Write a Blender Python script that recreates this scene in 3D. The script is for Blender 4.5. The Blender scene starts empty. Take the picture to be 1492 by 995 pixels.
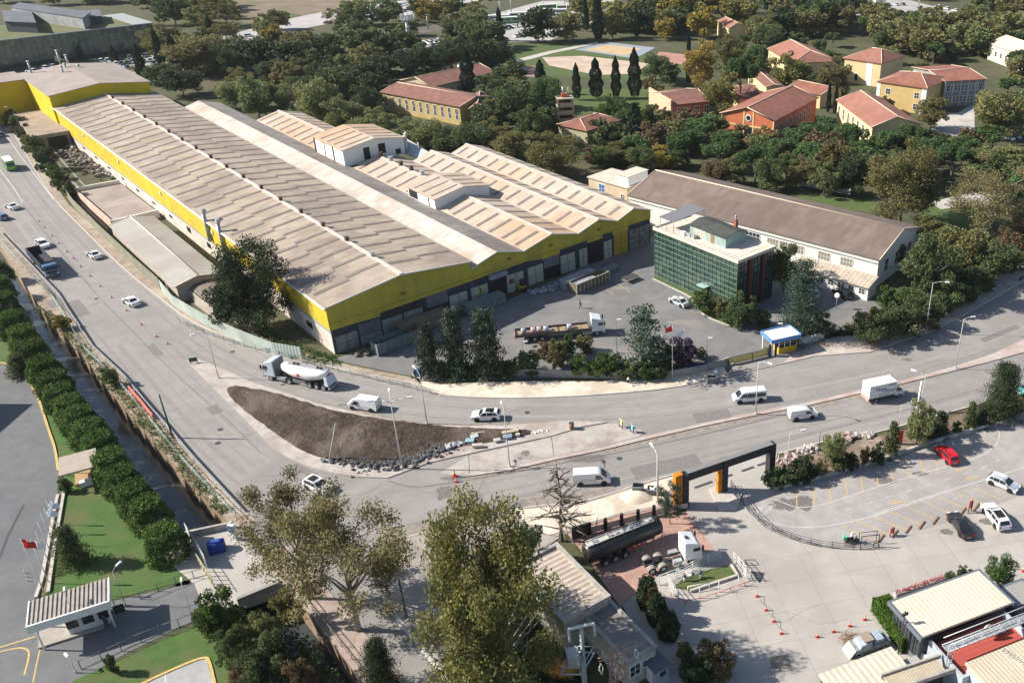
import bpy, bmesh, math, random
from math import radians, sin, cos, pi, atan2, hypot
from mathutils import Vector, Matrix
from mathutils.geometry import tessellate_polygon
random.seed(7)
SC = bpy.context.scene
COL = SC.collection
PW, PH = 1492.0, 995.0
PX, PY, FOC, CAMH = 977.0, 497.0, 1305.0, 75.0
YHOR = -213.0
TH = math.atan((PY - YHOR) / FOC)
CT, ST = cos(TH), sin(TH)
cd = bpy.data.cameras.new('camera'); cam = bpy.data.objects.new('camera', cd); COL.objects.link(cam)
cam.location = (0, 0, CAMH); cam.rotation_euler = (pi / 2 - TH, 0, 0)
cd.sensor_width = 36.0; cd.sensor_fit = 'HORIZONTAL'; cd.lens = FOC / PW * 36.0
cd.shift_x = (PW / 2 - PX) / PW; cd.shift_y = -(PH / 2 - PY) / PW
cd.clip_start = 1.0; cd.clip_end = 6000
SC.camera = cam
SUN_EL = radians(35.0)
w = bpy.data.worlds.new('World'); SC.world = w; w.use_nodes = True
nt = w.node_tree; bg = nt.nodes['Background']
sky = nt.nodes.new('ShaderNodeTexSky'); sky.sky_type = 'NISHITA'; sky.sun_disc = False
sky.sun_elevation = SUN_EL; sky.sun_rotation = radians(-90.0)
sky.air_density = 1.0; sky.dust_density = 1.0; sky.ozone_density = 1.0
nt.links.new(sky.outputs[0], bg.inputs[0]); bg.inputs[1].default_value = 0.08
sl = bpy.data.lights.new('sun', 'SUN'); sl.energy = 5.0; sl.angle = radians(0.5); sl.color = (1.0, 0.93, 0.83)
so = bpy.data.objects.new('sun', sl); COL.objects.link(so)
so.rotation_euler = Vector((-cos(SUN_EL), 0.03, sin(SUN_EL))).to_track_quat('Z', 'Y').to_euler()
so.location = (-200, 200, 200)
SC.view_settings.view_transform = 'Standard'; SC.view_settings.look = 'None'
SC.view_settings.exposure = 0.82; SC.view_settings.gamma = 1.0
SC.view_settings.use_curve_mapping = False
FR = dict(A=(0,0,3.685),B=(370,0,3.685),C=(740,0,3.685),D=(1092,0,3.685),E=(0,240,3.685),F=(370,240,3.685),G=(740,240,3.685),
 H=(1092,240,3.685),I=(0,480,3.685),J=(370,480,3.685),K=(740,480,3.685),L=(1092,480,3.685),M=(0,725,3.685),N=(370,725,3.685),
 O=(740,725,3.685),P=(1092,725,3.685),s1=(1030,40,5.527),s2=(1220,50,5.854),s3=(0,700,3.373),s4=(1180,820,4.782),s5=(760,760,4.234),
 s6=(930,300,4.974),s7=(540,80,6.217),s8=(780,120,6.782),t1=(370,500,6.487),t2=(960,620,7.105),t3=(1040,450,9.044),t4=(740,440,9.325),
 t5=(930,800,7.853),t6=(500,0,3.73),t7=(1150,540,7.46),t8=(0,150,5.53),w1=(460,360,5.685),w2=(700,300,5.685),w3=(480,170,5.685),
 w4=(700,190,5.685),w5=(0,80,5.685),w6=(0,0,5.74),p=(0,0,1))
def q(k, x, y):
    f = FR[k]; return (f[0] + x / f[2], f[1] + y / f[2])
def G(u, v, z=0.0):
    x = (u - PX) / FOC; y = -(v - PY) / FOC
    dx, dy, dz = x, CT + y * ST, -ST + y * CT
    t = (z - CAMH) / dz
    return Vector((dx * t, dy * t, z))
def g(k, x, y, z=0.0): return G(*q(k, x, y), z)
def proj(p):
    y, z = p[1], p[2] - CAMH
    dep = y * CT - z * ST; up = y * ST + z * CT
    return (PX + FOC * p[0] / dep, PY - FOC * up / dep)
def mpp(u, v):                       # metres per photo pixel on the ground there
    return CAMH / ((v - YHOR) * CT)
def HT(u, v, vt):                    # height of a thing with base (u,v) and top row vt
    b = G(u, v); lo, hi = 0.0, 60.0
    for _ in range(40):
        m = (lo + hi) / 2
        if proj((b[0], b[1], m))[1] > vt: lo = m
        else: hi = m
    return m
def tag(o, label=None, cat=None, group=None, kind=None):
    if label: o['label'] = label
    if cat: o['category'] = cat
    if group: o['group'] = group
    if kind: o['kind'] = kind
    return o
def thing(name, label, cat, loc=(0, 0, 0), rz=0.0, group=None, sc=None):
    o = bpy.data.objects.new(name, None); COL.objects.link(o); o.empty_display_size = .3
    o.location = (loc[0], loc[1], loc[2] if len(loc) > 2 else 0.0); o.rotation_euler = (0, 0, rz)
    if sc: o.scale = sc
    return tag(o, label, cat, group)
def dup(src, label=None, group=None, loc=None, rz=None, sc=None, cat=None):
    def cp(o, par):
        c = o.copy(); COL.objects.link(c)
        if par: c.parent = par
        for ch in KIDS.get(o.name, []): KIDS.setdefault(c.name, []).append(cp(ch, c))
        return c
    r = cp(src, None)
    if loc is not None: r.location = (loc[0], loc[1], loc[2] if len(loc) > 2 else 0.0)
    if rz is not None: r.rotation_euler = (0, 0, rz)
    if sc: r.scale = sc
    return tag(r, label, cat, group)
KIDS = {}
class MB:
    def __init__(s): s.v = []; s.f = []; s.m = []; s.s = []
    def add(s, vs, fs, m=0, sm=False):
        n = len(s.v); s.v += [tuple(v) for v in vs]
        for f in fs: s.f.append(tuple(i + n for i in f)); s.m.append(m); s.s.append(sm)
        return s
    def quad(s, a, b, c, d, m=0): return s.add([a, b, c, d], [(0, 1, 2, 3)], m)
    def poly(s, ps, m=0): return s.add(ps, [tuple(range(len(ps)))], m)
    def box(s, x0, x1, y0, y1, z0, z1, m=0, R=None):
        vs = [(x, y, z) for z in (z0, z1) for y in (y0, y1) for x in (x0, x1)]
        if R is not None: vs = [R @ Vector(v) for v in vs]
        return s.add(vs, [(0, 2, 3, 1), (4, 5, 7, 6), (0, 1, 5, 4), (2, 6, 7, 3), (0, 4, 6, 2), (1, 3, 7, 5)], m)
    def hexa(s, b, t, m=0):          # 4 bottom pts ccw, 4 top pts
        return s.add(list(b) + list(t), [(3, 2, 1, 0), (4, 5, 6, 7), (0, 1, 5, 4), (1, 2, 6, 5), (2, 3, 7, 6), (3, 0, 4, 7)], m)
    def prism(s, pts, z0, z1, m=0, mt=None):
        n = len(pts); ar = sum(pts[i][0] * pts[(i + 1) % n][1] - pts[(i + 1) % n][0] * pts[i][1] for i in range(n))
        pts = list(pts) if ar > 0 else list(pts)[::-1]
        vs = [(p[0], p[1], z0) for p in pts] + [(p[0], p[1], z1) for p in pts]
        s.add(vs, [(i, (i + 1) % n, n + (i + 1) % n, n + i) for i in range(n)], m)
        tr = tessellate_polygon([[Vector((p[0], p[1], 0)) for p in pts]])
        k = len(s.v) - 2 * n
        for t in tr:
            a, b, c = [Vector((pts[i][0], pts[i][1], 0)) for i in t]
            if (b - a).cross(c - a).z < 0: t = t[::-1]
            s.f.append(tuple(i + n + k for i in t)); s.m.append(m if mt is None else mt); s.s.append(False)
            s.f.append(tuple(i + k for i in t[::-1])); s.m.append(m); s.s.append(False)
        return s
    def cyl(s, p0, p1, r0, r1=None, n=8, m=0, cap=True, sm=True):
        p0 = Vector(p0); p1 = Vector(p1); r1 = r0 if r1 is None else r1
        d = (p1 - p0); d = d.normalized() if d.length > 1e-9 else Vector((0, 0, 1))
        a = d.orthogonal().normalized(); b = d.cross(a)
        vs = []
        for (p, r) in ((p0, r0), (p1, r1)):
            for i in range(n):
                t = 2 * pi * i / n; vs.append(p + a * (cos(t) * r) + b * (sin(t) * r))
        s.add(vs, [(i, (i + 1) % n, n + (i + 1) % n, n + i) for i in range(n)], m, sm)
        if cap:
            k = len(s.v) - 2 * n
            s.f.append(tuple(k + i for i in range(n))[::-1]); s.m.append(m); s.s.append(False)
            s.f.append(tuple(k + n + i for i in range(n))); s.m.append(m); s.s.append(False)
        return s
    def tube(s, pts, r, n=6, m=0):
        rr = r if isinstance(r, (list, tuple)) else [r] * len(pts)
        for i in range(len(pts) - 1): s.cyl(pts[i], pts[i + 1], rr[i], rr[i + 1], n, m)
        return s
    def ball(s, c, r, n=8, m=0, sz=1.0, jit=0.0, rn=random):
        c = Vector(c); vs = [c + Vector((0, 0, -r * sz))]; fs = []; rings = max(2, n // 2)
        for j in range(1, rings):
            ph = -pi / 2 + pi * j / rings
            for i in range(n):
                t = 2 * pi * i / n; k = 1 + rn.uniform(-jit, jit)
                vs.append(c + Vector((cos(t) * cos(ph) * r * k, sin(t) * cos(ph) * r * k, sin(ph) * r * sz * k)))
        vs.append(c + Vector((0, 0, r * sz)))
        for i in range(n):
            fs.append((0, 1 + (i + 1) % n, 1 + i))
            for j in range(rings - 2):
                a = 1 + j * n; b = a + n
                fs.append((a + i, a + (i + 1) % n, b + (i + 1) % n, b + i))
            a = 1 + (rings - 2) * n; fs.append((a + i, a + (i + 1) % n, len(vs) - 1))
        return s.add(vs, fs, m, True)
    def ext(s, o):
        n = len(s.v); s.v += o.v; s.f += [tuple(i + n for i in f) for f in o.f]; s.m += o.m; s.s += o.s; return s
    def build(s, name, mats, parent=None, label=None, cat=None, group=None, kind=None, loc=None, rz=0.0, bevel=0):
        me = bpy.data.meshes.new(name); me.from_pydata(s.v, [], s.f)
        if not isinstance(mats, (list, tuple)): mats = [mats]
        for m in mats: me.materials.append(m)
        me.polygons.foreach_set('material_index', [min(x, len(mats) - 1) for x in s.m])
        me.polygons.foreach_set('use_smooth', s.s); me.update()
        o = bpy.data.objects.new(name, me); COL.objects.link(o)
        if parent: o.parent = parent; KIDS.setdefault(parent.name, []).append(o)
        if loc is not None: o.location = loc; o.rotation_euler = (0, 0, rz)
        if bevel:
            md = o.modifiers.new('bevel', 'BEVEL'); md.width = bevel; md.segments = 2; md.limit_method = 'ANGLE'
        return tag(o, label, cat, group, kind)
def lp(o, v):   # world point -> local of a thing with location and z rotation
    d = Vector(v) - o.location; r = -o.rotation_euler[2]
    return Vector((d.x * cos(r) - d.y * sin(r), d.x * sin(r) + d.y * cos(r), d.z))
MC = {}
def M(name, c1, c2=None, sc=1.0, det=4, rough=.85, bump=0.0, bsc=None, metal=0.0, spec=.3, wave=None, c3=None, sc3=.05, mix3=.5, coat=0, lo=.35, hi=.65, vec=(1,1,1), rnd=0, trans=0, sheet=None):
    if name in MC: return MC[name]
    m = bpy.data.materials.new(name); m.use_nodes = True; MC[name] = m
    n = m.node_tree.nodes; l = m.node_tree.links; b = n['Principled BSDF']
    b.inputs['Roughness'].default_value = rough; b.inputs['Metallic'].default_value = metal
    b.inputs['Specular IOR Level'].default_value = spec; b.inputs['Coat Weight'].default_value = coat
    C4 = lambda c: (c[0], c[1], c[2], 1)
    b.inputs['Base Color'].default_value = C4(c1)
    tc = n.new('ShaderNodeTexCoord'); mp = n.new('ShaderNodeMapping'); l.new(tc.outputs['Object'], mp.inputs[0]); mp.inputs['Scale'].default_value = vec
    cur = None
    def noise(s, d, ramp=None):
        t = n.new('ShaderNodeTexNoise'); t.inputs['Scale'].default_value = s; t.inputs['Detail'].default_value = d; t.inputs['Roughness'].default_value = .62
        l.new(mp.outputs[0], t.inputs['Vector'])
        if not ramp: return t.outputs['Fac']
        r = n.new('ShaderNodeMapRange'); r.inputs['From Min'].default_value = ramp[0]; r.inputs['From Max'].default_value = ramp[1]; r.interpolation_type = 'SMOOTHSTEP'
        l.new(t.outputs['Fac'], r.inputs['Value']); return r.outputs[0]
    def mixc(fac, a, bb, mode='MIX'):
        x = n.new('ShaderNodeMix'); x.data_type = 'RGBA'; x.blend_type = mode
        if isinstance(fac, float): x.inputs[0].default_value = fac
        else: l.new(fac, x.inputs[0])
        for s_, val in ((6, a), (7, bb)):
            if isinstance(val, tuple): x.inputs[s_].default_value = C4(val)
            else: l.new(val, x.inputs[s_])
        return x.outputs[2]
    if c2: cur = mixc(noise(sc, det, (lo, hi)), tuple(c1), tuple(c2))
    if c3:
        f = noise(sc3, 3, (.45, .65)); mu = n.new('ShaderNodeMath'); mu.operation = 'MULTIPLY'; mu.inputs[1].default_value = mix3; l.new(f, mu.inputs[0])
        cur = mixc(mu.outputs[0], cur if cur else tuple(c1), tuple(c3))
    if sheet:
        sn = n.new('ShaderNodeVectorMath'); sn.operation = 'SNAP'; sn.inputs[1].default_value = (sheet[0], sheet[1], 50); l.new(mp.outputs[0], sn.inputs[0])
        wn = n.new('ShaderNodeTexWhiteNoise'); l.new(sn.outputs[0], wn.inputs['Vector']); rr = n.new('ShaderNodeMapRange'); rr.inputs['To Min'].default_value = 1 - sheet[2]; rr.inputs['To Max'].default_value = 1 + sheet[2] * .5
        l.new(wn.outputs['Value'], rr.inputs['Value']); cur = mixc(1.0, cur if cur else tuple(c1), rr.outputs[0], 'MULTIPLY')
    if rnd:
        oi = n.new('ShaderNodeObjectInfo'); hs = n.new('ShaderNodeHueSaturation')
        r1 = n.new('ShaderNodeMapRange'); r1.inputs['To Min'].default_value = 1 - rnd; r1.inputs['To Max'].default_value = 1 + rnd
        l.new(oi.outputs['Random'], r1.inputs['Value']); l.new(r1.outputs[0], hs.inputs['Value'])
        mu = n.new('ShaderNodeMath'); mu.operation = 'MULTIPLY'; mu.inputs[1].default_value = 7.31; l.new(oi.outputs['Random'], mu.inputs[0])
        fr = n.new('ShaderNodeMath'); fr.operation = 'FRACT'; l.new(mu.outputs[0], fr.inputs[0])
        r2 = n.new('ShaderNodeMapRange'); r2.inputs['To Min'].default_value = .5 - rnd * .07; r2.inputs['To Max'].default_value = .5 + rnd * .07
        l.new(fr.outputs[0], r2.inputs['Value']); l.new(r2.outputs[0], hs.inputs['Hue'])
        if cur: l.new(cur, hs.inputs['Color'])
        else: hs.inputs['Color'].default_value = C4(c1)
        cur = hs.outputs[0]
    hgt = None
    if wave:
        ax, per, amt, wb = wave
        wt = n.new('ShaderNodeTexWave'); wt.wave_type = 'BANDS'; wt.bands_direction = ax; wt.inputs['Scale'].default_value = .314 / per
        wt.inputs['Distortion'].default_value = 0; l.new(mp.outputs[0], wt.inputs['Vector'])
        if amt:
            r = n.new('ShaderNodeMapRange'); r.inputs['To Min'].default_value = 1 - amt; r.inputs['To Max'].default_value = 1.0
            l.new(wt.outputs['Fac'], r.inputs['Value'])
            cur = mixc(1.0, cur if cur else tuple(c1), r.outputs[0], 'MULTIPLY')
        hgt = (wt.outputs['Fac'], wb)
    if cur: l.new(cur, b.inputs['Base Color'])
    if bump or hgt:
        bp = n.new('ShaderNodeBump'); bp.inputs['Strength'].default_value = 1.0
        if hgt: l.new(hgt[0], bp.inputs['Height']); bp.inputs['Distance'].default_value = hgt[1]
        else: l.new(noise(bsc or sc * 4, 5), bp.inputs['Height']); bp.inputs['Distance'].default_value = bump
        l.new(bp.outputs[0], b.inputs['Normal'])
    if trans:
        out = n['Material Output']; tr = n.new('ShaderNodeBsdfTranslucent'); ms = n.new('ShaderNodeMixShader'); ms.inputs[0].default_value = trans
        if cur: l.new(cur, tr.inputs[0])
        else: tr.inputs[0].default_value = C4(c1)
        l.new(b.outputs[0], ms.inputs[1]); l.new(tr.outputs[0], ms.inputs[2]); l.new(ms.outputs[0], out.inputs[0])
    return m
asphalt = M('asphalt', (.25,.235,.222), (.285,.27,.255), .35, 8, .9, bump=.01, bsc=6, c3=(.205,.195,.187), sc3=.035, mix3=.6)
asphalt_yard = M('asphalt_yard', (.15,.15,.152), (.18,.178,.176), .5, 6, .9, c3=(.24,.225,.21), sc3=.07, mix3=.6)
asphalt_blue = M('asphalt_grey', (.13,.135,.14), (.155,.16,.165), .5, 8, .9, c3=(.11,.113,.12), sc3=.08, mix3=.6)
concrete = M('concrete', (.42,.395,.36), (.5,.47,.43), .8, 6, .9, c3=(.34,.32,.29), sc3=.12, mix3=.7)
conc_yard = M('concrete_yard', (.36,.335,.305), (.4,.375,.345), .3, 8, .9, c3=(.3,.275,.25), sc3=.07, mix3=.7)
kerbm = M('kerb_stone', (.4,.37,.34), (.5,.46,.42), 2, 4, .9)
pavem = M('paving', (.36,.325,.3), (.45,.41,.375), .9, 6, .9, c3=(.3,.25,.22), sc3=.15, mix3=.8)
tile_red = M('red_paving', (.36,.2,.16), (.42,.28,.23), 1.5, 5, .9, c3=(.28,.19,.16), sc3=.3, mix3=.6)
sandm = M('sand', (.58,.5,.4), (.68,.6,.5), .7, 6, .95, bump=.05, bsc=3, c3=(.42,.36,.29), sc3=.2, mix3=.7)
dirtm = M('dirt', (.24,.19,.15), (.34,.28,.22), .6, 6, .95, bump=.06, bsc=2, c3=(.42,.37,.31), sc3=.1, mix3=.7)
soilm = M('soil', (.038,.028,.022), (.072,.053,.04), 1.6, 8, .95, bump=.3, bsc=2.5, c3=(.13,.1,.08), sc3=.12, mix3=.9)
grassm = M('grass', (.06,.1,.03), (.09,.125,.042), 1.2, 8, .95, bump=.05, bsc=8, c3=(.1,.115,.04), sc3=.1, mix3=.6)
lawnm = M('lawn', (.052,.11,.024), (.07,.13,.032), .5, 8, .95, bump=.03, bsc=10, c3=(.105,.11,.045), sc3=.16, mix3=.9)
forestfloor = M('forest_floor', (.05,.062,.028), (.085,.088,.045), .25, 8, .95, bump=.1, bsc=1, c3=(.1,.09,.05), sc3=.03, mix3=.8)
white = M('white_paint', (.78,.78,.76), (.7,.7,.68), 1.5, 5, .6)
whitewall = M('white_wall', (.74,.72,.68), (.55,.52,.47), .5, 7, .85, lo=.5, hi=.8)
linew = M('line_white', (.62,.62,.6), (.4,.4,.39), 3, 5, .8)
liney = M('line_yellow', (.62,.42,.12), (.45,.33,.16), 3, 5, .8)
steel = M('galvanised_steel', (.45,.47,.48), (.36,.38,.39), 3, 4, .5, metal=.4)
darksteel = M('dark_steel', (.06,.065,.07), None, rough=.6)
black = M('black', (.018,.018,.02), None, rough=.6)
rubber = M('rubber', (.03,.03,.03), None, rough=.85)
glassd = M('dark_glass', (.02,.025,.03), None, rough=.08, spec=.8)
rust = M('rust', (.2,.1,.06), (.3,.17,.11), 2, 6, .9)
green_rail = M('green_paint', (.25,.42,.38), (.33,.48,.42), 1, 4, .6)
orange = M('orange_paint', (.55,.15,.06), (.62,.2,.1), 4, rough=.7)
redp = M('red_paint', (.55,.03,.03), None, rough=.5)
def flat(name, pts, z, mat, kind='structure', thick=None, holes=None, label=None, cat=None):
    P = [Vector((p[0], p[1], 0)) for p in pts]
    loops = [P] + [[Vector((p[0], p[1], 0)) for p in h] for h in (holes or [])]
    allp = [p for lo in loops for p in lo]
    mb = MB(); tr = tessellate_polygon(loops)
    vs = [(p.x, p.y, z) for p in allp]; fs = []
    for t in tr:
        a, b, c = [allp[i] for i in t]
        fs.append(tuple(t) if (b - a).cross(c - a).z > 0 else tuple(t[::-1]))
    mb.add(vs, fs)
    if thick:
        n = len(P); k = len(mb.v); mb.v += [(p.x, p.y, z - thick) for p in P]
        ar = sum(P[i].x * P[(i + 1) % n].y - P[(i + 1) % n].x * P[i].y for i in range(n))
        for i in range(n):
            j = (i + 1) % n; f = (i, k + i, k + j, j) if ar < 0 else (j, k + j, k + i, i)
            mb.f.append(f); mb.m.append(0); mb.s.append(False)
    return mb.build(name, mat, kind=kind, label=label, cat=cat)
def px(*a): return [G(a[i], a[i + 1]) for i in range(0, len(a), 2)]
def smooth(pts, it=2, closed=False):
    for _ in range(it):
        o = []; n = len(pts); rng = range(n if closed else n - 1)
        if not closed: o.append(pts[0])
        for i in rng:
            a, b = pts[i], pts[(i + 1) % n]; o += [a.lerp(b, .25), a.lerp(b, .75)]
        if not closed: o.append(pts[-1])
        pts = o
    return pts
def offset(pts, d):     # polyline offset to the left of travel
    o = []
    for i in range(len(pts)):
        a = pts[max(0, i - 1)]; b = pts[min(len(pts) - 1, i + 1)]
        t = (b - a); t.z = 0; t.normalize(); o.append(Vector((pts[i].x - t.y * d, pts[i].y + t.x * d, pts[i].z)))
    return o
def strip(pts, wd, side=0.0): return offset(pts, side + wd / 2) + offset(pts, side - wd / 2)[::-1]
rb = px(-90,230, 0,357, 54,441, 108,500, 163,570, 225,643, 274,697, 323,749, 345,775, 380,812, 424,861, 525,988, 620,1110)
lb = offset(rb, -9.0)
hole = rb + lb[::-1]
flat('ground', [(-1400,-200),(1400,-200),(1400,1800),(-1400,1800)], 0, forestfloor, holes=[hole])
water = M('canal_water', (.05,.055,.05), (.035,.045,.05), .3, 4, .12, bump=.02, bsc=1.5, spec=.5)
flat('water', offset(rb, 1) + offset(lb, -1)[::-1], -3.2, water)
mb = MB()
for P_ in (rb, lb):
    for i in range(len(P_) - 1):
        a, b = P_[i], P_[i + 1]; mb.quad((a.x, a.y, -4), (b.x, b.y, -4), (b.x, b.y, 0), (a.x, a.y, 0))
mb.build('canal_bank', M('bank_stone', (.3,.22,.15), (.2,.15,.11), .8, 6, .95, bump=.1, bsc=2), kind='structure')
flat('verge', offset(rb[:9], 2.6) + offset(rb[:9], -.0)[::-1], .03, dirtm)
road = px(-90,200, 0,345, 81,430, 130,508, 174,549, 225,611, 271,667, 350,750, 400,810, 462,877, 525,958, 600,1060, 700,1060, 650,990, 628,961, 576,898, 554,858,
 556,825, 572,788, 671,763, 750,741, 848,732, 900,716, 940,703, 990,690, 1133,660, 1200,643, 1266,632, 1309,621, 1426,588, 1492,562, 1750,480,
 1750,270, 1492,408, 1436,441, 1366,479, 1322,493, 1268,512, 1187,518, 1140,529, 1028,553, 984,564, 870,574, 770,579, 700,578.5, 641,575, 614,561, 550,549, 489,537, 430,522, 370,504, 320,488, 271,465, 244,443,
 200,409, 163,376, 108,321, 79,292, 46,240, 0,160, -60,60)
flat('road', road, .02, asphalt)
nk = px(641,576, 700,580, 770,580.5, 870,576, 984,565.5, 1028,554)
flat('pavement', px(600,545, 641,561, 700,557, 770,556, 870,556, 950,551, 1000,545, 1060,533) + px(1064,545, 1028,554, 984,565, 870,575, 770,580, 700,579.5, 641,576, 614,562), .1, sandm, thick=.1)
flat('pavement', px(400,497, 489,528, 550,541, 614,553, 614,561, 550,549, 489,537, 430,522, 370,504, 320,488, 271,465, 244,443, 200,409, 163,376, 108,321, 79,292, 46,240, 0,160, -60,60, -50,50, 8,155, 62,245, 100,298, 180,370, 262,437, 330,475), .1, dirtm, thick=.1)
flat('kerb', strip(smooth(px(0,160, 46,240, 79,292, 108,321, 163,376, 200,409, 244,443, 271,465, 320,488, 370,504, 430,522, 489,537, 550,549, 614,561, 641,576, 700,580, 770,580.5, 870,576, 984,565.5, 1028,554, 1140,530, 1187,519),1), .25), .15, kerbm, thick=.15)
flat('pavement', px(1160,512, 1210,492, 1290,484, 1340,460, 1400,420, 1450,395, 1492,375, 1600,330, 1750,270, 1492,408, 1436,441, 1366,479, 1322,493, 1268,512, 1187,519, 1140,530), .11, M('old_paving', (.42,.36,.32), (.5,.45,.4), .8, 6, .9, c3=(.36,.22,.18), sc3=.12, mix3=.9), thick=.11)
flat('kerb', strip(px(1187,519, 1268,513, 1322,494, 1366,480, 1436,442, 1492,409, 1600,350), .25), .16, kerbm, thick=.16)
flat('kerb', strip(smooth(px(554,858, 556,825, 572,788, 671,763, 750,741, 848,732, 900,716, 940,703, 985,691),1), .25), .15, kerbm, thick=.15)
flat('kerb', strip(px(1135,661, 1200,644, 1266,633, 1309,622, 1426,589, 1492,563, 1600,530), .25), .15, kerbm, thick=.15)
flat('pavement', px(572,789, 671,764, 750,742, 848,733, 900,717, 940,704, 988,692, 990,735, 900,752, 830,775, 790,800, 700,900, 655,985, 628,961, 576,898, 554,858, 556,825), .1, M('side_paving', (.3,.265,.24), (.37,.33,.3), .6, 7, .9, c3=(.2,.18,.16), sc3=.12, mix3=.8), thick=.1)
flat('sand_patch', px(745,744, 848,736, 900,720, 940,707, 985,694, 987,732, 900,749, 830,772, 800,780, 770,765), .13, sandm)
flat('kerb', strip(smooth(px(554,858, 576,898, 600,927, 628,961, 652,992, 690,1050),1), .5), .16, M('whitewashed_kerb', (.6,.58,.54), (.4,.38,.35), 2, 5, .9), thick=.16)
flat('pavement', px(398,812, 424,850, 462,900, 525,985, 560,1030, 585,1030, 540,975, 522,955, 462,877, 410,815), .12, M('walk_tile', (.3,.23,.2), (.36,.3,.26), 1.2, 6, .9), thick=.12)
isl_o = px(271,526, 301,556, 353,607.5, 399,654, 425,670, 451,681, 490,691, 522,696, 565,697, 595,686, 625,675, 682,662, 770,643, 800,637, 848,622.5, 886,615.7, 821,614, 770,618.4, 690,621, 614,620, 533,605, 462,588.5, 415,573, 370,559, 335,543, 309,531.6, 285,523)
isl_i = px(322,558, 339,586, 370,609, 424,648, 455,664, 489,673, 533,682, 582,681, 610,668, 641,656, 695,648, 797,629.5, 770,628, 655,624, 600,619, 533,609, 459.6,594, 415,580, 370,567)
flat('traffic_island', isl_o, .16, pavem, thick=.16)
cx = sum((p for p in isl_i), Vector()) / len(isl_i)
mb = MB(); rings = [isl_i]
for k, (f, z) in enumerate(((.992,.17),(.975,.3),(.88,.5),(.7,.75),(.5,.95),(.25,1.05))):
    rings.append([Vector((cx.x + (p.x - cx.x) * f + random.uniform(-.5,.5), cx.y + (p.y - cx.y) * f + random.uniform(-.35,.35), z * (.8 if p.x > cx.x + 8 else 1.0) + (random.uniform(-.15,.15) if z > .5 else 0))) for p in isl_i])
n = len(isl_i); vs = [Vector((p.x, p.y, .165 if k == 0 else p.z)) for k, r in enumerate(rings) for p in r] + [Vector((cx.x, cx.y, 1.0))]
fs = [(k * n + i, k * n + (i + 1) % n, (k + 1) * n + (i + 1) % n, (k + 1) * n + i) for k in range(len(rings) - 1) for i in range(n)]
fs += [((len(rings) - 1) * n + i, (len(rings) - 1) * n + (i + 1) % n, len(rings) * n) for i in range(n)]
fs=[f[::-1] for f in fs] if (vs[n]-vs[0]).cross(vs[1]-vs[0]).z>0 and False else fs
mb.add(vs, fs, 0, True); so_ = mb.build('soil_mound', soilm, kind='structure')
so_.modifiers.new('sub', 'SUBSURF').levels = 3; so_.modifiers['sub'].render_levels = 3
tx = bpy.data.textures.new('soil_lumps', 'CLOUDS'); tx.noise_scale = 1.1; dm = so_.modifiers.new('disp', 'DISPLACE'); dm.texture = tx; dm.strength = .55; dm.mid_level = .5; dm.texture_coords = 'LOCAL'
med = px(674,696, 743,681, 808,666.5, 876,653, 946,635, 1028,617, 1101,601.5, 1180,587, 1252,569.5, 1320,554, 1390,535, 1445,517, 1492,495, 1600,445, 1600,470, 1492,514, 1445,527, 1390,541, 1320,558.5, 1252,574.5, 1180,591, 1101,606, 1028,621, 946,640, 876,657, 808,671, 743,686)
flat('median', med, .17, M('median_paving', (.4,.34,.31), (.47,.42,.385), 1, 5, .9, c3=(.37,.24,.2), sc3=.1, mix3=.7), thick=.17)
flat('pavement', px(682,664, 770,645, 848,624, 886,617, 905,618, 940,628, 930,636, 876,651, 808,664, 743,679, 690,692, 660,692, 640,690), .035, M('worn_concrete', (.36,.325,.295), (.43,.39,.355), .7, 6, .9, c3=(.25,.22,.2), sc3=.2, mix3=.8))
flat('factory_yard', px(483,524, 560,500, 700,455, 944,348, 1000,330, 1120,355, 1230,395, 1290,455, 1180,497, 1062,532, 1000,540, 950,546, 640,556, 560,540), .015, asphalt_yard)
flat('driveway', px(1029,551,1062,530.5,1100,520,1165,498,1200,490,1215,492,1188,517,1140,528), .03, asphalt)
for P_ in (px(700,92, 735,70, 800,62, 850,75, 960,78, 1000,98, 950,118, 740,108),
           px(1160,285, 1270,290, 1290,312, 1180,300), px(1350,300, 1430,305, 1420,335, 1330,335), px(820,130, 990,130, 960,170, 850,185),
           px(395,18, 440,22, 430,38, 400,44), px(225,45, 275,55, 268,72, 230,62), px(510,45, 570,42, 560,56, 505,60)):
    flat('grass', P_, .02, grassm, kind='stuff', label='short green grass between the trees')
flat('sports_court', px(838,73, 885,62, 955,70, 925,86), .05, M('court_blue', (.24,.28,.34), (.28,.32,.36), 1, 3, .9))
flat('sports_court', px(852,73, 885,65.5, 935,71.5, 912,82), .07, M('court_ochre', (.48,.34,.2), (.5,.38,.25), .3, 3, .9))
flat('dirt_field', px(790,84, 850,82, 945,93, 925,108, 870,110, 800,96), .05, M('field_dirt', (.42,.32,.25), (.52,.42,.33), .15, 5, .95))
flat('sports_court', px(960,76, 1000,80, 1000,95, 950,90), .05, M('court_red', (.36,.18,.15), (.4,.22,.18), .2, 3, .9))
flat('sports_court', px(752,98, 790,96, 790,112, 745,112), .05, M('court_mixed', (.28,.31,.36), (.38,.22,.17), .12, 2, .9, lo=.45, hi=.5))
flat('path', px(740,90, 800,75, 870,62, 872,64.5, 805,78, 742,95), .04, concrete)
flat('path', px(970,170, 1000,172, 990,195, 860,210, 850,203, 960,190), .04, pavem)
flat('path', px(1355,190, 1420,150, 1420,195, 1415,205), .04, M('court_slab', (.33,.35,.4), (.38,.39,.42), .3, 4, .9))
flat('path', px(1340,165, 1420,165, 1415,205, 1400,203), .045, concrete)
flat('path', px(1355,295, 1420,280, 1450,285, 1440,300, 1370,305), .04, concrete)
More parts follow.
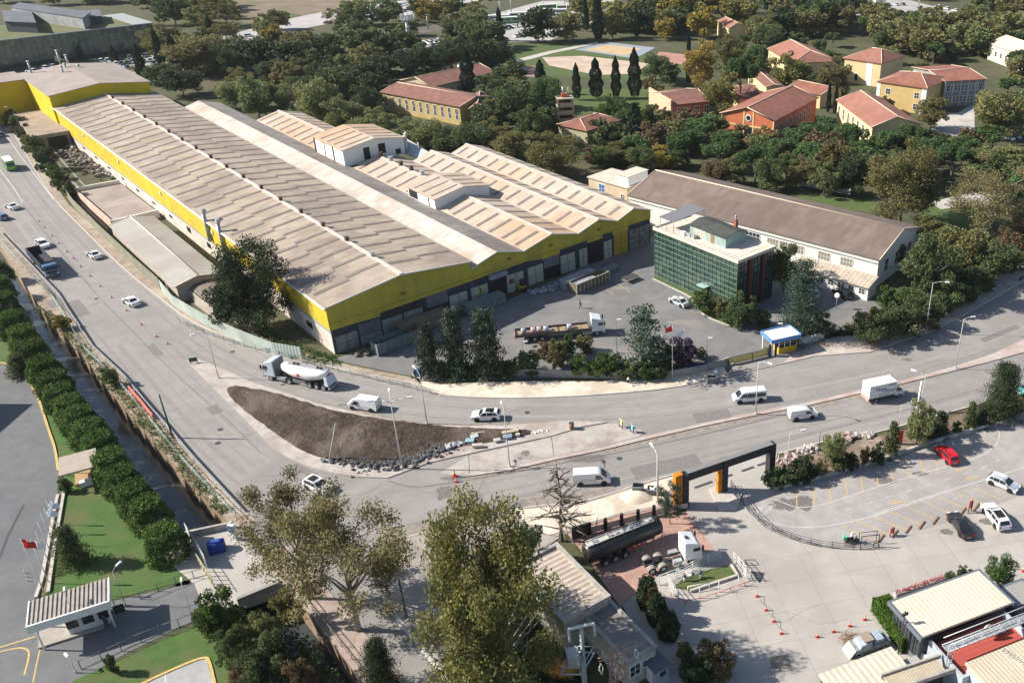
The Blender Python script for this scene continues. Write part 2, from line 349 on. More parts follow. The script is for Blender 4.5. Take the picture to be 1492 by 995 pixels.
flat('path', px(1240,275, 1160,262, 1162,270, 1240,285), .04, pavem)
flat('road', px(330,66, 400,50, 480,35, 560,22, 640,10, 700,2, 700,-8, 620,-2, 520,8, 430,26, 330,52, 300,64), .03, M('far_asphalt', (.36,.345,.34), (.42,.4,.39), .1, 3, .9))
flat('parking_lot', px(535,30, 535,17, 640,-2, 700,-4, 645,16), .04, MC['far_asphalt'])
flat('parking_lot', px(700,55, 715,22, 790,2, 900,0, 880,25, 800,60, 740,62), .03, MC['far_asphalt'])
flat('parking_lot', px(-60,152, 0,118, 0,108, 130,98, 240,78, 265,72, 270,110, 150,122, 60,150), .03, M('lot_asphalt', (.3,.28,.275), (.36,.34,.33), .1, 3, .9))
flat('parking_lot', px(240,72, 232,58, 262,64, 290,80, 285,95), .035, MC['far_asphalt'])
flat('parking_lot', px(585,78, 590,60, 640,58, 645,76), .03, MC['far_asphalt'])
flat('parking_lot', px(1180,20, 1190,-6, 1300,-6, 1400,20, 1450,40, 1490,45, 1490,58, 1360,45, 1240,22), .03, M('lot_far', (.3,.29,.28), (.38,.37,.35), .1, 3, .9))
flat('field', px(330,25, 330,-10, 560,-12, 535,8, 430,26, 380,40), .012, M('dry_field', (.17,.13,.09), (.22,.17,.12), .1, 6, .95, c3=(.1,.12,.05), sc3=.03))
flat('railway_bed', px(300,95, 420,75, 560,55, 700,38, 700,30, 560,44, 420,64, 300,83), .03, M('ballast', (.1,.09,.08), (.14,.125,.11), .3, 5, .95))
flat('parking_lot', px(1130,714, 1290,671, 1439,621, 1492,600, 1640,560, 1700,700, 1560,740, 1492,720, 1420,748, 1363,766, 1282,794, 1252,800, 1195,796, 1141,779, 1092,747, 1075,730), .025, M('lot_tarmac', (.3,.28,.265), (.36,.335,.32), .6, 6, .9, c3=(.26,.24,.225), sc3=.08, mix3=.6))
flat('concrete_yard', px(990,690, 1133,660, 1125,690, 1130,714, 1075,730, 1092,747, 1141,779, 1195,796, 1252,800, 1282,794, 1363,766, 1420,748, 1492,720, 1700,650, 1800,1100, 980,1100, 960,985, 935,930, 900,870, 880,840, 1000,748), .022, conc_yard)
flat('brick_apron', px(820,770, 870,752, 965,735, 1002,748, 1040,800, 1010,808, 960,838, 930,862, 905,885, 880,850, 845,800), .035, tile_red)
flat('car_park', px(-400,495, 0,529, 11,530, 32,544, 54,572, 70,624, 81,654, 85,686, 84,720, 70,800, 55,870, 100,890, 300,845, 320,872, 100,1000, 60,1100, -500,1100), .02, asphalt_blue)
flat('gate_road', px(40,905, 155,880, 270,855, 305,842, 322,868, 290,900, 170,958, 85,1000, 40,1060, -60,1060), .028, asphalt_blue)
flat('lawn', px(-60,465, 0,478, 25,500, 65,560, 110,640, 160,700, 220,740, 260,800, 300,838, 160,875, 60,870, 90,700, 84,650, 72,615, 56,570, 34,543, 12,529, -100,510), .05, lawnm, kind='stuff', label='mown green lawn along the canal hedge')
flat('lawn', px(110,990, 200,950, 300,905, 330,900, 380,960, 420,1040, 60,1040), .05, lawnm, kind='stuff', label='mown green lawn below the gate road')
flat('parking_bay', px(200,1000, 255,975, 300,957, 312,1000, 320,1050, 190,1050), .07, M('bay_paving', (.3,.3,.3), (.36,.36,.36), .8, 5, .9))
for P_ in (px(0,529,11,530,32,544,54,572,70,624,81,654,85,686), px(196,1002,253,975,300,956,306,965,314,1000)):
    flat('kerb', strip(smooth(P_, 2), .3), .16, liney, thick=.16)
flat('bridge_deck', px(240,815, 262,783, 348,764, 418,857, 347,882, 300,892, 283,850), .06, conc_yard, thick=.9)
yellow = M('yellow_cladding', (.56,.46,.06), (.48,.4,.055), .35, 7, .8, wave=('X', .5, .12, .03), sheet=(1.0, 50, .08), c3=(.4,.33,.07), sc3=.2, mix3=.6)
yellowY = M('yellow_cladding_side', (.62,.47,.03), (.54,.4,.03), .35, 7, .8, wave=('Y', .5, .1, .03), sheet=(50, 1.0, .08), c3=(.44,.34,.06), sc3=.15, mix3=.6)
roof_l = M('fibre_cement_roof', (.34,.28,.22), (.4,.34,.275), .25, 7, .95, c3=(.25,.2,.17), sc3=.07, mix3=.75, wave=('Y', .45, .08, .02), sheet=(2.3, 1.05, .13))
roof_o = M('stained_roof', (.46,.375,.3), (.5,.42,.345), .15, 7, .95, c3=(.48,.31,.18), sc3=.035, mix3=.6, wave=('Y', .45, .08, .02), sheet=(2.1, 1.05, .12))
roof_w = M('pale_roof', (.48,.44,.385), (.55,.505,.45), .2, 6, .95, c3=(.42,.33,.26), sc3=.09, mix3=.7, wave=('Y', .45, .08, .02), sheet=(1.9, 1.05, .14))
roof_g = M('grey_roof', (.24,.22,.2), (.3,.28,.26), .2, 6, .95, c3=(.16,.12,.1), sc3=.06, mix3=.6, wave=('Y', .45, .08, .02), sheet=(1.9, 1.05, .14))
skylight = M('grimy_skylight', (.17,.14,.125), (.225,.19,.17), .6, 5, .7, wave=('Y', .2, .1, .01))
ridgem = M('ridge_capping', (.6,.55,.5), (.5,.45,.4), 1, 4, .8)
darkwall = M('dark_blue_wall', (.035,.045,.06), (.05,.06,.075), 1, 4, .8)
doorm = M('pale_door', (.42,.43,.36), (.34,.35,.29), 1, 5, .7)
concwall = M('concrete_wall', (.3,.3,.28), (.22,.22,.21), .8, 6, .9)
shutter = M('grey_shutter', (.2,.2,.22), (.16,.16,.18), 1, 4, .6, wave=('Z', .35, .3, .03))
O_ = Vector((-59.1, 132.9, 0)); WR = radians(43.3)
hall = thing('factory_hall', 'huge yellow-clad factory hall with long corrugated grey roofs', 'factory', G(474.5,447.6,9.0).xy.to_3d(), WR)
def LH(u, v, z): return lp(hall, G(u, v, z))
EV, RZ = 9.0, 10.7; W1 = 27.6; LEN = 184.5
mb = MB(); mb.box(0, .3, 0, LEN, 0, 4.6); mb.box(.3, W1, LEN - .3, LEN, 0, EV)
mb.build('side_wall', M('plaster_wall', (.68,.6,.54), (.5,.43,.38), .25, 6, .9), hall)
mb = MB(); mb.hexa([(-.12,-.1,4.6),(.28,-.1,4.6),(.28,LEN,2.9),(-.12,LEN,2.9)], [(-.12,-.1,EV-.02),(.28,-.1,EV-.02),(.28,LEN,EV-.02),(-.12,LEN,EV-.02)]); mb.build('side_cladding', yellowY, hall)
mb = MB(); mb.hexa([(-.03,.3,3.9),(.05,.3,3.9),(.05,LEN,2.3),(-.03,LEN,2.3)], [(-.03,.3,4.6),(.05,.3,4.6),(.05,LEN,2.9),(-.03,LEN,2.9)]); mb.build('gutter_band', M('grey_band', (.3,.32,.35), None, rough=.6), hall)
bays = [(0, W1, 13.8, 9.0, 10.7), (W1 + .1, 39.2, 33.3, 7.7, 9.3), (39.2, 52.5, 46.0, 7.7, 9.4), (52.5, 62.8, 57.9, 7.7, 9.3), (62.8, 72.4, 67.4, 7.7, 9.3)]
cl = [(0, 4.6), (4.8, 4.5), (9, 4.2), (9, 4.85), (18, 5.0), (31, 5.2), (40, 5.4), (44, 4.7), (48, 4.7), (48, 5.5), (55.1, 5.5), (55.1, 4.9), (59.1, 4.9), (59.1, 5.7), (61.8, 5.6), (61.8, 4.9), (66.1, 4.9), (66.1, 5.8), (72.4, 5.7)]
top = []
for x0, x1, xr, ze, zr in bays: top += [(x0, ze), (xr, zr), (x1, ze)]
xs = sorted(set([c[0] for c in cl] + [t[0] for t in top]))
def interp(P_, x, side):
    c = [p for p in P_ if abs(p[0] - x) < 1e-6]
    if c: return c[-1 if side > 0 else 0][1]
    for i in range(len(P_) - 1):
        if P_[i][0] <= x <= P_[i + 1][0]:
            t = (x - P_[i][0]) / max(1e-6, P_[i + 1][0] - P_[i][0]); return P_[i][1] + t * (P_[i + 1][1] - P_[i][1])
    return P_[-1][1]
mb = MB(); low = MB()
for i in range(len(xs) - 1):
    a, b = xs[i], xs[i + 1]
    if b - a < .02: continue
    z0, z1, z2, z3 = interp(cl, a, 1), interp(cl, b, -1), interp(top, b, -1), interp(top, a, 1)
    if a == W1: z3 = 9.0
    mb.hexa([(a, -.12, z0), (b, -.12, z1), (b, .18, z1), (a, .18, z0)], [(a, -.12, z3), (b, -.12, z2), (b, .18, z2), (a, .18, z3)])
    low.hexa([(a, 0, 0), (b, 0, 0), (b, .3, 0), (a, .3, 0)], [(a, 0, z0), (b, 0, z1), (b, .3, z1), (a, .3, z0)])
mb.build('front_cladding', yellow, hall); low.build('front_wall', darkwall, hall)
mb = MB(); mb.box(-.1, 72.4, -.16, -.125, 5.75, 5.83)
for x in (13.7, 36, 45.8, 58): mb.box(x - .35, x + .35, -.6, -.12, 7.0, 7.3)
mb.build('facade_rail', M('rail_dark', (.25,.2,.04), None), hall)
def slopes(mb, x0, x1, xr, ze, zr, y0, y1, th=.12, ov=.35):
    for (xa, za, xb, zb) in ((x0 - ov, ze - ov * (zr - ze) / (xr - x0), xr, zr), (x1 + ov, ze - ov * (zr - ze) / (x1 - xr), xr, zr)):
        if xa > xb: pass
        A, B = (xa, za), (xb, zb)
        if A[0] > B[0]: A, B = B, A
        mb.hexa([(A[0], y0, A[1] + .02), (B[0], y0, B[1] + .02), (B[0], y1, B[1] + .02), (A[0], y1, A[1] + .02)],
                [(A[0], y0, A[1] + th + .02), (B[0], y0, B[1] + th + .02), (B[0], y1, B[1] + th + .02), (A[0], y1, A[1] + th + .02)])
def sl(x, x0, x1, xr, ze, zr): return ze + (zr - ze) * ((x - x0) / (xr - x0) if x < xr else (x1 - x) / (x1 - xr))
def roofstrips(mb, bay, y, xa, xb, wd, m=1, dz=.15):
    x0, x1, xr, ze, zr = bay; za, zb = sl(xa, *bay) + dz, sl(xb, *bay) + dz
    mb.hexa([(xa, y, za), (xb, y, zb), (xb, y + wd, zb), (xa, y + wd, za)], [(xa, y, za + .06), (xb, y, zb + .06), (xb, y + wd, zb + .06), (xa, y + wd, za + .06)], m)
rn = random.Random(5)
mb = MB(); b0 = bays[0]; slopes(mb, *b0, -.5, LEN)
y = 5.0; k = 0
while y < LEN - 3:
    for (xa, xm, xb) in ((.3, 6.9, 13.4), (14.2, 20.7, 27.3)):
        j = rn.uniform(-.1, .1)
        roofstrips(mb, b0, y + j, xa, xm, .95); roofstrips(mb, b0, y + j + 1.25, xm, xb, .95)
        if rn.random() < .3: roofstrips(mb, b0, y + j + 2.7, xa if rn.random() < .5 else xm, xm if rn.random() < .5 else xb - .1, .5, dz=.16) if False else None
    y += 5.35; k += 1
mb.build('main_roof', [roof_l, skylight], hall)
mb = MB()
for y in [i * 3.0 for i in range(62)]: mb.box(13.8 - .35, 13.8 + .35, y - .45, y + 2.5, RZ + .06, RZ + .32)
mb.build('ridge_capping', ridgem, hall)
mb = MB(); mb.box(-.62, -.3, -.6, LEN, 8.7, 8.95); mb.build('gutter', M('gutter_white', (.55,.56,.54), None), hall)
mb = MB()
for x0, x1, xr, ze, zr in bays:
    for A, B in (((x0, ze), (xr, zr)), ((xr, zr), (x1, ze))):
        mb.hexa([(A[0], -.62, A[1] + .0), (B[0], -.62, B[1] + .0), (B[0], -.5, B[1] + .0), (A[0], -.5, A[1] + .0)], [(A[0], -.62, A[1] + .22), (B[0], -.62, B[1] + .22), (B[0], -.5, B[1] + .22), (A[0], -.5, A[1] + .22)])
mb.build('barge_board', M('barge_pale', (.55,.55,.52), None), hall)
for i in range(17):                   # ridge ventilators
    y = 10 + i * 10.2
    v = MB(); v.box(13.8 - .3, 13.8 + .3, y - .3, y + .3, RZ + .1, RZ + 1.0, 1 if i == 0 else 0); v.box(13.8 - .42, 13.8 + .42, y - .42, y + .42, RZ + 1.0, RZ + 1.12, 1 if i == 0 else 0)
    v.build('roof_vent', [M('vent_brown', (.09,.06,.05), (.13,.09,.07), 2), steel], hall)
mb = MB(); slopes(mb, *bays[1], -.5, 160, ov=0.05)
mb.build('valley_roof', [roof_w], hall)
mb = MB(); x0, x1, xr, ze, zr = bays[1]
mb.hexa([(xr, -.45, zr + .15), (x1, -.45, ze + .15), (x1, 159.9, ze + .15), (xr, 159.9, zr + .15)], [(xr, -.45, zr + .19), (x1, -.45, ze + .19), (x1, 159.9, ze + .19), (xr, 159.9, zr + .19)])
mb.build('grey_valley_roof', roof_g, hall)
mb = MB(); mb.box(W1, W1 + .1, 0, LEN, 0, EV - .05); mb.box(39.0, 52.0, 131.3, 131.6, 0, 7.7); mb.box(27.7, 39.2, 159.6, 159.9, 0, 7.7); mb.box(72.1, 72.4, .3, 65, 0, 5.7); mb.box(52.2, 52.5, 72, 131, 0, 7.6); mb.box(39.2, 72.4, 64.8, 65.1, 0, 7.6)
mb.build('rear_wall', whitewall, hall)
mb = MB(); mb.box(72.1, 72.5, -.1, 65, 5.7, 7.7); mb.build('end_cladding', yellowY, hall)
def bayroof(bay, y0, y1, mats, name, step=4.6, sk=True, first=3.0):
    mb = MB(); slopes(mb, *bay, y0, y1, ov=0.04); x0, x1, xr, ze, zr = bay
    y = y0 + first
    while sk and y < y1 - 1:
        roofstrips(mb, bay, y, x0 + .5, xr - .9, .85); roofstrips(mb, bay, y, xr + .7, x1 - .5, .85); y += step
    mb.hexa([(xr - .3, y0, zr + .12), (xr + .3, y0, zr + .12), (xr + .3, y1, zr + .12), (xr - .3, y1, zr + .12)], [(xr - .3, y0, zr + .26), (xr + .3, y0, zr + .26), (xr + .3, y1, zr + .26), (xr - .3, y1, zr + .26)], 2)
    return mb.build(name, mats, hall)
def facesplit(bay, y0, y1, name):     # unused: lays a darker sheet over a bay's right-hand slope
    x0, x1, xr, ze, zr = bay; mb = MB()
    a, b = xr + .32, x1
    za, zb = sl(a, *bay) + .145, sl(b, *bay) + .145
    mb.hexa([(a, y0, za), (b, y0, zb), (b, y1, zb), (a, y1, za)], [(a, y0, za + .03), (b, y0, zb + .03), (b, y1, zb + .03), (a, y1, za + .03)])
    return mb.build(name, roof_dk, hall)
b3, b4, b5 = bays[2], bays[3], bays[4]
bayroof(b3, -.5, 31, [roof_o, skylight, ridgem], 'bay_roof')
bayroof(b3, 42.3, 71.2, [roof_o, skylight, ridgem], 'bay_roof')
bayroof(b3, 89.6, 131.5, [roof_o, skylight, ridgem], 'bay_roof')
bayroof(b4, -.5, 66, [roof_o, skylight, ridgem], 'bay_roof')
bayroof(b5, -.5, 65, [roof_o, skylight, ridgem], 'bay_roof')
def penthouse(y0, y1, x0, x1, xr, zb, ze, zr, name, openings):
    p_ = thing(name, None, None, (0, 0, 0)); p_.parent = hall; KIDS.setdefault(hall.name, []).append(p_)
    mb = MB(); mb.prism([(x0, y0), (x1, y0), (x1, y1), (x0, y1)], zb, ze)
    mb.add([(x0, y0, ze), (x1, y0, ze), (xr, y0, zr)], [(0, 1, 2)]); mb.add([(x0, y1, ze), (x1, y1, ze), (xr, y1, zr)], [(2, 1, 0)])
    mb.build('penthouse_wall', M('flaking_white_wall', (.72,.71,.68), (.45,.36,.28), .9, 7, .9, lo=.55, hi=.75), p_)
    mb = MB(); by = (x0, x1, xr, ze, zr); slopes(mb, *by, y0 - .4, y1 + .4, ov=.4)
    y = y0 + 1.5
    while y < y1 - 1: roofstrips(mb, by, y, x0 + .3, xr - .5, .5); roofstrips(mb, by, y, xr + .4, x1 - .4, .5); y += 3.6
    mb.build('penthouse_roof', [roof_o, skylight], p_)
    for (a, b, c, d, e, f) in openings:
        MB().box(a, b, c, d, e, f).build('opening', black, p_)
    return p_
penthouse(31, 42.5, 38.6, 52.2, 45.8, 7.9, 10.3, 11.5, 'roof_monitor', [(38.5, 38.7, 38.5, 42.0, 8.3, 10.0), (38.5, 38.7, 33.5, 33.7, 8, 10.2)])
p1 = penthouse(72.5, 89, 38.0, 54.2, 46.5, 7.9, 12.1, 13.4, 'white_penthouse', [(43.2, 44.8, 72.4, 72.6, 8.6, 11.6), (47.2, 49.0, 72.4, 72.6, 9.3, 11.8), (51.6, 53.0, 72.4, 72.6, 8.3, 9.6), (37.9, 38.1, 88.2, 88.9, 8.2, 12), (37.9, 38.1, 77.8, 78.3, 8.2, 12), (37.9, 38.1, 82.8, 83, 8.2, 12)])
for i in range(6):
    y = 44.5 + i * 5.0; v = MB(); m_ = 1 if i in (1, 4) else 0
    v.box(45.7, 46.5, y - .4, y + .4, 9.5, 10.5, m_); v.box(45.6, 46.6, y - .5, y + .5, 10.5, 10.65, m_); v.build('roof_vent', [MC['vent_brown'], steel], hall)
MB().tube([(54.9,73,8),(54.9,73,12.4),(55.6,73,12.9)], .5, 8).build('duct', MC['pale_roof'], hall)
MB().tube([(56.5,69.5,7.5),(56.5,69.5,11)], .15, 6).build('mast', steel, hall)
mb = MB(); mb.add([(54.3, 66, 7.8), (54.3, 80, 7.8), (57.2, 66, 9.2), (57.2, 79, 10.6)], [(0, 1, 3, 2)]); mb.add([(54.35, 66, 7.7), (54.35, 80, 7.7), (57.25, 66, 9.1), (57.25, 79, 10.5)], [(2, 3, 1, 0)])
mb.build('parapet', M('grey_blue_wall', (.4,.43,.46), None), hall)
MB().box(39.3, 44.6, 33.5, 33.6, 8, 8.02).build('plank', ridgem, hall)
mb = MB(); by = (-.6, 26.7, 13.0, 12.5, 14.1)
mb.prism([(-.6, 182), (26.7, 182), (26.7, 221), (-.6, 221)], 0, 12.5)
mb.add([(-.6, 182, 12.5), (26.7, 182, 12.5), (13, 182, 14.1)], [(0, 1, 2)]); mb.add([(-.6, 221, 12.5), (26.7, 221, 12.5), (13, 221, 14.1)], [(2, 1, 0)])
mb.prism([(-34, 212), (-.6, 212), (-.6, 226), (-34, 226)], 0, 12.5); mb.prism([(-26, 198), (-24,198), (-24, 212), (-26, 212)], 0, 11)
mb.build('tall_block_wall', M('yellow_block', (.66,.49,.02), (.58,.42,.02), .2, 5, .75), hall)
mb = MB(); slopes(mb, *by, 181.5, 221.5, ov=.4)
mb.hexa([(-34.4, 211.6, 12.52), (-.9, 211.6, 12.52), (-.9, 226.4, 12.52), (-34.4, 226.4, 12.52)], [(-34.4, 211.6, 12.7), (-.9, 211.6, 12.7), (-.9, 226.4, 12.9), (-34.4, 226.4, 12.9)])
mb.build('tall_block_roof', roof_g2 if 'roof_g2' in globals() else M('taupe_roof', (.29,.25,.225), (.35,.3,.27), .2, 6, .95, wave=('Y', .9, .12, .02)), hall)
for (u, v, h) in ((46,107,3.5), (88,93,4), (100,96,3.2), (93,110,2.6), (97,104,2.2), (116,103,1.6)):
    b = LH(u, v, 12.9); mb = MB(); mb.cyl((b.x, b.y, 12.6), (b.x, b.y, 12.9 + h), .3, .3, 8); mb.cyl((b.x, b.y, 12.9 + h), (b.x, b.y, 13.3 + h), .55, .4, 8); mb.build('flue', steel, hall)
mb = MB(); mb.prism([(-9.5, 171), (-.2, 171), (-.2, 205), (-8, 205)], 0, 4.4); mb.build('low_annex', M('annex_roof', (.27,.21,.17), (.33,.27,.22), .3, 6, .95), hall)
MB().box(-6.0, -1.2, 170.9, 171.0, .1, 3.4).build('annex_doorway', black, hall)
MB().box(-9.7, -.2, 170.7, 171, 3.5, 4.5).build('annex_fascia', concwall, hall)
def fpanel(name, x0, x1, z0, z1, mat, y=-.04, th=.1, extra=None):
    mb = MB(); mb.box(x0, x1, y, y + th, z0, z1); return mb.build(name, mat, hall)
def leafdoor(x0, x1, z0, z1, mat=None):
    d = fpanel('door', x0, x1, z0, z1, mat or doorm)
    mb = MB(); xm = (x0 + x1) / 2; mb.box(xm - .04, xm + .04, -.07, -.045, z0, z1); mb.box(x0, x0 + .08, -.07, -.045, z0, z1); mb.box(x1 - .08, x1, -.07, -.045, z0, z1); mb.box(x0, x1, -.075, -.05, z0 + (z1 - z0) * .5, z0 + (z1 - z0) * .5 + .05)
    mb.build('door_frame', darkwall, d); return d
leafdoor(.4, 4.5, 0.05, 3.1, concwall)
fpanel('louvre', 4.85, 8.8, 1.6, 3.95, shutter); fpanel('wall_panel', 4.85, 8.8, .05, 1.55, concwall)
w_ = fpanel('window', 9.1, 17.0, 3.4, 4.75, M('ribbon_glass', (.03,.035,.04), (.06,.06,.06), 1, 3, .3))
mb = MB()
for i in range(17): mb.box(9.1 + i * .49, 9.15 + i * .49, -.08, -.045, 3.4, 4.75)
mb.build('window_frame', darksteel, w_)
fpanel('wall_panel', 9.1, 13.0, .05, 3.3, concwall); fpanel('wall_panel', 13.3, 17.0, .05, 3.3, concwall)
fpanel('shutter', 18.0, 22.3, 2.6, 5.0, shutter); fpanel('opening', 18.0, 22.3, .02, 2.6, black, y=-.03)
leafdoor(22.5, 26.4, .05, 3.5); leafdoor(27.1, 30.9, .05, 3.6)
fpanel('door_sign', 28.7, 29.6, 2.0, 3.2, M('yellow_sign', (.6,.5,.05), None), y=-.12, th=.03)
mb = MB(); mb.box(28.85, 29.45, -.135, -.12, 2.8, 3.05); mb.box(28.85, 29.45, -.135, -.12, 2.15, 2.3); mb.box(29.0, 29.3, -.135, -.12, 2.4, 2.7); mb.build('sign_marks', black, hall)
fpanel('canopy', 31.1, 35.0, 4.3, 5.15, M('canopy_blue', (.28,.3,.36), (.22,.24,.3), .8), y=-.9, th=.85); fpanel('opening', 31.2, 34.9, .02, 4.3, black, y=-.03)
leafdoor(35.1, 39.1, .05, 3.7)
fpanel('door_window', 35.7, 36.7, 1.8, 2.8, M('rust_window', (.16,.07,.05), None), y=-.12, th=.04)
leafdoor(40.0, 43.8, .05, 3.8)
fpanel('shutter', 44.0, 47.8, 2.5, 4.7, shutter); fpanel('opening', 44.0, 47.8, .02, 2.5, black, y=-.03)
leafdoor(48.0, 51.8, .05, 4.0); leafdoor(52.8, 55.0, .05, 4.0)
fpanel('opening', 55.2, 59.0, .02, 4.9, black, y=-.03)
leafdoor(59.3, 61.6, .05, 3.9); leafdoor(62.0, 66.0, .05, 4.9, M('ochre_door', (.42,.3,.04), (.36,.26,.04), .8))
leafdoor(66.3, 72.2, .05, 4.6, M('grimy_door', (.1,.1,.09), (.22,.21,.18), .9, 6, .8))
for (ub, vb, ut, vt) in ((303,341,290,300), (324,357,310,317)):
    b = LH(ub, vb, 4.8); mb = MB(); y_ = LH(ub - 6, vb - 4, 7).y
    mb.tube([(-.55, y_, 4.6), (-.55, y_, 10.6), (-.1, y_ , 11.4)], .38, 10); mb.box(-.75, -.1, y_ - .5, y_ + .5, 11.2, 11.7); mb.build('extraction_pipe', steel, hall)
for i in range(5): MB().box(-.3, -.12, 20 + i * 33, 20.9 + i * 33, 6.4, 7.2).build('wall_lamp', M('lamp_pale', (.5,.5,.45), None), hall)
for i in range(14):
    y = 8 + i * 12.4; fw = MB().box(-.06, .02, y, y + 2.4, 1.7, 2.3 if i > 5 else 2.9).build('side_window', glassd, hall)
tile = M('terracotta_tiles', (.25,.1,.07), (.31,.14,.1), .5, 6, .9, c3=(.2,.09,.07), sc3=.12, mix3=.8, wave=('Y', .8, .12, .02))
tile2 = M('dull_tiles', (.2,.095,.075), (.26,.13,.1), .5, 6, .9, wave=('Y', .8, .12, .02))
cream = M('cream_plaster', (.68,.53,.3), (.62,.47,.26), .3, 5, .9)
ochre = M('ochre_plaster', (.55,.4,.16), (.48,.35,.14), .3, 5, .9)
def frame3(a, b, c):
    """a,b world pts along the front, c on far side: origin a, x along a->b, returns (rz, L, D)"""
    d = (b - a); L = d.length; rz = atan2(d.y, d.x); n = Vector((-sin(rz), cos(rz), 0)); return rz, L, (c - a).dot(n)
def win(par, x, y, z, w_, h, ax, sgn, mat=None, fr=None, bars=1):
    """window on a wall. ax 'x': wall runs along x at given y (sgn = outward y), ax 'y': wall along y"""
    f = MB(); t = .06
    def bx(mb, a0, a1, z0, z1, d0, d1):
        d0, d1 = sorted((d0 * sgn, d1 * sgn))
        if ax == 'x': mb.box(a0, a1, y + d0, y + d1, z0, z1)
        else: mb.box(x + d0, x + d1, a0, a1, z0, z1)
    c = x if ax == 'x' else y; e = .14 if w_ > 1 else .09
    bx(f, c - w_/2 - e, c + w_/2 + e, z - e, z, 0, t); bx(f, c - w_/2 - e, c + w_/2 + e, z + h, z + h + e, 0, t)
    bx(f, c - w_/2 - e, c - w_/2, z, z + h, 0, t); bx(f, c + w_/2, c + w_/2 + e, z, z + h, 0, t)
    for i in range(bars): u_ = c - w_/2 + w_ * (i + 1) / (bars + 1); bx(f, u_ - .04, u_ + .04, z, z + h, 0, t - .01)
    bx(f, c - w_/2, c + w_/2, z + h * .5 - .03, z + h * .5 + .03, 0, t - .015)
    fo = f.build('window', fr or white, par); p_ = MB(); bx(p_, c - w_/2, c + w_/2, z, z + h, .005, .02); p_.build('pane', mat or glassd, fo); return fo
def hipgable(name, label, cat, a, b, c, ze, rise, wallm, roofm, group=None, hip=(0, 0), ov=.5, along='x', wins=None, h0=0, trim=None):
    """building on rectangle; front a->b, depth to c. ridge along x (front direction) or y. hip fractions at each ridge end"""
    rz, L, D = frame3(a, b, c); s = 1 if D > 0 else -1
    t = thing(name, label, cat, (a.x, a.y, h0), rz, group)
    y0, y1 = (0, D) if D > 0 else (D, 0)
    if along == 'x': R0, R1 = Vector((hip[0], (y0 + y1) / 2, ze + rise)), Vector((L - hip[1], (y0 + y1) / 2, ze + rise))
    else: R0, R1 = Vector((L / 2, y0 + hip[0], ze + rise)), Vector((L / 2, y1 - hip[1], ze + rise))
    mb = MB(); mb.prism([(0, y0), (L, y0), (L, y1), (0, y1)], 0, ze)
    if along == 'x':
        if not hip[0]: mb.add([(0, y0, ze), (0, y1, ze), R0], [(1, 0, 2)])
        if not hip[1]: mb.add([(L, y0, ze), (L, y1, ze), R1], [(0, 1, 2)])
    else:
        if not hip[0]: mb.add([(0, y0, ze), (L, y0, ze), R0], [(0, 1, 2)])
        if not hip[1]: mb.add([(0, y1, ze), (L, y1, ze), R1], [(1, 0, 2)])
    mb.build('wall', wallm, t)
    o = ov; k = rise / (abs(D) / 2 if along == 'x' else L / 2); zo = ze - o * k + .03
    c4 = [Vector((-o, y0 - o, zo)), Vector((L + o, y0 - o, zo)), Vector((L + o, y1 + o, zo)), Vector((-o, y1 + o, zo))]
    up = Vector((0, 0, .03)); r0, r1 = R0 + up, R1 + up
    if along == 'x':
        if not hip[0]: r0.x = -o
        if not hip[1]: r1.x = L + o
        F = [(c4[0], c4[1], r1, r0), (c4[2], c4[3], r0, r1), (c4[3], c4[0], r0), (c4[1], c4[2], r1)]
    else:
        if not hip[0]: r0.y = y0 - o
        if not hip[1]: r1.y = y1 + o
        F = [(c4[1], c4[2], r1, r0), (c4[3], c4[0], r0, r1), (c4[0], c4[1], r0), (c4[2], c4[3], r1)]
    mb = MB(); th = Vector((0, 0, .18))
    for i, f in enumerate(F):
        if i >= 2 and not hip[i - 2]: continue
        f = list(f)
        mb.poly([p + th for p in f]); mb.poly([p for p in f[::-1]])
        mb.quad(f[0], f[1], f[1] + th, f[0] + th)
        if i < 2 and len(f) == 4: mb.quad(f[1], f[2], f[2] + th, f[1] + th); mb.quad(f[3], f[0], f[0] + th, f[3] + th)
    ro = mb.build('roof', roofm, t)
    mb = MB(); mb.cyl(r0 + th, r1 + th, .16, .16, 6)
    for i in (0, 1):
        if hip[i]:
            for cc in ((c4[3], c4[0]), (c4[1], c4[2]))[i] if along == 'x' else ((c4[0], c4[1]), (c4[2], c4[3]))[i]: mb.cyl((r0, r1)[i] + th, cc + th, .14, .14, 6)
    if trim is not False:
        for (A_, R_, Bx) in (((c4[0], r0, c4[3]), (c4[1], r1, c4[2])) if along == 'x' else ((c4[0], r0, c4[1]), (c4[3], r1, c4[2]))):
            if (R_ is r0 and not hip[0]) or (R_ is r1 and not hip[1]): mb.cyl(A_ + th, R_ + th, .15, .15, 4); mb.cyl(Bx + th, R_ + th, .15, .15, 4)
    mb.build('ridge_trim', trim or M('trim_cream', (.6,.48,.36), None), t)
    t['dims'] = (L, y0, y1, ze);
    return t, L, y0, y1
def noprop(t):
    if 'dims' in t: del t['dims']
A_, B_, C_ = G(916.4,284.8,6), G(1280.6,378.4,6), G(1340,331,6)
shed, L, y0, y1 = hipgable('long_shed', 'long brown-roofed shed with white walls behind the glass office', 'shed', A_, B_, C_, 6, 3.0, whitewall,
    M('brown_corrugated_roof', (.185,.14,.118), (.225,.172,.146), .3, 6, .9, c3=(.15,.11,.095), sc3=.05, mix3=.6, wave=('X', .55, .22, .03), sheet=(1.1, 3.2, .1)), ov=.3); noprop(shed)
for x in (22, 26, 38.5, 41.5, 44.5, 50.5, 55.5):
    win(shed, x, 0, 2.9, 2.6, 1.7, 'x', -1, M('dirty_window', (.3,.27,.2), (.2,.18,.14), 2), bars=3)
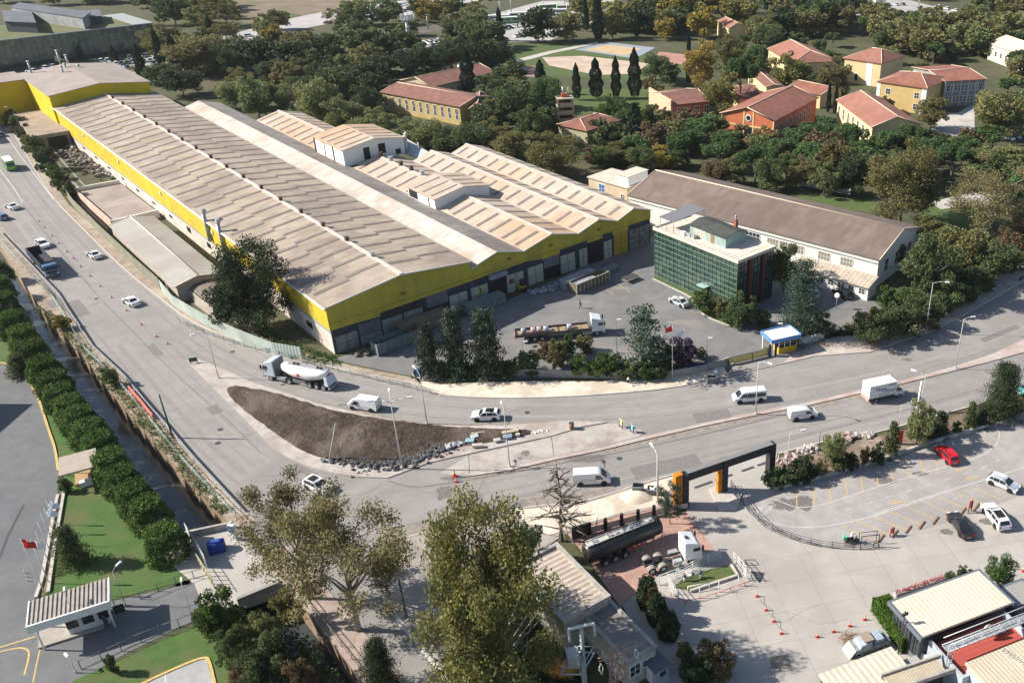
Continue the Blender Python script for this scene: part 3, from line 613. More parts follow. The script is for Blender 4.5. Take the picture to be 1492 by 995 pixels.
win(shed, 33.5, 0, 3.2, 3.6, 1.6, 'x', -1, bars=3)
for y_ in (4, 9, 15): win(shed, L, y_, 2.2, 1.6, 2.6, 'y', 1, bars=1)
MB().box(-.1, L + .1, -.34, -.26, 5.3, 5.6).build('fascia', whitewall, shed)
a, b, c = G(1171.5,374.5,3.7), G(1278.5,403.5,3.7), G(1261.5,418.5,2.9)
t, L2, D2 = frame3(a, b, c)
lt = thing('lean_to', 'low white lean-to with pale sloping roof against the long shed', 'outbuilding', (a.x, a.y), t)
D2 = -abs(D2)
mb = MB(); mb.prism([(0, D2 + .3), (L2, D2 + .3), (L2, -.1), (0, -.1)], 0, 2.75); mb.add([(L2 - .01, D2 + .3, 2.7), (L2 - .01, 0, 2.7), (L2 - .01, 0, 3.7)], [(0, 1, 2)]); mb.build('wall', whitewall, lt)
mb = MB(); mb.hexa([(-.3, D2 - .2, 2.8), (L2 + .3, D2 - .2, 2.8), (L2 + .3, -.1, 3.75), (-.3, -.1, 3.75)], [(-.3, D2 - .2, 2.95), (L2 + .3, D2 - .2, 2.95), (L2 + .3, -.1, 3.9), (-.3, -.1, 3.9)])
mb.build('roof', M('leanto_roof', (.5,.43,.34), (.4,.34,.27), .6, 6, .9, wave=('X', .9, .12, .03)), lt)
for i in range(7): win(lt, 1.6 + i * 2.2, D2 + .3, 1.2, 1.2, 1.0, 'x', -1)
A_, B_, C_ = G(953.6,332.3,10.4), G(1075,381,10.4), G(1126.7,359.4,10.4)
rz, L, D = frame3(A_, B_, C_); OH = 10.4
off = thing('glass_office', 'green glass office block with white flat roof', 'office building', (A_.x, A_.y), rz)
ogl = M('green_glass', (.012,.035,.028), (.045,.075,.05), .45, 3, .12, spec=.9, c3=(.015,.045,.05), sc3=.5, mix3=.8, coat=.3)
mb = MB(); mb.box(.1, L - .1, .1, D - .1, 0, OH - .25); mb.build('core', M('core_dark', (.03,.05,.045), None, rough=.5), off)
mb = MB(); nx, nz = 21, 9; rn = random.Random(3)
for i in range(nx):
    for j in range(nz):
        x0, x1 = L * i / nx, L * (i + 1) / nx; z0, z1 = .3 + (OH - .7) * j / nz, .3 + (OH - .7) * (j + 1) / nz
        d = [rn.uniform(-.012, .012) for _ in range(4)]
        mb.quad((x0, .04 + d[0], z0), (x1, .04 + d[1], z0), (x1, .04 + d[2], z1), (x0, .04 + d[3], z1), rn.choice((0, 0, 0, 1, 1, 2)))
for i in range(11):
    for j in range(nz):
        y0_, y1_ = D * i / 11, D * (i + 1) / 11; z0, z1 = .3 + (OH - .7) * j / nz, .3 + (OH - .7) * (j + 1) / nz
        d = [rn.uniform(-.01, .01) for _ in range(4)]
        mb.quad((L - .04 + d[0], y0_, z0), (L - .04 + d[1], y1_, z0), (L - .04 + d[2], y1_, z1), (L - .04 + d[3], y0_, z1), rn.choice((0, 0, 1)))
mb.build('glass_panes', [ogl, M('green_glass_b', (.03,.065,.05), (.05,.08,.05), .8, 3, .2, spec=.9), M('green_glass_c', (.075,.11,.07), (.04,.07,.055), .8, 3, .2, spec=.9)], off)
mb = MB()
for i in range(nx + 1): x = L * i / nx; mb.box(x - .02, x + .02, -.06, .05, .2, OH - .35)
for j in range(nz + 1): z = .3 + (OH - .7) * j / nz; mb.box(0, L, -.045, .05, z - .03, z + .03)
mb.build('mullions', M('mullion_grey', (.2,.3,.26), (.16,.24,.21), 2, 3, .5), off)
mb = MB()
for i in range(12): y_ = D * i / 11; mb.box(L - .05, L + .05, y_ - .015, y_ + .015, .2, OH - .35)
for j in range(nz + 1): z = .3 + (OH - .7) * j / nz; mb.box(L - .05, L + .04, 0, D, z - .015, z + .015)
mb.build('mullions', M('mullion_shaded', (.03,.05,.045), None), off)  # right-side mullions coloured darker: that face's shade is put into the colour
for yy in (3.0, 6.6): MB().box(L - .1, L + .35, yy, yy + .7, 0, OH - .35).build('brick_pier', M('dark_red_brick', (.11,.03,.022), (.15,.045,.035), 3), off)
mb = MB(); mb.prism([(-.25, -.25), (L + .3, -.25), (L + .3, D + .25), (-.25, D + .25)], OH - .35, OH - .05); mb.prism([(-.25,-.25),(L+.3,-.25),(L+.3,0),(-.25,0)], OH-.05, OH+.25); mb.prism([(-.25,D),(L+.3,D),(L+.3,D+.25),(-.25,D+.25)], OH-.05, OH+.25); mb.prism([(-.25,0),(0,0),(0,D),(-.25,D)], OH-.05, OH+.25); mb.prism([(L+.05,0),(L+.3,0),(L+.3,D),(L+.05,D)], OH-.05, OH+.25)
mb.build('roof_slab', M('cream_roof', (.62,.56,.48), (.55,.49,.41), .6, 6, .9), off)
mb = MB()
for i in range(22): mb.cyl((.1 + i * L / 21, -.1, OH + .2), (.1 + i * L / 21, -.1, OH + .9), .025, .025, 4)
mb.cyl((.1, -.1, OH + .9), (L, -.1, OH + .9), .03, .03, 4); mb.cyl((L + .15, -.1, OH + .9), (L + .15, D, OH + .9), .03, .03, 4)
mb.build('roof_railing', steel, off)
def off_l(k, x, y, z): return lp(off, g(k, x, y, z))
r0_ = off_l('s6', 632, 308, OH); r1_ = off_l('s6', 380, 205, OH); r2_ = off_l('s6', 803, 262, OH)
hx0, hx1, hy0, hy1 = r1_.x, r0_.x, r0_.y, min(r2_.y, D - .5)
hut = thing('roof_hut', None, None, (0, 0, 0)); hut.parent = off; KIDS.setdefault(off.name, []).append(hut)
mb = MB(); mb.prism([(hx0, hy0), (hx1, hy0), (hx1, hy1), (hx0, hy1)], OH - .05, OH + 2.0); ym = (hy0 + hy1) / 2
mb.add([(hx1, hy0, OH + 2), (hx1, hy1, OH + 2), (hx1, ym, OH + 2.7)], [(0, 1, 2)]); mb.build('wall', M('hut_green', (.3,.4,.36), (.24,.33,.3), 1), hut)
mb = MB()
for (ya, yb) in ((hy0 - .25, ym), (hy1 + .25, ym)):
    A2, B2 = (ya, OH + 1.95), (yb, OH + 2.72)
    mb.quad((hx0 - .2, A2[0], A2[1] + .1), (hx1 + .25, A2[0], A2[1] + .1), (hx1 + .25, B2[0], B2[1] + .1), (hx0 - .2, B2[0], B2[1] + .1)); mb.quad((hx0 - .2, A2[0], A2[1]), (hx1 + .25, A2[0], A2[1]), (hx1 + .25, B2[0], B2[1]), (hx0 - .2, B2[0], B2[1]))
mb.build('roof', M('hut_dark_roof', (.055,.06,.055), (.08,.085,.08), 1, 4, .8, wave=('X', .3, .2, .02)), hut)
for xx, ww in ((hx0 + 1.6, .7), (hx0 + 2.7, .7), (hx0 + 3.8, .7)): win(hut, xx, hy0, OH + .2, ww, 1.5, 'x', -1, M('curtain', (.45,.38,.3), None), bars=0)
MB().box(hx0 + 5.6, hx0 + 6.5, hy0 - .05, hy0, OH, OH + 1.7).build('door', M('brown_door', (.25,.15,.1), None), hut)
mb = MB(); cx_, cy_ = hx1 - 2.5, hy1 - .2; mb.box(cx_ - .3, cx_ + .3, cy_ - .3, cy_ + .3, OH, OH + 3.5); mb.build('chimney', M('brick_red', (.35,.1,.06), (.28,.09,.06), 4), hut)
mb = MB(); mb.cyl((cx_, cy_, OH + 3.5), (cx_, cy_, OH + 4.2), .18, .15, 8); mb.cyl((cx_, cy_, OH + 4.2), (cx_, cy_, OH + 4.5), .3, .1, 8); mb.build('chimney_pot', steel, hut)
a0, a1 = off_l('s6', 170, 155, OH + 1.6), off_l('s6', 500, 75, OH + 1.9)
mb = MB(); mb.hexa([(.4, .8, OH + 2.2), (4.6, .8, OH + 2.2), (4.6, D - .3, OH + 2.6), (.4, D - .3, OH + 2.6)], [(.4, .8, OH + 2.3), (4.6, .8, OH + 2.3), (4.6, D - .3, OH + 2.7), (.4, D - .3, OH + 2.7)])
mb.build('terrace_awning', M('awning_grey', (.17,.17,.19), None, rough=.7), off)
mb = MB()
for (x, y_) in ((.6, 1), (4.4, 1), (.6, D - .6), (4.4, D - .6), (2.5, 1)): mb.cyl((x, y_, OH), (x, y_, OH + 2.4), .06, .06, 5)
mb.build('awning_post', steel, off)
for i, (x, y_) in enumerate(((6.2, 1.2), (7.6, 1.5), (8.6, 1.6))):
    MB().box(x, x + .9, y_, y_ + .7, OH, OH + .75).build('roof_unit', steel if i else white, off)
MB().box(13.2, 15.4, -1.3, .05, 2.9, 3.1).build('entrance_canopy', M('canopy_glass', (.25,.42,.38), None, rough=.2), off)
MB().box(13.4, 15.2, -.1, -.05, .1, 2.8).build('entrance_door', glassd, off)
A_, B_, C_ = g('w4',895,385,4.2), g('w4',1215,475,4.2), g('w4',1340,385,4.2)
rz, L, D = frame3(A_, B_, C_); D = max(D, 8)
cb = thing('cream_outbuilding', 'small cream flat-roofed building with a white rooftop room behind the factory', 'outbuilding', (A_.x, A_.y), rz)
mb = MB(); mb.prism([(0, 0), (L, 0), (L, D), (0, D)], 0, 4.0); mb.build('wall', M('outbuilding_cream', (.6,.48,.34), (.5,.4,.28), .5), cb)
mb = MB(); mb.prism([(-.3, -.3), (L + .3, -.3), (L + .3, D + .3), (-.3, D + .3)], 4.0, 4.25); mb.build('roof', M('outbuilding_roof', (.6,.53,.44), (.5,.44,.36), .5), cb)
mb = MB(); mb.prism([(L - 4, .8), (L - .3, .8), (L - .3, D - .6), (L - 4, D - .6)], 4.25, 6.5); mb.build('rooftop_room', white, cb)
mb = MB(); mb.prism([(L - 4.2, .6), (L - .1, .6), (L - .1, D - .4), (L - 4.2, D - .4)], 6.5, 6.65); mb.build('rooftop_room_roof', M('peach_roof', (.62,.53,.44), None, wave=('X', .5, .1, .02)), cb)
win(cb, 4.5, 0, 1.0, 1.8, 2.2, 'x', -1, M('blue_shutter', (.03,.12,.35), None)); win(cb, L - 1.6, 0, .9, 1, 1.2, 'x', -1)
def rect_from(k, pts, z):     # 3 zoom points -> world
    return [g(k, x, y, z) for (x, y) in pts]
a, b = g('E', 945, 655, 3.4), g('E', 595, 330, 3.4); c = g('E', 1165, 560, 3.6)
grb = M('ribbed_grey_roof', (.34,.33,.3), (.4,.385,.35), .4, 5, .9, wave=('X', .9, .16, .03), c3=(.28,.24,.22), sc3=.1, mix3=.6)
sh, L, y0, y1 = hipgable('grey_shed', 'low shed with pale ribbed grey roof between the road wall and the factory', 'shed', b, a, c, 3.4, .9, M('shed_wall', (.38,.33,.28), (.46,.41,.35), .6), grb, ov=.3); noprop(sh)
a = G(300, 428); sc = thing('scrap_shelter', 'dark open-sided shelter with curved rusty roof under the big dark tree', 'shelter', (a.x, a.y), WR + pi / 2 + .05)
mb = MB()
for i in range(8):
    t0, t1 = pi * (.18 + .64 * i / 8), pi * (.18 + .64 * (i + 1) / 8)
    P0, P1 = (-1 + 9 * 0, 0, 0), 0
    ya, za, yb, zb = 3.4 * cos(t0), 1.2 + 2.0 * sin(t0), 3.4 * cos(t1), 1.2 + 2.0 * sin(t1)
    mb.quad((-12, ya, za), (0, ya, za), (0, yb, zb), (-12, yb, zb))
mb.build('roof', M('dark_tin', (.12,.11,.105), (.2,.15,.12), 1), sc)
mb = MB(); mb.box(-12, 0, -3.1, -2.9, 0, 2.1); mb.box(-12, -11.8, -3, 3, 0, 2.6); mb.box(-12, 0, 2.9, 3.1, 0, 2.1); mb.build('wall', MC['shed_wall'], sc)
pk = M('pink_wall', (.6,.38,.31), (.66,.5,.43), .4, 6, .9)
yd = thing('walled_yard', 'walled concrete yard slab with pink and white walls beside the yellow hall', 'walled yard', g('E', 595, 325).xy.to_3d())
P4 = [g('E', *p, 1.8) for p in ((595, 305), (395, 130), (640, 85), (850, 245))]
P4 = [Vector((p.x, p.y, 0)) for p in P4]
loc_ = lambda v: v - yd.location
mb = MB(); mb.prism([loc_(p) for p in P4], 0, 1.1); mb.build('slab', M('yard_slab', (.3,.25,.23), (.36,.31,.28), .3, 6, .9, c3=(.22,.19,.18), sc3=.15, mix3=.8), yd)
def wallseg(mb, A, B, h, t=.25, z0=0, m=0):
    d = (B - A).normalized(); n = Vector((-d.y, d.x, 0)) * t / 2
    mb.hexa([A - n + Vector((0,0,z0)), B - n + Vector((0,0,z0)), B + n + Vector((0,0,z0)), A + n + Vector((0,0,z0))], [A - n + Vector((0,0,h)), B - n + Vector((0,0,h)), B + n + Vector((0,0,h)), A + n + Vector((0,0,h))], m)
for i, h in ((0, 1.9), (1, 1.9), (3, 1.9)):
    mb = MB(); wallseg(mb, loc_(P4[i]), loc_(P4[(i + 1) % 4]), h); wallseg(mb, loc_(P4[i]), loc_(P4[(i + 1) % 4]), h + .08, .45, h); mb.build('yard_wall', pk if i == 0 else whitewall, yd)
def fence_line(name, label, cat, pts, h, mat, t=.08, posts=None, group=None, pm=None, z0=0.0, pr=.05, pname='post', ph=0.0, rails=None, rname='rail', plate=True):
    o = pts[0]; f = thing(name, label, cat, (o.x, o.y, 0), 0, group)
    P_ = [Vector((p.x - o.x, p.y - o.y, 0)) for p in pts]
    if plate:
        mb = MB()
        for i in range(len(P_) - 1): wallseg(mb, P_[i], P_[i + 1], h, t, z0)
        mb.build('panel', mat, f)
    if rails:
        for z in rails:
            mb = MB(); mb.tube([p + Vector((0, 0, z)) for p in P_], .035 if pr < .06 else pr * .6, 4); mb.build(rname, pm or mat, f)
    if posts:
        L_ = 0; nxt = 0; cnt = 0
        tot = sum((P_[i + 1] - P_[i]).length for i in range(len(P_) - 1))
        posts = max(posts, tot / 95)
        for i in range(len(P_) - 1):
            s = (P_[i + 1] - P_[i]).length
            while nxt <= L_ + s:
                p = P_[i].lerp(P_[i + 1], (nxt - L_) / max(s, 1e-6)); MB().cyl((p.x, p.y, 0), (p.x, p.y, h + ph), pr, pr, 5).build(pname, pm or mat, f); nxt += posts
            L_ += s
    return f
pale_sheet = M('pale_green_sheet', (.42,.5,.45), (.5,.56,.51), .5, 5, .7, wave=('X', .6, .2, .03), c3=(.3,.36,.32), sc3=.1, mix3=.6)
dark_sheet = M('olive_sheet', (.2,.2,.15), (.26,.25,.19), .5, 5, .8, wave=('Y', .6, .15, .03))
fence_line('sheet_wall', 'weathered olive metal sheet wall running along the upper road', 'wall', px(52,218, 84,268, 110,305, 150,345, 200,392, 235,423), 2.6, dark_sheet, posts=6)
fence_line('sheet_wall', 'pale green metal sheet wall bending round by the dark tree', 'wall', px(236,424, 255,447, 300,474, 350,497, 400,517, 441,524), 2.4, pale_sheet, posts=5)
fence_line('roadside_railing', 'low green steel railing on the pavement between sheet wall and tanker', 'railing', px(262,470, 300,487, 350,504, 400,517, 440,527, 489,541, 540,553, 600,567, 641,578), 1.0, green_rail, posts=2.6, rails=(.5, .97), plate=False, pm=M('rail_dull', (.2,.24,.22), None))
fence_line('canal_railing', 'long pale green railing and guard rail between canal and road', 'railing', px(-30,315, 0,353, 77,436, 124,511, 168,553, 218,613, 264,670, 318,728, 347,757), 1.1, green_rail, posts=3.0, rails=(.55, 1.05), plate=False, pm=M('rail_pale_green', (.33,.45,.41), None))
fence_line('crash_barrier', 'grey steel crash barrier on the canal side of the road', 'barrier', px(0,340, 82,427, 132,504, 177,546, 230,608, 277,664, 352,746), .75, steel, posts=4, z0=.45, t=.1)
fence_line('red_barrier', 'low coral red barrier panel between railing and road', 'barrier', px(189,569, 205,587, 224,611), .9, M('coral_paint', (.75,.2,.15), (.6,.2,.16), 2), t=.15, posts=3)
def bld(name, label, cat, k, A, B, C, ze, rise, wm, rm, **kw):
    a, b, c = g(k, *A, ze), g(k, *B, ze), g(k, *C, ze)
    t, L, y0, y1 = hipgable(name, label, cat, a, b, c, ze, rise, wm, rm, **kw); noprop(t); return t, L, y0, y1
tile_l = M('pale_tiles', (.28,.125,.09), (.34,.165,.125), .5, 6, .9, c3=(.26,.12,.09), sc3=.12, mix3=.7, wave=('X', .8, .12, .02))  # paler terracotta tone, the same over the whole roof
brickwall = M('orange_wall', (.55,.17,.08), (.48,.15,.07), .5, 4, .9)
grp = 'red-roofed school buildings'
t, L, y0, y1 = bld('school_hall', 'school hall with an orange gable wall, round window and terracotta roof', 'school building', 's1', (120,690), (540,752), (955,580), 7.5, 2.6, brickwall, tile, along='y', group=grp)
mb = MB(); mb.box(0, L, -.12, -.02, 4.6, 5.0); mb.box(L*.44-.3, L*.44+.1, -.1, -.02, 0, 9.2); mb.box(L*.60, L*.60+.4, -.1, -.02, 0, 9.2); mb.box(-.1, .3, -.1, .02, 0, 7.5); mb.box(L-.3, L+.1, -.1, .02, 0, 7.5); mb.box(0, L, -.12, -.02, 0, .4)
mb.build('trim', M('trim_yellow', (.72,.52,.26), None), t)
o = MB().cyl((L*.52, -.16, 7.2), (L*.52, -.05, 7.2), 1.0, 1.0, 16).build('round_window', white, t); MB().cyl((L*.52, -.2, 7.2), (L*.52, -.165, 7.2), .7, .7, 14).build('pane', glassd, o)
MB().box(L*.46, L*.60, -.08, -.01, 1.6, 4.5).build('gable_window', glassd, t)
for i in range(8): win(t, L, 2 + i * (y1 - 4) / 8, 2.2, 1.2, 3.4, 'y', 1)
t, L, y0, y1 = bld('school_hall', 'school hall with bright terracotta roof and cream window wall behind stone pines', 'school building', 's2', (5,565), (300,790), (570,680), 6.5, 2.6, cream, tile_l, along='x', group=grp)
for i in range(7): win(t, 2 + i * (L - 4) / 6.2, y0, 2.0, 1.3, 3.2, 'x', -1)
t, L, y0, y1 = bld('school_block', 'yellow two-storey school block with white corner and hipped terracotta roof', 'school building', 's2', (345,402), (765,462), (925,375), 8.5, 2.4, M('school_yellow', (.55,.4,.17), (.5,.36,.16), .4), tile, hip=(8, 6), along='x', group=grp)
for x in (4, 14, 19.5):
    if x < L - 1: win(t, x, y0, 4.8, 1.5, 1.8, 'x', -1); win(t, x, y0, 1.2, 1.5, 1.8, 'x', -1)
MB().box(L - 1.6, L + .05, -.06, .3, 0, 8.45).build('corner_panel', white, t); MB().box(-.06, 1.2, -.06, .3, 0, 8.45).build('corner_panel', white, t)
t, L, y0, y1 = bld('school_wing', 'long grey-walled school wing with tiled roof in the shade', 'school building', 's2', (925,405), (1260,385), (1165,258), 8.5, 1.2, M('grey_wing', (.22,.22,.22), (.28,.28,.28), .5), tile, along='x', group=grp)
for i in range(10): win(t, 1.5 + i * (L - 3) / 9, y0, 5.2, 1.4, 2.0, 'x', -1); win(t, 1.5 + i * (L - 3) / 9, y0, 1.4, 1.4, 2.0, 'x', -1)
mb = MB()
for i in range(6): mb.box(i * L / 5 - .15, i * L / 5 + .15, y0 - .25, y0, 0, 8.5)
mb.build('pilaster', M('pilaster_pale', (.5,.5,.5), None), t)
t, L, y0, y1 = bld('school_block', 'cream school block with arched window and white corner, behind the yellow block', 'school building', 's2', (65,205), (375,250), (600,190), 8.5, 3.0, cream, tile_l, hip=(6, 5), along='x', group=grp)
MB().box(L * .62, L * .78, -.06, .3, 0, 8.4).build('corner_panel', white, t)
o = MB().box(L * .3, L * .42, -.1, -.02, 1, 3).cyl((L * .36, -.1, 3), (L * .36, -.02, 3), L * .06, L * .06, 14).build('arched_window', white, t)
MB().box(L * .315, L * .405, -.14, -.105, 1.1, 3).cyl((L * .36, -.14, 3), (L * .36, -.105, 3), L * .045, L * .045, 12).build('pane', glassd, o)
t, L, y0, y1 = bld('school_block', 'cream school block with broad terracotta roof behind the tall yellow-green tree', 'school building', 's1', (498,175), (690,290), (945,215), 8.5, 3.0, cream, tile_l, hip=(0, 5), along='x', group=grp)
for i in range(5): win(t, 2 + i * (L - 4) / 4, y0, 4.8, 1.2, 2.4, 'x', -1)
for i in range(4): win(t, L, 3 + i * (y1 - 5) / 3.3, 2, 1.4, 4, 'y', 1)
t, L, y0, y1 = bld('school_link', 'cream-walled link building with a sunken dark terrace beside the orange hall', 'school building', 's1', (335,350), (480,480), (640,500), 6.0, .6, cream, tile2, along='x', group=grp)
t, L, y0, y1 = bld('school_link', 'low tiled link roof between the school halls under the tree', 'school building', 's1', (655,490), (915,545), (915,465), 4.6, 1.6, cream, tile, along='x', group=grp)
t, L, y0, y1 = bld('school_annex', 'brick school annex with brown roof left of the tall green tree', 'school building', 'C', (880,565), (1075,545), (1050,470), 4.6, 1.8, M('annex_brick', (.4,.13,.08), (.34,.12,.08), .6), tile2, along='x', group=grp)
for i in range(4): win(t, 2 + i * 3.4, y0, .8, 1.6, 2.6, 'x', -1)
MB().box(-.5, .1, y0 - .3, y1 + .3, 0, 6.2).build('gable_wall', M('peach_wall', (.6,.38,.25), None), t)
t, L, y0, y1 = bld('school_annex', 'low school annex roof right of the tall green tree', 'school building', 's1', (262,575), (430,570), (395,460), 4.6, 1.6, cream, tile2, along='x', group=grp)
t, L, y0, y1 = bld('far_house', 'small cream house with red roof far behind the yellow trees', 'house', 'C', (1125,118), (1190,150), (1225,120), 6.0, 1.8, cream, tile_l, along='x')
for i in range(2): win(t, 2.5 + i * 3.5, y0, 2.5, 1, 1.5, 'x', -1)
t, L, y0, y1 = bld('sports_hall', 'pale pink gabled hall at the far right edge', 'hall', 'D', (1290,232), (1480,300), (1560,260), 6.5, 2.6, M('pale_pink', (.62,.5,.42), None), M('pale_pink_roof', (.6,.48,.4), (.52,.42,.36), .2), along='x')
for i in range(4): win(t, 2 + i * 4, y0, 2.2, 1.5, 1.8, 'x', -1)
a = g('s8', 240, 470); b = g('s8', 330, 480)
tw = thing('training_tower', 'open concrete training tower with balconies beside the small red-roofed house', 'tower', (a.x, a.y), .25)
Wt, TH_ = 4.6, HT(*q('s8', 240, 470), q('s8', 240, 165)[1])
mb = MB()
for (x, y) in ((0, 0), (Wt, 0), (0, Wt), (Wt, Wt)): mb.box(x - .2, x + .2, y - .2, y + .2, 0, TH_)
mb.build('column_frame', M('tower_concrete', (.52,.42,.3), (.4,.33,.25), .6), tw)
for i in range(1, 5):
    z = TH_ * i / 4 - .3; MB().box(-.3, Wt + .3, -.3, Wt + .3, z, z + .25).build('floor_slab', MC['tower_concrete'], tw)
    if i < 4:
        mb = MB(); mb.box(.2, Wt - .2, -.12, .1, z + .25, z + 1.3); mb.box(Wt - .1, Wt + .12, .2, Wt - .2, z + .25, z + 1.3); mb.build('balustrade', MC['tower_concrete'], tw)
MB().box(.2, Wt - .2, Wt - .1, Wt + .1, 0, TH_ - .3).build('rear_wall', M('tower_dark', (.12,.1,.08), None), tw)
MB().box(1.4, 3.2, 1.4, 3.2, TH_ - .05, TH_ + 1.0).build('tank_base', brickwall, tw)
mb = MB(); mb.cyl((2, 2, TH_ + 1), (2, 2, TH_ + 3), .35, .35, 8); mb.cyl((3.6, 2, TH_), (3.6, 2, TH_ + 3), .1, .1, 5); mb.build('rooftop_tank', steel, tw)
t, L, y0, y1 = bld('small_house', 'small red-roofed house with pale blue doors beside the training tower', 'house', 's8', (510,480), (830,375), (640,290), 4.2, 1.6, M('house_cream', (.42,.38,.25), (.36,.33,.22), .6), tile, hip=(3.5, 3.0), along='x')
MB().box(L * .5, L * .78, y0 - .08, y0 - .01, .1, 3.2).build('garage_door', M('pale_blue_door', (.3,.42,.55), None), t)
win(t, L * .22, y0, 1.2, 1.4, 1.3, 'x', -1); win(t, L * .9, y0, 1.6, 1.2, 1.1, 'x', -1)
t, L, y0, y1 = bld('long_red_roof_block', 'long block with dull red roof and white-framed windows behind willowy trees', 'school building', 's7', (105,340), (805,470), (955,360), 6.0, 1.6, M('dorm_ochre', (.5,.38,.15), (.42,.32,.14), .5), tile2, along='x')
for i in range(11): win(t, 1.5 + i * (L - 3) / 10, y0, 1.6, 1.1, 3.4, 'x', -1)
t, L, y0, y1 = bld('long_red_roof_block', 'long rear block with faded red roof behind the tall dark cypress', 'school building', 's7', (560,290), (1120,160), (1000,75), 5.5, 2.0, M('dorm_cream', (.45,.4,.28), None), tile2, along='x')
for i in range(9): win(t, 2 + i * (L - 4) / 8, y0, 1.4, 1.2, 2.4, 'x', -1)
MB().box(L - 9, L - 5, (y0 + y1) / 2 - 1, (y0 + y1) / 2 + 1.2, 6.2, 8.4).build('roof_light', whitewall, t)
t, L, y0, y1 = bld('gable_wing', 'short gabled wing with dark red roof at the end of the ochre block', 'school building', 's7', (900,485), (1050,480), (1035,375), 5.4, 1.4, MC['dorm_cream'], tile2, along='y')
t, L, y0, y1 = bld('low_shed', 'low dark red roof beside the long ochre block', 'shed', 's7', (1055,480), (1175,470), (1165,400), 3.4, .8, MC['dorm_cream'], tile2, along='x')
a, b, c = g('A', 0, 215, 11), g('A', 815, 122, 11), g('A', 700, 100, 11)
d = (b - a).normalized(); a = a - d * 60; rz = atan2(d.y, d.x); L = (b - a).length; D = 36.0
fg = thing('glass_hall', 'long glass-fronted hall with grass roof at the top left', 'hall', (a.x, a.y), rz)
mb = MB(); mb.box(0, L, .3, D, 0, 10.6); mb.build('body', MC['core_dark'], fg)
MB().box(-.5, L + .5, -.6, D + .5, 10.6, 11.0).build('roof_edge', M('edge_grey', (.3,.33,.32), None), fg)
MB().box(0, L - 8, .5, D - 1, 11.0, 11.1).build('planted_roof', M('roof_grass', (.1,.12,.04), (.16,.15,.08), .2, 5, .95), fg)
mb = MB(); rn = random.Random(9)
N_ = int(L / 2.2)
for i in range(N_):
    for j in range(4):
        x0, x1 = L * i / N_, L * (i + 1) / N_; z0, z1 = 1.5 + 9 * j / 4, 1.5 + 9 * (j + 1) / 4; e = [rn.uniform(-.04, .04) for _ in range(4)]
        mb.quad((x0, .1 + e[0], z0), (x1, .1 + e[1], z0), (x1, .1 + e[2], z1), (x0, .1 + e[3], z1), rn.choice((0, 0, 0, 1)))
fgl = M('hall_glass', (.045,.07,.055), (.12,.15,.12), .5, 4, .2, spec=.9); mb.build('glass_front', [fgl, M('hall_glass_pale', (.2,.24,.2), (.1,.13,.11), .6, 3, .3)], fg)
mb = MB()
for i in range(N_ + 1): mb.box(L * i / N_ - .06, L * i / N_ + .06, -.08, .12, 0, 10.6)
for j in range(5): z = 1.5 + 9 * j / 4; mb.box(0, L, -.04, .1, z - .06, z + .06)
mb.build('mullions', M('hall_mullion', (.14,.18,.15), None), fg)
MB().box(L - 6, L - 2, -.15, -.09, 1.5, 5.5).build('yellow_panel', M('panel_yellow', (.6,.42,.05), None), fg)
def rooftop(name, label, k, A, B, C, z0, h, m, rm):
    a, b, c = g(k, *A, z0 + h), g(k, *B, z0 + h), g(k, *C, z0 + h)
    rz_, L_, D_ = frame3(a, b, c)
    t = thing(name, None, None, (0, 0, 0)); t.parent = fg; KIDS.setdefault(fg.name, []).append(t)
    A2 = [lp(fg, p) for p in (a, b, b + (c - a), c)]
    mb = MB(); mb.prism([(p.x, p.y) for p in A2], 11.0, z0 + h); mb.build('wall', m, t)
    mb = MB(); cc = sum(A2, Vector()) / 4; mb.prism([(cc.x + (p.x - cc.x) * 1.03, cc.y + (p.y - cc.y) * 1.05) for p in A2], z0 + h, z0 + h + .3); mb.build('roof', rm, t)
slate = M('slate_roof', (.1,.11,.13), (.14,.15,.17), .2); greyb = M('rooftop_wall', (.33,.34,.35), (.25,.26,.27), .3)
rooftop('rooftop_block', '', 'A', (60,45), (440,98), (110,20), 11, 4.5, greyb, slate)
rooftop('rooftop_block', '', 'A', (25,118), (190,125), (15,62), 11, 4.0, M('rooftop_dark', (.07,.08,.1), None), slate)
rooftop('rooftop_plant', '', 'A', (448,98), (545,90), (440,62), 11, 3.0, MC['rooftop_dark'], slate)
a = g('D', 690, 70); tw2 = thing('pale_tower', 'slender pale tower poking above the far trees', 'tower', (a.x, a.y), .2)
mb = MB(); mb.box(-2.6, 0, -1.5, 1.5, 0, 22); mb.build('shaft', white, tw2); MB().box(0.02, 1.2, -1.2, 1.2, 0, 22).build('shaft', M('tower_beige', (.5,.42,.36), None), tw2); MB().box(1.22, 3.2, -1.5, 1.5, 0, 22).build('shaft', white, tw2)
rb1 = M('ribbed_cream_roof', (.5,.42,.35), (.42,.35,.29), .8, 6, .9, wave=('Y', .8, .3, .05), c3=(.25,.21,.18), sc3=.4, mix3=.6)
a, b, c = g('s5', 535, 455, 5.0), g('s5', 215, 135, 5.0), g('s5', 255, 600, 5.0)
rz, L, D = frame3(b, a, c)
bb = thing('ribbed_roof_building', 'flat building with ribbed cream roof beside the black tanker', 'building', (b.x, b.y), rz)
D = -abs(D)
mb = MB(); mb.prism([(0, D), (L, D), (L, 0), (0, 0)], 0, 4.6); mb.build('wall', M('old_render', (.4,.37,.32), (.3,.27,.23), .7, 6, .95), bb)
MB().box(.3, L - .3, D + .3, -.3, 4.6, 4.75).build('roof_sheets', M('ribbed_cream_roof_x', (.52,.44,.37), (.44,.37,.31), .8, 6, .9, wave=('X', .75, .35, .06)), bb)
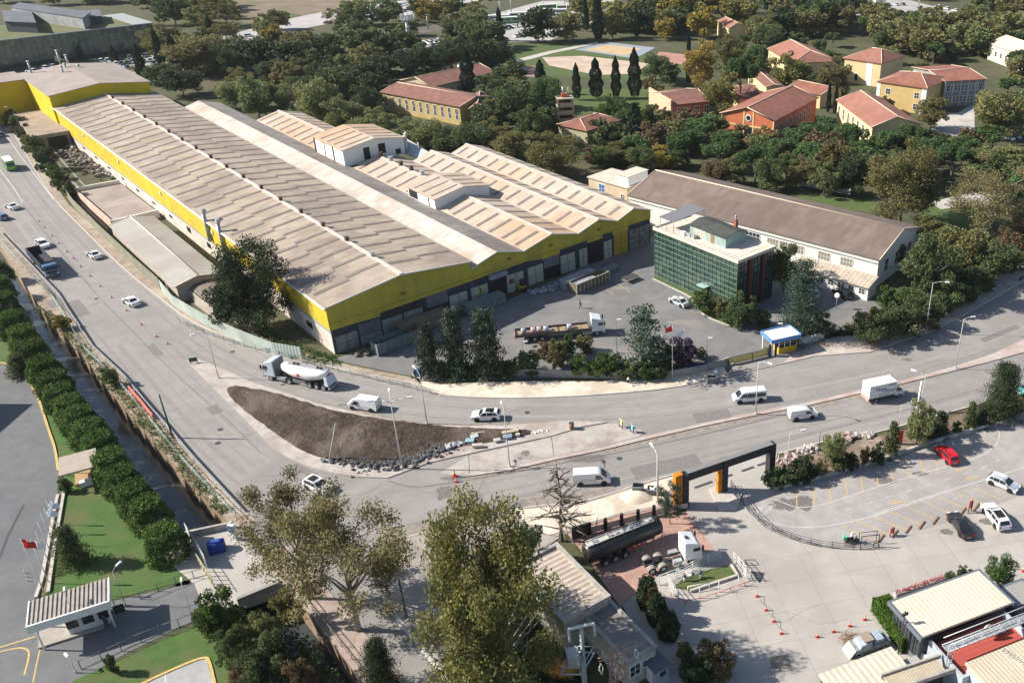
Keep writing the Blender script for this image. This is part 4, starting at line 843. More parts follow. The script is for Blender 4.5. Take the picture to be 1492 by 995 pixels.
mb = MB(); mb.box(-.2, L + .2, -.3, .2, 4.6, 5.1); mb.box(-.2, L + .2, D - .2, D + .3, 4.6, 5.1); mb.box(-.2, .3, D + .3, -.3, 4.6, 5.1); mb.box(L - .3, L + .2, D + .3, -.3, 4.6, 5.1); mb.build('parapet', M('parapet_conc', (.42,.39,.35), (.3,.28,.25), 1, 6), bb)
for i in range(3): win(bb, 2.5 + i * 4.2, 0, 1.4, 1.6, 1.3, 'x', 1)
a2, b2, c2 = g('s5', 545, 480, 3.8), g('s5', 830, 760, 3.8), g('s5', 395, 590, 3.8)
rz2, L2, D2 = frame3(a2, b2, c2); D2 = -abs(D2)
fb = thing('flat_roof_annex', 'flat-roofed concrete annex beside the lattice pylon', 'building', (a2.x, a2.y), rz)
L2 = (b2 - a2).length; D2 = max(D2, -9.0)
mb = MB(); mb.prism([(0, D2), (L2, D2), (L2, 0), (0, 0)], 0, 3.6); mb.build('wall', M('annex_render', (.5,.48,.42), (.4,.38,.33), .6, 6, .95), fb)
MB().box(.3, L2 - .3, D2 + .3, -.3, 3.6, 3.66).build('roof', M('flat_roof_felt', (.2,.18,.16), (.3,.27,.24), .5, 6, .95), fb)
mb = MB(); mb.box(-.15, L2 + .15, -.3, .15, 3.6, 3.85); mb.box(-.15, L2 + .15, D2 - .15, D2 + .3, 3.6, 3.85); mb.box(L2 - .3, L2 + .15, D2 + .3, -.3, 3.6, 3.85); mb.build('parapet', MC['parapet_conc'], fb)
win(fb, L2, D2 * .3, 1.8, 1.2, .8, 'y', 1); win(fb, L2, D2 * .75, 1.4, 1.2, 1.4, 'y', 1)
a = g('s5', 760, 990); kb = thing('meter_kiosk', 'small blue-grey kiosk below the flat-roofed annex', 'kiosk', (a.x + 1.2, a.y + .6), rz)
MB().box(-1, 1, -.9, .9, 0, 2.3).build('cabinet', M('kiosk_blue', (.35,.4,.46), None), kb); MB().box(-1.15, 1.15, -1.05, 1.05, 2.3, 2.4).build('roof', M('kiosk_roof', (.12,.13,.15), None), kb); MB().box(1.0, 1.05, -.3, .4, 1.2, 1.8).build('hatch', glassd, kb); MB().box(-.4, .5, -.95, -.9, .1, 2.0).build('door', white, kb)
cr = M('cream_sheet_roof', (.64,.58,.47), (.6,.54,.43), .3, 5, .8, wave=('X', .55, .1, .02))
a, b, c = g('s4', 780, 515, 4.6), g('s4', 1410, 275, 4.6), g('s4', 555, 275, 4.6)
rz, L, D = frame3(a, b, c)
rs = thing('canteen', 'canteen with large cream sheet roof behind a clipped hedge', 'building', (a.x, a.y), rz)
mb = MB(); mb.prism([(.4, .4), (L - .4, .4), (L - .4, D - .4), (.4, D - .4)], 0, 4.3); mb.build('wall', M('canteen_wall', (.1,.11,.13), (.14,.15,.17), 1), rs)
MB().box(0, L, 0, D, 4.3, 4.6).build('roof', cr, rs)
mb = MB(); mb.box(-.25, -.02, -.2, D + .2, 4.15, 4.7); mb.box(L + .02, L + .25, -.2, D + .2, 4.15, 4.7); mb.box(-.02, L + .02, D + .02, D + .25, 4.15, 4.6); mb.build('gutter', M('slate_trim', (.12,.14,.17), None), rs)
for i in range(6): win(rs, .38, 1.4 + i * (D - 2.5) / 5.4, 1, 1.6, 2.4, 'y', -1, fr=darksteel)
MB().cyl((-.5, D * .45, 0), (-.5, D * .45, 6.2), .08, .08, 6).box(-.9, -.1, D * .45 - .1, D * .45 + .1, 5.6, 5.9).build('flue', darksteel, rs)
T = [lp(rs, g('s4', x, y, 3.2)) for x, y in ((835, 515), (1285, 335), (1410, 430), (945, 680))]
tr = thing('terrace', 'red rooftop terrace with satellite dish beside the canteen', 'terrace', (a.x, a.y), rz)
TD = -5.4
mb = MB(); mb.prism([(.9, -.2), (L - .9, -.2), (L - .9, TD), (.9, TD)], 0, 3.1); mb.build('wall', M('terrace_wall', (.4,.44,.48), (.33,.37,.41), 1), tr)
MB().box(1.2, L - 1.2, TD + .3, -.25, 3.1, 3.14).build('terrace_floor', M('terrace_red', (.42,.08,.06), (.36,.08,.065), .6, 5, .8, wave=('Y', .6, .08, .01)), tr)
mb = MB(); mb.box(.9, 1.2, TD, -.2, 3.1, 3.9); mb.box(L - 1.2, L - .9, TD, -.2, 3.1, 3.9); mb.box(1.2, L - 1.2, TD, TD + .3, 3.1, 3.9); mb.build('parapet', MC['terrace_wall'], tr)
MB().box(1.2, L - 2, -.24, -.2, 3.1, 4.2).build('dark_opening', black, tr)
sd = thing('satellite_dish', 'white satellite dish on the red terrace', 'satellite dish', tr.matrix_world @ Vector((0,0,0)) if False else (0,0,0), rz); R_ = Matrix.Rotation(rz, 3, 'Z'); sd.location = g('s4', 1216, 506, 3.2)
mb = MB(); mb.cyl((0, 0, 0), (0, 0, .8), .05, .05, 6); mb.build('stand', steel, sd)
mb = MB()
for i in range(3): mb.cyl((0, -.12 * i, 1.1 + .02 * i), (0, -.12 * (i + 1), 1.1 + .02 * (i + 1)), (.25, .48, .62)[i], (.48, .62, .7)[i], 14, cap=(i == 0))
mb.build('dish', white, sd)
if 1:
    o = thing('air_conditioner', 'white air conditioner box on the red terrace', 'air conditioner', g('s4', 1308, 478, 3.2), rz); MB().box(-.7, .7, -.35, .35, 0, .7).build('case', white, o, bevel=.04); MB().cyl((0, -.36, .35), (0, -.4, .35), .28, .28, 12).build('fan_grille', darksteel, o)
for i, (x, y) in enumerate(((748, 610), (790, 655))):
    b_ = g('s4', x, y + 30); o = thing('air_conditioner', ('white outdoor unit nearest the end of the hedge', 'white outdoor unit nearest the red terrace corner')[i], 'air conditioner', (b_.x, b_.y), rz + .5, 'white outdoor units by the canteen')
    MB().box(-.5, .5, -.5, .5, 0, 1.5).build('case', white, o, bevel=.05); MB().cyl((0, 0, 1.5), (0, 0, 1.54), .35, .35, 12).build('fan_grille', darksteel, o)
a, b, c = g('s4', 60, 775, 3.4), g('s4', 565, 580, 3.4), g('s4', 690, 700, 3.4)
rz3, L3, D3 = frame3(a, b, c)
ls = thing('cream_roof_shed', 'long cream ribbed roof shed at the bottom edge below the tarped pickup', 'shed', (a.x, a.y), rz3)
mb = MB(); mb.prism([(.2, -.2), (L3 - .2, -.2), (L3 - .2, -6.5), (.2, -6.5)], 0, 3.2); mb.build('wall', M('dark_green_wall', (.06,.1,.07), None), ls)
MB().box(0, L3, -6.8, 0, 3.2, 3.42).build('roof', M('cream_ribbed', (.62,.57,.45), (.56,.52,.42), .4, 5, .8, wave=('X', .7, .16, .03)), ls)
MB().box(L3 + .1, L3 + 2.2, -3.6, -1.4, 0, 2.6).build('side_cabin', M('cabin_grey', (.35,.34,.33), None), ls)
a, b = g('s4', 510, 780, 4.0), g('s4', 880, 655, 4.0)
rz4, L4, _ = frame3(a, b, b); ns = thing('narrow_roof', 'narrow weathered beige roof between the shed and the terrace', 'roof', (a.x, a.y), rz4)
MB().box(0, L4, -1.6, 0, 3.7, 3.85).build('roof', M('weathered_beige', (.5,.43,.31), (.42,.36,.27), .9, 6, .9, wave=('X', .3, .12, .02)), ns); MB().box(.3, L4, -1.5, -.2, 0, 3.7).build('wall', black, ns)
mb = MB(); mb.box(-.2, L4 + .6, -.02, .2, 3.6, 4.1); mb.box(-.2, L4 + .9, -1.9, -1.62, 3.5, 4.0); mb.build('parapet', MC['parapet_conc'], ns)
a = g('s4', 1082, 692, 5); rz5 = rz; L5 = 24
br = thing('corner_hall', 'beige-roofed hall with steel cat ladder in the bottom right corner', 'hall', (a.x, a.y), rz5)
mb = MB(); mb.prism([(.2, -.2), (L5, -.2), (L5, -16), (.2, -16)], 0, 4.7); mb.build('wall', M('hall_blue_grey', (.42,.48,.54), (.36,.41,.46), .8), br)
MB().box(0, L5, -16, 0, 4.7, 4.95).build('roof', M('corner_roof', (.56,.49,.36), (.5,.44,.34), .5, 6, .9, wave=('X', .45, .12, .02), c3=(.46,.41,.34), sc3=.3, mix3=.7), br)
WY = lp(br, g('s4', 965, 630, 5)).y; WX = lp(br, g('s4', 965, 630, 5)).x
mb = MB()
for z in (5.2, 6.2): mb.cyl((WX, WY, z), (L5, WY, z), .06, .06, 5); mb.cyl((WX, WY + 1, z), (L5, WY + 1, z), .06, .06, 5)
for i in range(int(L5 / 1.2)): mb.cyl((WX + i * 1.2, WY, 5.2), (WX + (i + 1) * 1.2, WY, 6.2) if i % 2 else (WX + i * 1.2, WY, 6.2), .035, .035, 4); mb.cyl((WX + i * 1.2, WY, 5.2), (WX + i * 1.2, WY + 1, 5.2), .04, .04, 4)
mb.box(WX, L5, WY, WY + 1, 5.05, 5.12); mb.build('walkway', steel, br)
mb = MB();
for x in (-.2, .5): mb.cyl((x + WX, WY - .15, 0), (x + WX, WY - .15, 6.3), .05, .05, 5)
for i in range(20): mb.cyl((WX - .2, WY - .15, .3 + i * .3), (WX + .5, WY - .15, .3 + i * .3), .025, .025, 4)
mb.build('cat_ladder', steel, br)
mb = MB()
for x in (4.2, 4.8): mb.cyl((x, -.3, 5), (x + 1.5, -5.5, 5.2), .05, .05, 5)
for i in range(16): t_ = i / 15; mb.cyl((4.2 + 1.5 * t_, -.3 - 5.2 * t_, 5.1), (4.8 + 1.5 * t_, -.3 - 5.2 * t_, 5.1), .03, .03, 4)
mb.build('roof_ladder', steel, br)
a = g('s4', 1425, 370); kr = thing('roof_hatch_hut', 'small grey box hut at the right end of the canteen', 'hut', (a.x, a.y), rz)
MB().box(-2, 2, -1.8, 1.8, 0, 3.4).build('wall', MC['slate_trim'], kr); MB().box(-1.6, 1.6, -1.4, 1.4, 3.4, 3.5).build('roof', M('cabin_glass', (.3,.3,.27), None, rough=.4), kr)
a, b, c = g('s3', 135, 715, 4.0), g('s3', 530, 592, 4.0), g('s3', 150, 590, 4.0)
rz, L, D = frame3(a, b, c)
gc = thing('gate_canopy', 'white gate canopy with dark ribbed roof over a guard office', 'canopy', (a.x, a.y), rz)
mb = MB(); mb.box(0, L, 0, D, 3.75, 3.9)
for i in range(int(L / .42)): x = .2 + i * .42; mb.box(x, x + .2, .05, D, 3.9, 4.02)
mb.build('roof', M('rib_roof', (.3,.27,.24), (.38,.35,.31), 1), gc)
mb = MB(); mb.box(-.15, L + .15, -.2, 0, 3.1, 4.08); mb.box(-.15, -.02, 0, D, 3.4, 4.05); mb.box(L + .02, L + .15, 0, D, 3.4, 4.05); mb.build('fascia', white, gc)
for (x, y) in ((.4, .3), (L - .3, .3), (.4, D - .3), (L - .3, D - .3)): MB().cyl((x, y, 0), (x, y, 3.7), .1, .1, 8).build('post', white, gc)
MB().box(L * .38, L * .9, 1.2, D - .6, 0, 3.7).build('office', M('office_white', (.6,.6,.58), (.5,.5,.48), 1), gc)
for i in range(4): win(gc, L * .45 + i * 1.5, 1.2, 1.1, .9, 1.0, 'x', -1, fr=darksteel)
isl = thing('kerbed_island', 'raised concrete island with a dark cabinet under the gate canopy', 'island', g('s3', 190, 830).xy.to_3d(), rz)
mb = MB(); mb.hexa([(0, 0, 0), (6.2, 0, 0), (6.2, 3.6, 0), (0, 3.0, 0)], [(0, 0, .25), (6.2, 0, .25), (6.2, 3.6, .25), (0, 3.0, .25)]); mb.build('platform', M('island_top', (.36,.33,.3), (.3,.28,.25), 1), isl)
MB().box(6.25, 6.6, .2, 3, 0, 1.6).build('cabinet', darksteel, isl)
a, b, c = g('I', 315, 790, 2.9), g('I', 520, 735, 2.9), g('I', 335, 685, 2.9)
rz, L, D = frame3(a, b, c)
pg = thing('garden_shelter', 'small beige flat-roofed shelter at the end of the hedge row', 'shelter', (a.x, a.y), rz)
MB().box(0, L, 0, D, 2.8, 3.0).build('roof', M('shelter_roof', (.4,.34,.29), (.36,.31,.26), .8, 5, .9, wave=('Y', .5, .1, .01)), pg)
for (x, y) in ((.3, .3), (L - .3, .3), (.3, D - .3), (L - .3, D - .3)): MB().cyl((x, y, 0), (x, y, 2.8), .08, .08, 6).build('post', darksteel, pg)
MB().box(1.2, L - 1.2, 1, D - 1, 0, .5).build('bench', M('bench_wood', (.4,.26,.14), None), pg); MB().box(L * .4, L * .75, .4, 1.2, 0, .8).build('table', whitewall, pg)
flat('kerb', strip(smooth([g('s6', x, y) for x, y in ((105,530), (160,555), (250,600), (370,655), (395,690), (430,740), (470,790), (560,835), (660,868))], 1), .3), .15, kerbm, thick=.15)
flat('grass', [g('s6', x, y) for x, y in ((105,525), (130,500), (370,600), (560,690), (720,690), (880,760), (800,850), (660,865), (560,832), (470,787), (430,737), (395,687), (370,652), (250,597))], .07, grassm, kind='stuff', label='rough green grass strip in front of the glass office')
a = g('t3', 850, 600); b = g('t3', 1090, 545); rz = atan2(b.y - a.y, b.x - a.x)
bo = thing('guard_booth', 'guard booth with blue fascia, white roof and yellow base at the factory gate', 'guard booth', (a.x, a.y), rz)
BL, BD = (b - a).length, 3.0
MB().box(0, BL, 0, BD, 0, 1.1).build('base', M('booth_yellow', (.65,.42,.03), (.55,.36,.03), 1), bo)
MB().box(.1, BL - .1, .1, BD - .1, 1.1, 2.6).build('glazing', glassd, bo)
mb = MB()
for x in (0, BL * .3, BL * .6, BL - .12):
    mb.box(x, x + .12, -.02, .1, 1.1, 2.6); mb.box(x, x + .12, BD - .1, BD + .02, 1.1, 2.6)
mb.box(-.02, .1, BD * .5, BD * .5 + .1, 1.1, 2.6); mb.build('window_frame', white, bo)
mb = MB(); e = .5; mb.box(-e - 1.2, BL + e, -e, -e + .1, 2.6, 3.3); mb.box(-e - 1.2, BL + e, BD + e - .1, BD + e, 2.6, 3.3); mb.box(-e - 1.2, -e - 1.1, -e, BD + e, 2.6, 3.3); mb.box(BL + e - .1, BL + e, -e, BD + e, 2.6, 3.3); mb.build('fascia', M('booth_blue', (.08,.22,.5), (.12,.27,.55), 2), bo)
MB().box(-e - 1.1, BL + e - .1, -e + .1, BD + e - .1, 2.65, 3.1).build('roof', whitewall, bo)
for y_ in (-.2, BD): MB().box(-1.4, -1.2, y_, y_ + .2, 0, 2.6).build('post', white, bo)
ga = [g('t3', 195, 745), g('t3', 500, 675), g('t3', 725, 620)]
gt = fence_line('sliding_gate', 'long ochre sliding gate with dark frame at the factory entrance', 'gate', ga, 1.4, M('gate_ochre', (.78,.6,.24), (.7,.52,.2), 1, 4, .8, wave=('X', .25, .25, .02)), posts=4.5, pm=M('gate_navy', (.03,.04,.08), None), z0=.2, rails=(1.45, .18), pr=.08)
for k_, x in enumerate((735, 812)):
    p_ = g('t3', x, 630 - 15 * k_); o = MB().box(-.2, .2, -.2, .2, 0, 2.3).build('gate_pillar', MC['gate_navy'], loc=(p_.x, p_.y, 0)); tag(o, ('navy gate pillar at the end of the ochre gate', 'navy gate pillar against the guard booth')[k_], 'pillar', 'navy gate pillars')
fence_line('boundary_wall', 'low white boundary wall right of the guard booth', 'wall', [g('t3', 1115, 470), g('t3', 1300, 435), g('t3', 1447, 390)], 1.3, whitewall, t=.3)
bw = fence_line('boundary_wall', 'low grey boundary wall with dark blue name panel below the conifers', 'wall', px(640,545, 700,545, 800,549, 900,552, 978,550, 1030,541, 1062,530), 1.3, M('boundary_grey', (.36,.34,.31), (.28,.26,.24), .6, 6), t=.3)
p0, p1 = lp(bw, g('K', 975, 228)), lp(bw, g('K', 1070, 208))
d = (p1 - p0).normalized(); n_ = Vector((d.y, -d.x, 0)) * .2
mb = MB(); mb.hexa([p0 + n_ + Vector((0,0,.5)), p1 + n_ + Vector((0,0,.5)), p1 + Vector((0,0,.5)), p0 + Vector((0,0,.5))], [p0 + n_ + Vector((0,0,1.25)), p1 + n_ + Vector((0,0,1.25)), p1 + Vector((0,0,1.25)), p0 + Vector((0,0,1.25))]); mb.build('name_panel', M('navy_panel', (.03,.06,.2), None), bw)
pa, pb = g('t2', 235, 830), g('t2', 1150, 500); rz = atan2(pb.y - pa.y, pb.x - pa.x); PL = (pb - pa).length
H0 = HT(*q('t2', 235, 830), q('t2', 235, 500)[1])
po = thing('entrance_portal', 'black beam entrance portal with orange pillars over the yard driveway', 'gateway', (pa.x, pa.y), rz)
H0 = min(H0, 7.0)
MB().box(-1.2, -.1, -.5, .3, 0, H0 + .3).build('pillar', M('portal_orange', (.62,.22,.02), (.55,.19,.02), 1), po)
MB().box(-.1, .7, -.7, .5, 0, H0).build('pillar', M('portal_black', (.025,.027,.035), None, rough=.5), po)
pm_ = lp(po, g('t2', 690, 710)).x
MB().box(pm_ - .9, pm_ - .25, -.3, .3, 0, H0 - 1.2).build('pillar', MC['portal_orange'], po); MB().box(pm_ - .25, pm_ + .5, -.5, .5, 0, H0).build('pillar', MC['portal_black'], po)
MB().box(PL - .5, PL + .4, -.5, .5, 0, H0).build('pillar', MC['portal_black'], po)
MB().box(.7, PL - .5, -.3, .3, H0 - 1.25, H0 - .02).build('beam', MC['portal_black'], po)
MB().box(.7, PL, -.38, .38, H0, H0 + .06).build('beam_cap', M('cap_grey', (.2,.2,.2), None), po)
mb = MB(); mb.prism([(pm_ - 2.6, -3.4), (pm_ - .4, -4.2), (pm_ + 2.2, -1.6), (pm_ + .8, 1.0), (pm_ - 1.4, 1.2)], 0, .18); mb.build('plinth', kerbm, po)
mb = MB()
for x0, x1 in ((.9, 2.2), (3.4, 6.2), (6.7, 9.4), (11, 13), (13.6, 15.3)): mb.box(x0, x1, 2.2, 2.6, .025, .06)
tag(mb.build('road_hump', darksteel, loc=(pa.x, pa.y, 0), rz=rz), 'broken row of dark speed humps across the portal driveway', 'speed hump', kind='stuff')
fence_line('planter_wall', 'low retaining wall painted in yellow and white blocks along the planted strip', 'wall', px(1128,714, 1200,695, 1280,673, 1360,645, 1439,622), .55, M('block_paint', (.6,.57,.5), (.42,.4,.36), 1, 4, .9, wave=('X', 2.4, .35, .0)), t=.35)
flat('planting_bed', px(1113,700, 1133,668, 1200,652, 1310,630, 1420,598, 1442,602, 1439,620, 1360,643, 1280,671, 1200,693, 1130,712), .12, M('bed_soil', (.14,.1,.075), (.2,.15,.11), 1, 5, .95, c3=(.35,.29,.23), sc3=.15, mix3=.8), thick=.12)
a = G(35, 600); ob = thing('warehouse', 'plain grey warehouse standing just left of the view beyond the car park', 'building', (a.x - 16.5, a.y - 11), 0)
MB().box(-14, 0, 0, 13.5, 0, 11).build('wall', concwall, ob); MB().box(-14.4, .3, -.3, 13.8, 11, 11.4).build('roof', M('warehouse_roof', (.3,.3,.3), None), ob)
for i in range(3): win(ob, 0, 2.5 + i * 4, 2, 1.6, 1.8, 'y', 1)
def paint(name, c): return M('paint_' + name, c, None, rough=.35, coat=.6, spec=.5)
WH = paint('white', (.78,.79,.8)); SI = paint('silver', (.5,.53,.57)); BK = paint('black', (.015,.015,.018)); RD = paint('red', (.5,.01,.015)); BL_ = paint('blue', (.1,.16,.25)); GN = paint('green', (.13,.5,.05)); GR = paint('grey', (.16,.18,.2)); TL = paint('teal', (.1,.4,.36)); BG = paint('beige', (.5,.47,.4))
lampm = M('lamp_lens', (.75,.75,.7), None, rough=.15); tailm = M('tail_lens', (.4,.01,.01), None, rough=.3)
def wheel(par, x, y, r=.33, w_=.22, dual=False):
    s = 1 if y > 0 else -1
    t = MB().cyl((x, y, r), (x, y - s * w_, r), r, r, 16).build('wheel', rubber, par)
    MB().cyl((x, y + s * .012, r), (x, y - s * .02, r), r * .6, r * .6, 12).build('rim', steel, t)
def vehicle(name, label, cat, loc, rz, pts, W, belt, top, topw, color, wheels, glass_side=(), screens=(), lights=None, r=.33, taper=.07, group=None, roofglass=None, extra=None, low=None):
    """pts: side outline (x,z) counter-clockwise from rear bottom; half width W below belt, topw at z=top"""
    t = thing(name, label, cat, loc, rz, group); xs = [p[0] for p in pts]; xm = (max(xs) + min(xs)) / 2; hl = (max(xs) - min(xs)) / 2
    def hw(x, z):
        b = W if z <= belt else W + (topw - W) * (z - belt) / (top - belt)
        if z < .4: b *= .95
        return b * (1 - taper * min(1, abs((x - xm) / hl)) ** 4)
    n = len(pts); mb = MB(); vs = [(x, hw(x, z), z) for x, z in pts] + [(x, -hw(x, z), z) for x, z in pts]
    mb.v = vs
    for i in range(n):
        j = (i + 1) % n; mb.f.append((i, j, n + j, n + i)); mb.m.append(0); mb.s.append(True)
    tr = tessellate_polygon([[Vector((x, z, 0)) for x, z in pts]])
    for t3 in tr:
        mb.f.append(tuple(t3)); mb.m.append(0); mb.s.append(False); mb.f.append(tuple(n + i for i in t3[::-1])); mb.m.append(0); mb.s.append(False)
    mb.build('body', color, t, bevel=.05)
    for poly in glass_side:
        for s in (1, -1):
            g_ = MB(); ps = [(x, s * (hw(x, z) + .012), z) for x, z in poly]; g_.poly(ps if s < 0 else ps[::-1]); g_.build('side_window', glassd, t)
    for i, (a, b, ins, nm) in enumerate(screens):
        (x0, z0), (x1, z1) = a, b; d = Vector((x1 - x0, z1 - z0)); nn = Vector((-d.y, d.x)).normalized()
        if (nn.x * (x0 - xm) + nn.y * 1.0) < 0: nn = -nn
        o_ = nn * .014; g_ = MB(); w0, w1 = hw(x0, z0) - ins, hw(x1, z1) - ins
        g_.quad((x0 + o_.x, -w0, z0 + o_.y), (x0 + o_.x, w0, z0 + o_.y), (x1 + o_.x, w1, z1 + o_.y), (x1 + o_.x, -w1, z1 + o_.y)); g_.build(nm, glassd, t)
    for (x, y) in wheels:
        for s in (1, -1): wheel(t, x, s * (y), r)
        for s in (1, -1): MB().cyl((x, s * (hw(x, .6) + .008), r + .05), (x, s * (hw(x, .6) - .1), r + .05), r * 1.22, r * 1.22, 16).build('wheel_arch', black, t)
    xf, xr = max(xs), min(xs)
    zf = (lights or (.72, .8))
    for s in (1, -1):
        MB().box(xf - .16, xf + .015, s * W * .62 - .2, s * W * .62 + .2, zf[0] - .08, zf[0] + .08).build('headlight', lampm, t)
        MB().box(xr - .015, xr + .12, s * W * .72 - .13, s * W * .72 + .13, zf[1] - .1, zf[1] + .1).build('tail_light', tailm, t)
    MB().box(xr - .02, xr + .05, -.26, .26, .45, .56).build('number_plate', white, t); MB().box(xf - .05, xf + .02, -.26, .26, .38, .49).build('number_plate', white, t)
    if extra: extra(t, hw)
    return t
def mirrors(x, z, col=black):
    def f(t, hw):
        for s in (1, -1): MB().box(x - .08, x + .08, s * (hw(x, z) + .02) - (.0 if s > 0 else .18), s * (hw(x, z) + .02) + (.18 if s > 0 else .0), z, z + .16).build('mirror', col, t)
    return f
def car(label, loc, rz, col, kind='hatch', roof=None, group=None, name='parked_car', L=4.3):
    k = L / 4.3
    if kind == 'sedan':
        P = [(-2.15,.28),(2.1,.28),(2.17,.5),(2.1,.72),(1.75,.82),(.95,.92),(.25,1.36),(-.1,1.42),(-.75,1.4),(-1.5,1.0),(-2.1,.96),(-2.18,.6)]
        ws, rw = ((.98,.93),(.3,1.35)), ((-1.45,1.02),(-.8,1.39)); gs = [[(.85,.95),(.22,1.32),(-.2,1.35),(-.2,.96)],[(-.28,.96),(-.28,1.35),(-.75,1.33),(-1.3,1.0)]]; W, tz = .87, 1.42
    elif kind == 'suv':
        P = [(-2.1,.32),(2.1,.32),(2.18,.6),(2.1,.88),(1.8,.98),(1.0,1.06),(.35,1.52),(0,1.6),(-1.3,1.58),(-1.75,1.5),(-2.1,1.05),(-2.17,.7)]
        ws, rw = ((1.02,1.08),(.4,1.5)), ((-2.08,1.1),(-1.78,1.48)); gs = [[(.9,1.08),(.3,1.48),(-.2,1.52),(-.2,1.08)],[(-.28,1.08),(-.28,1.52),(-1.1,1.5),(-1.1,1.08)],[(-1.18,1.08),(-1.18,1.49),(-1.5,1.45),(-1.85,1.12)]]; W, tz = .91, 1.6
    else:
        P = [(-2.0,.28),(2.1,.28),(2.16,.5),(2.08,.75),(1.7,.88),(1.05,.97),(.35,1.42),(0,1.5),(-1.2,1.46),(-1.65,1.38),(-2.0,.98),(-2.07,.6)]
        ws, rw = ((1.07,.99),(.4,1.41)), ((-1.98,1.02),(-1.68,1.36)); gs = [[(.92,.98),(.3,1.38),(-.2,1.42),(-.2,.98)],[(-.28,.98),(-.28,1.42),(-1.1,1.38),(-1.1,.98)],[(-1.18,1.0),(-1.18,1.37),(-1.45,1.33),(-1.75,1.02)]]; W, tz = .88, 1.5
    sx = lambda pts: [(x * k, z) for x, z in pts]
    def ex(t, hw):
        mirrors(.75 * k, .95, col)(t, hw)
        if roof: MB().box(-1.25 * k, .0, -.55, .55, tz - .02, tz + .012).build('roof_panel', roof, t)
    return vehicle(name, label, 'car', loc, rz, sx(P), W, .9 if kind != 'suv' else 1.0, tz, W * .74, col, [(1.3 * k, W - .03), (-1.3 * k, W - .03)], [sx(g_) for g_ in gs],
        [(sx([ws[0]])[0], sx([ws[1]])[0], .1, 'windscreen'), (sx([rw[0]])[0], sx([rw[1]])[0], .14, 'rear_window')], group=group, extra=ex)
def hd(k, a, b):      # centre and heading from rear point to front point (ground, zoom coordinates)
    A, B = g(k, *a), g(k, *b); return (A + B) / 2, atan2(B.y - A.y, B.x - A.x)
TG = 'cars driving on the dual carriageway'
def C(label, k, a, b, col, kind='hatch', **kw):
    l_, rz = hd(k, a, b); return car(label, l_, rz, col, kind, **kw)
C('white saloon car on the upper road below the green bus', 'E', (98,248), (38,225), WH, 'sedan', name='car', group=TG)
C('grey-blue car cut off by the left edge, below the white saloon', 'E', (38,304), (-16,280), BL_, 'hatch', name='car', group=TG)
C('dark blue car at the left edge above the green bus', 'A', (18,745), (-20,720), BL_, 'hatch', name='car', group=TG)
C('white estate car with dark roof rack just above the dark dump truck', 'E', (205,420), (262,462), WH, 'suv', name='car', group=TG)
C('small white car alone right of the dump truck', 'E', (535,512), (482,482), WH, 'sedan', name='car', group=TG)
C('white saloon car nearest the bend by the pale green sheet wall', 'E', (738,765), (680,732), WH, 'sedan', name='car', group=TG)
C('white car with black roof turning below the soil island', 'J', (290,830), (405,885), WH, 'suv', roof=black, name='car', group=TG)
C('white crossover with black roof driving right above the island tip', 'J', (1312,478), (1185,482), WH, 'suv', roof=black, name='car', group=TG)
C('red hatchback parked against the planted strip', 'L', (1092,725), (1022,655), RD, 'hatch')
C('silver hatchback in the slanted bays at the right', 'L', (1295,815), (1420,868), SI, 'hatch')
C('black saloon driving along the concrete yard', 'P', (1165,215), (1095,115), BK, 'sedan', name='car', L=4.7)
C('large white car with black roof at the right of the concrete yard', 'P', (1355,170), (1280,70), WH, 'suv', roof=black, name='car', L=4.9)
C('silver saloon parked beside the glass office kerb', 's6', (345,738), (245,690), SI, 'sedan')
C('black car parked in front of the white lean-to', 'H', (530,722), (470,690), BK, 'suv')
C('white car half hidden under the blue-green cedar', 'H', (345,712), (300,690), WH, 'hatch')
C('teal car cut off by the right edge beside the big dark conifer', 'L', (1540,330), (1450,350), TL, 'hatch', name='car')
def van(label, loc, rz, col, L=5.0, Hh=2.0, glazed=False, name='van', W=.95, cat='van'):
    f, r_ = L / 2, -L / 2
    P = [(r_,.35),(f-.05,.35),(f,.6),(f-.05,.95),(f-.55,1.12),(f-1.25,Hh-.2),(f-1.6,Hh-.03),(f-2.4,Hh),(r_+.15,Hh),(r_+.02,Hh-.15)]
    gs = [[(f-1.0,1.15),(f-1.42,Hh-.3),(f-2.0,Hh-.3),(f-2.0,1.12)]]
    if glazed: gs += [[(f-2.1,1.12),(f-2.1,Hh-.3),(f-3.2,Hh-.3),(f-3.2,1.12)], [(f-3.3,1.12),(f-3.3,Hh-.3),(r_+.25,Hh-.3),(r_+.2,1.12)]]
    def ex(t, hw):
        mirrors(f - 1.15, 1.15)(t, hw)
        mb = MB()
        for s in (1, -1): mb.box(f - 2.08, f - 2.04, s * W - .01, s * W + .01, .5, 1.1); mb.box(r_ + 1.0, f - 2.2, s * W - .005, s * W + .02, 1.0, 1.04)
        mb.box(r_ - .012, r_ + .02, -.02, .02, .45, Hh - .2); mb.build('door_seam', GR, t)
        MB().box(r_ - .03, r_ + .08, -W * .9, W * .9, .33, .5).build('bumper', darksteel, t)
    return vehicle(name, label, cat, loc, rz, P, W, 1.1, Hh, W * .86, col, [(f - .9, W - .03), (r_ + .95, W - .03)], gs,
        [((f-.5,1.14),(f-1.2,Hh-.24),.12,'windscreen')] + ([((r_-.0,1.2),(r_+.03,Hh-.25),.15,'rear_window')] if glazed else []), lights=(.82,.9), extra=ex)
def V(label, k, a, b, col, **kw):
    l_, rz = hd(k, a, b); return van(label, l_, rz, col, **kw)
V('white panel van following the tanker lorry above the soil island', 't1', (1165,632), (935,600), WH)
V('white panel van driving right, below the tip of the median', 'K', (375,825), (530,815), WH)
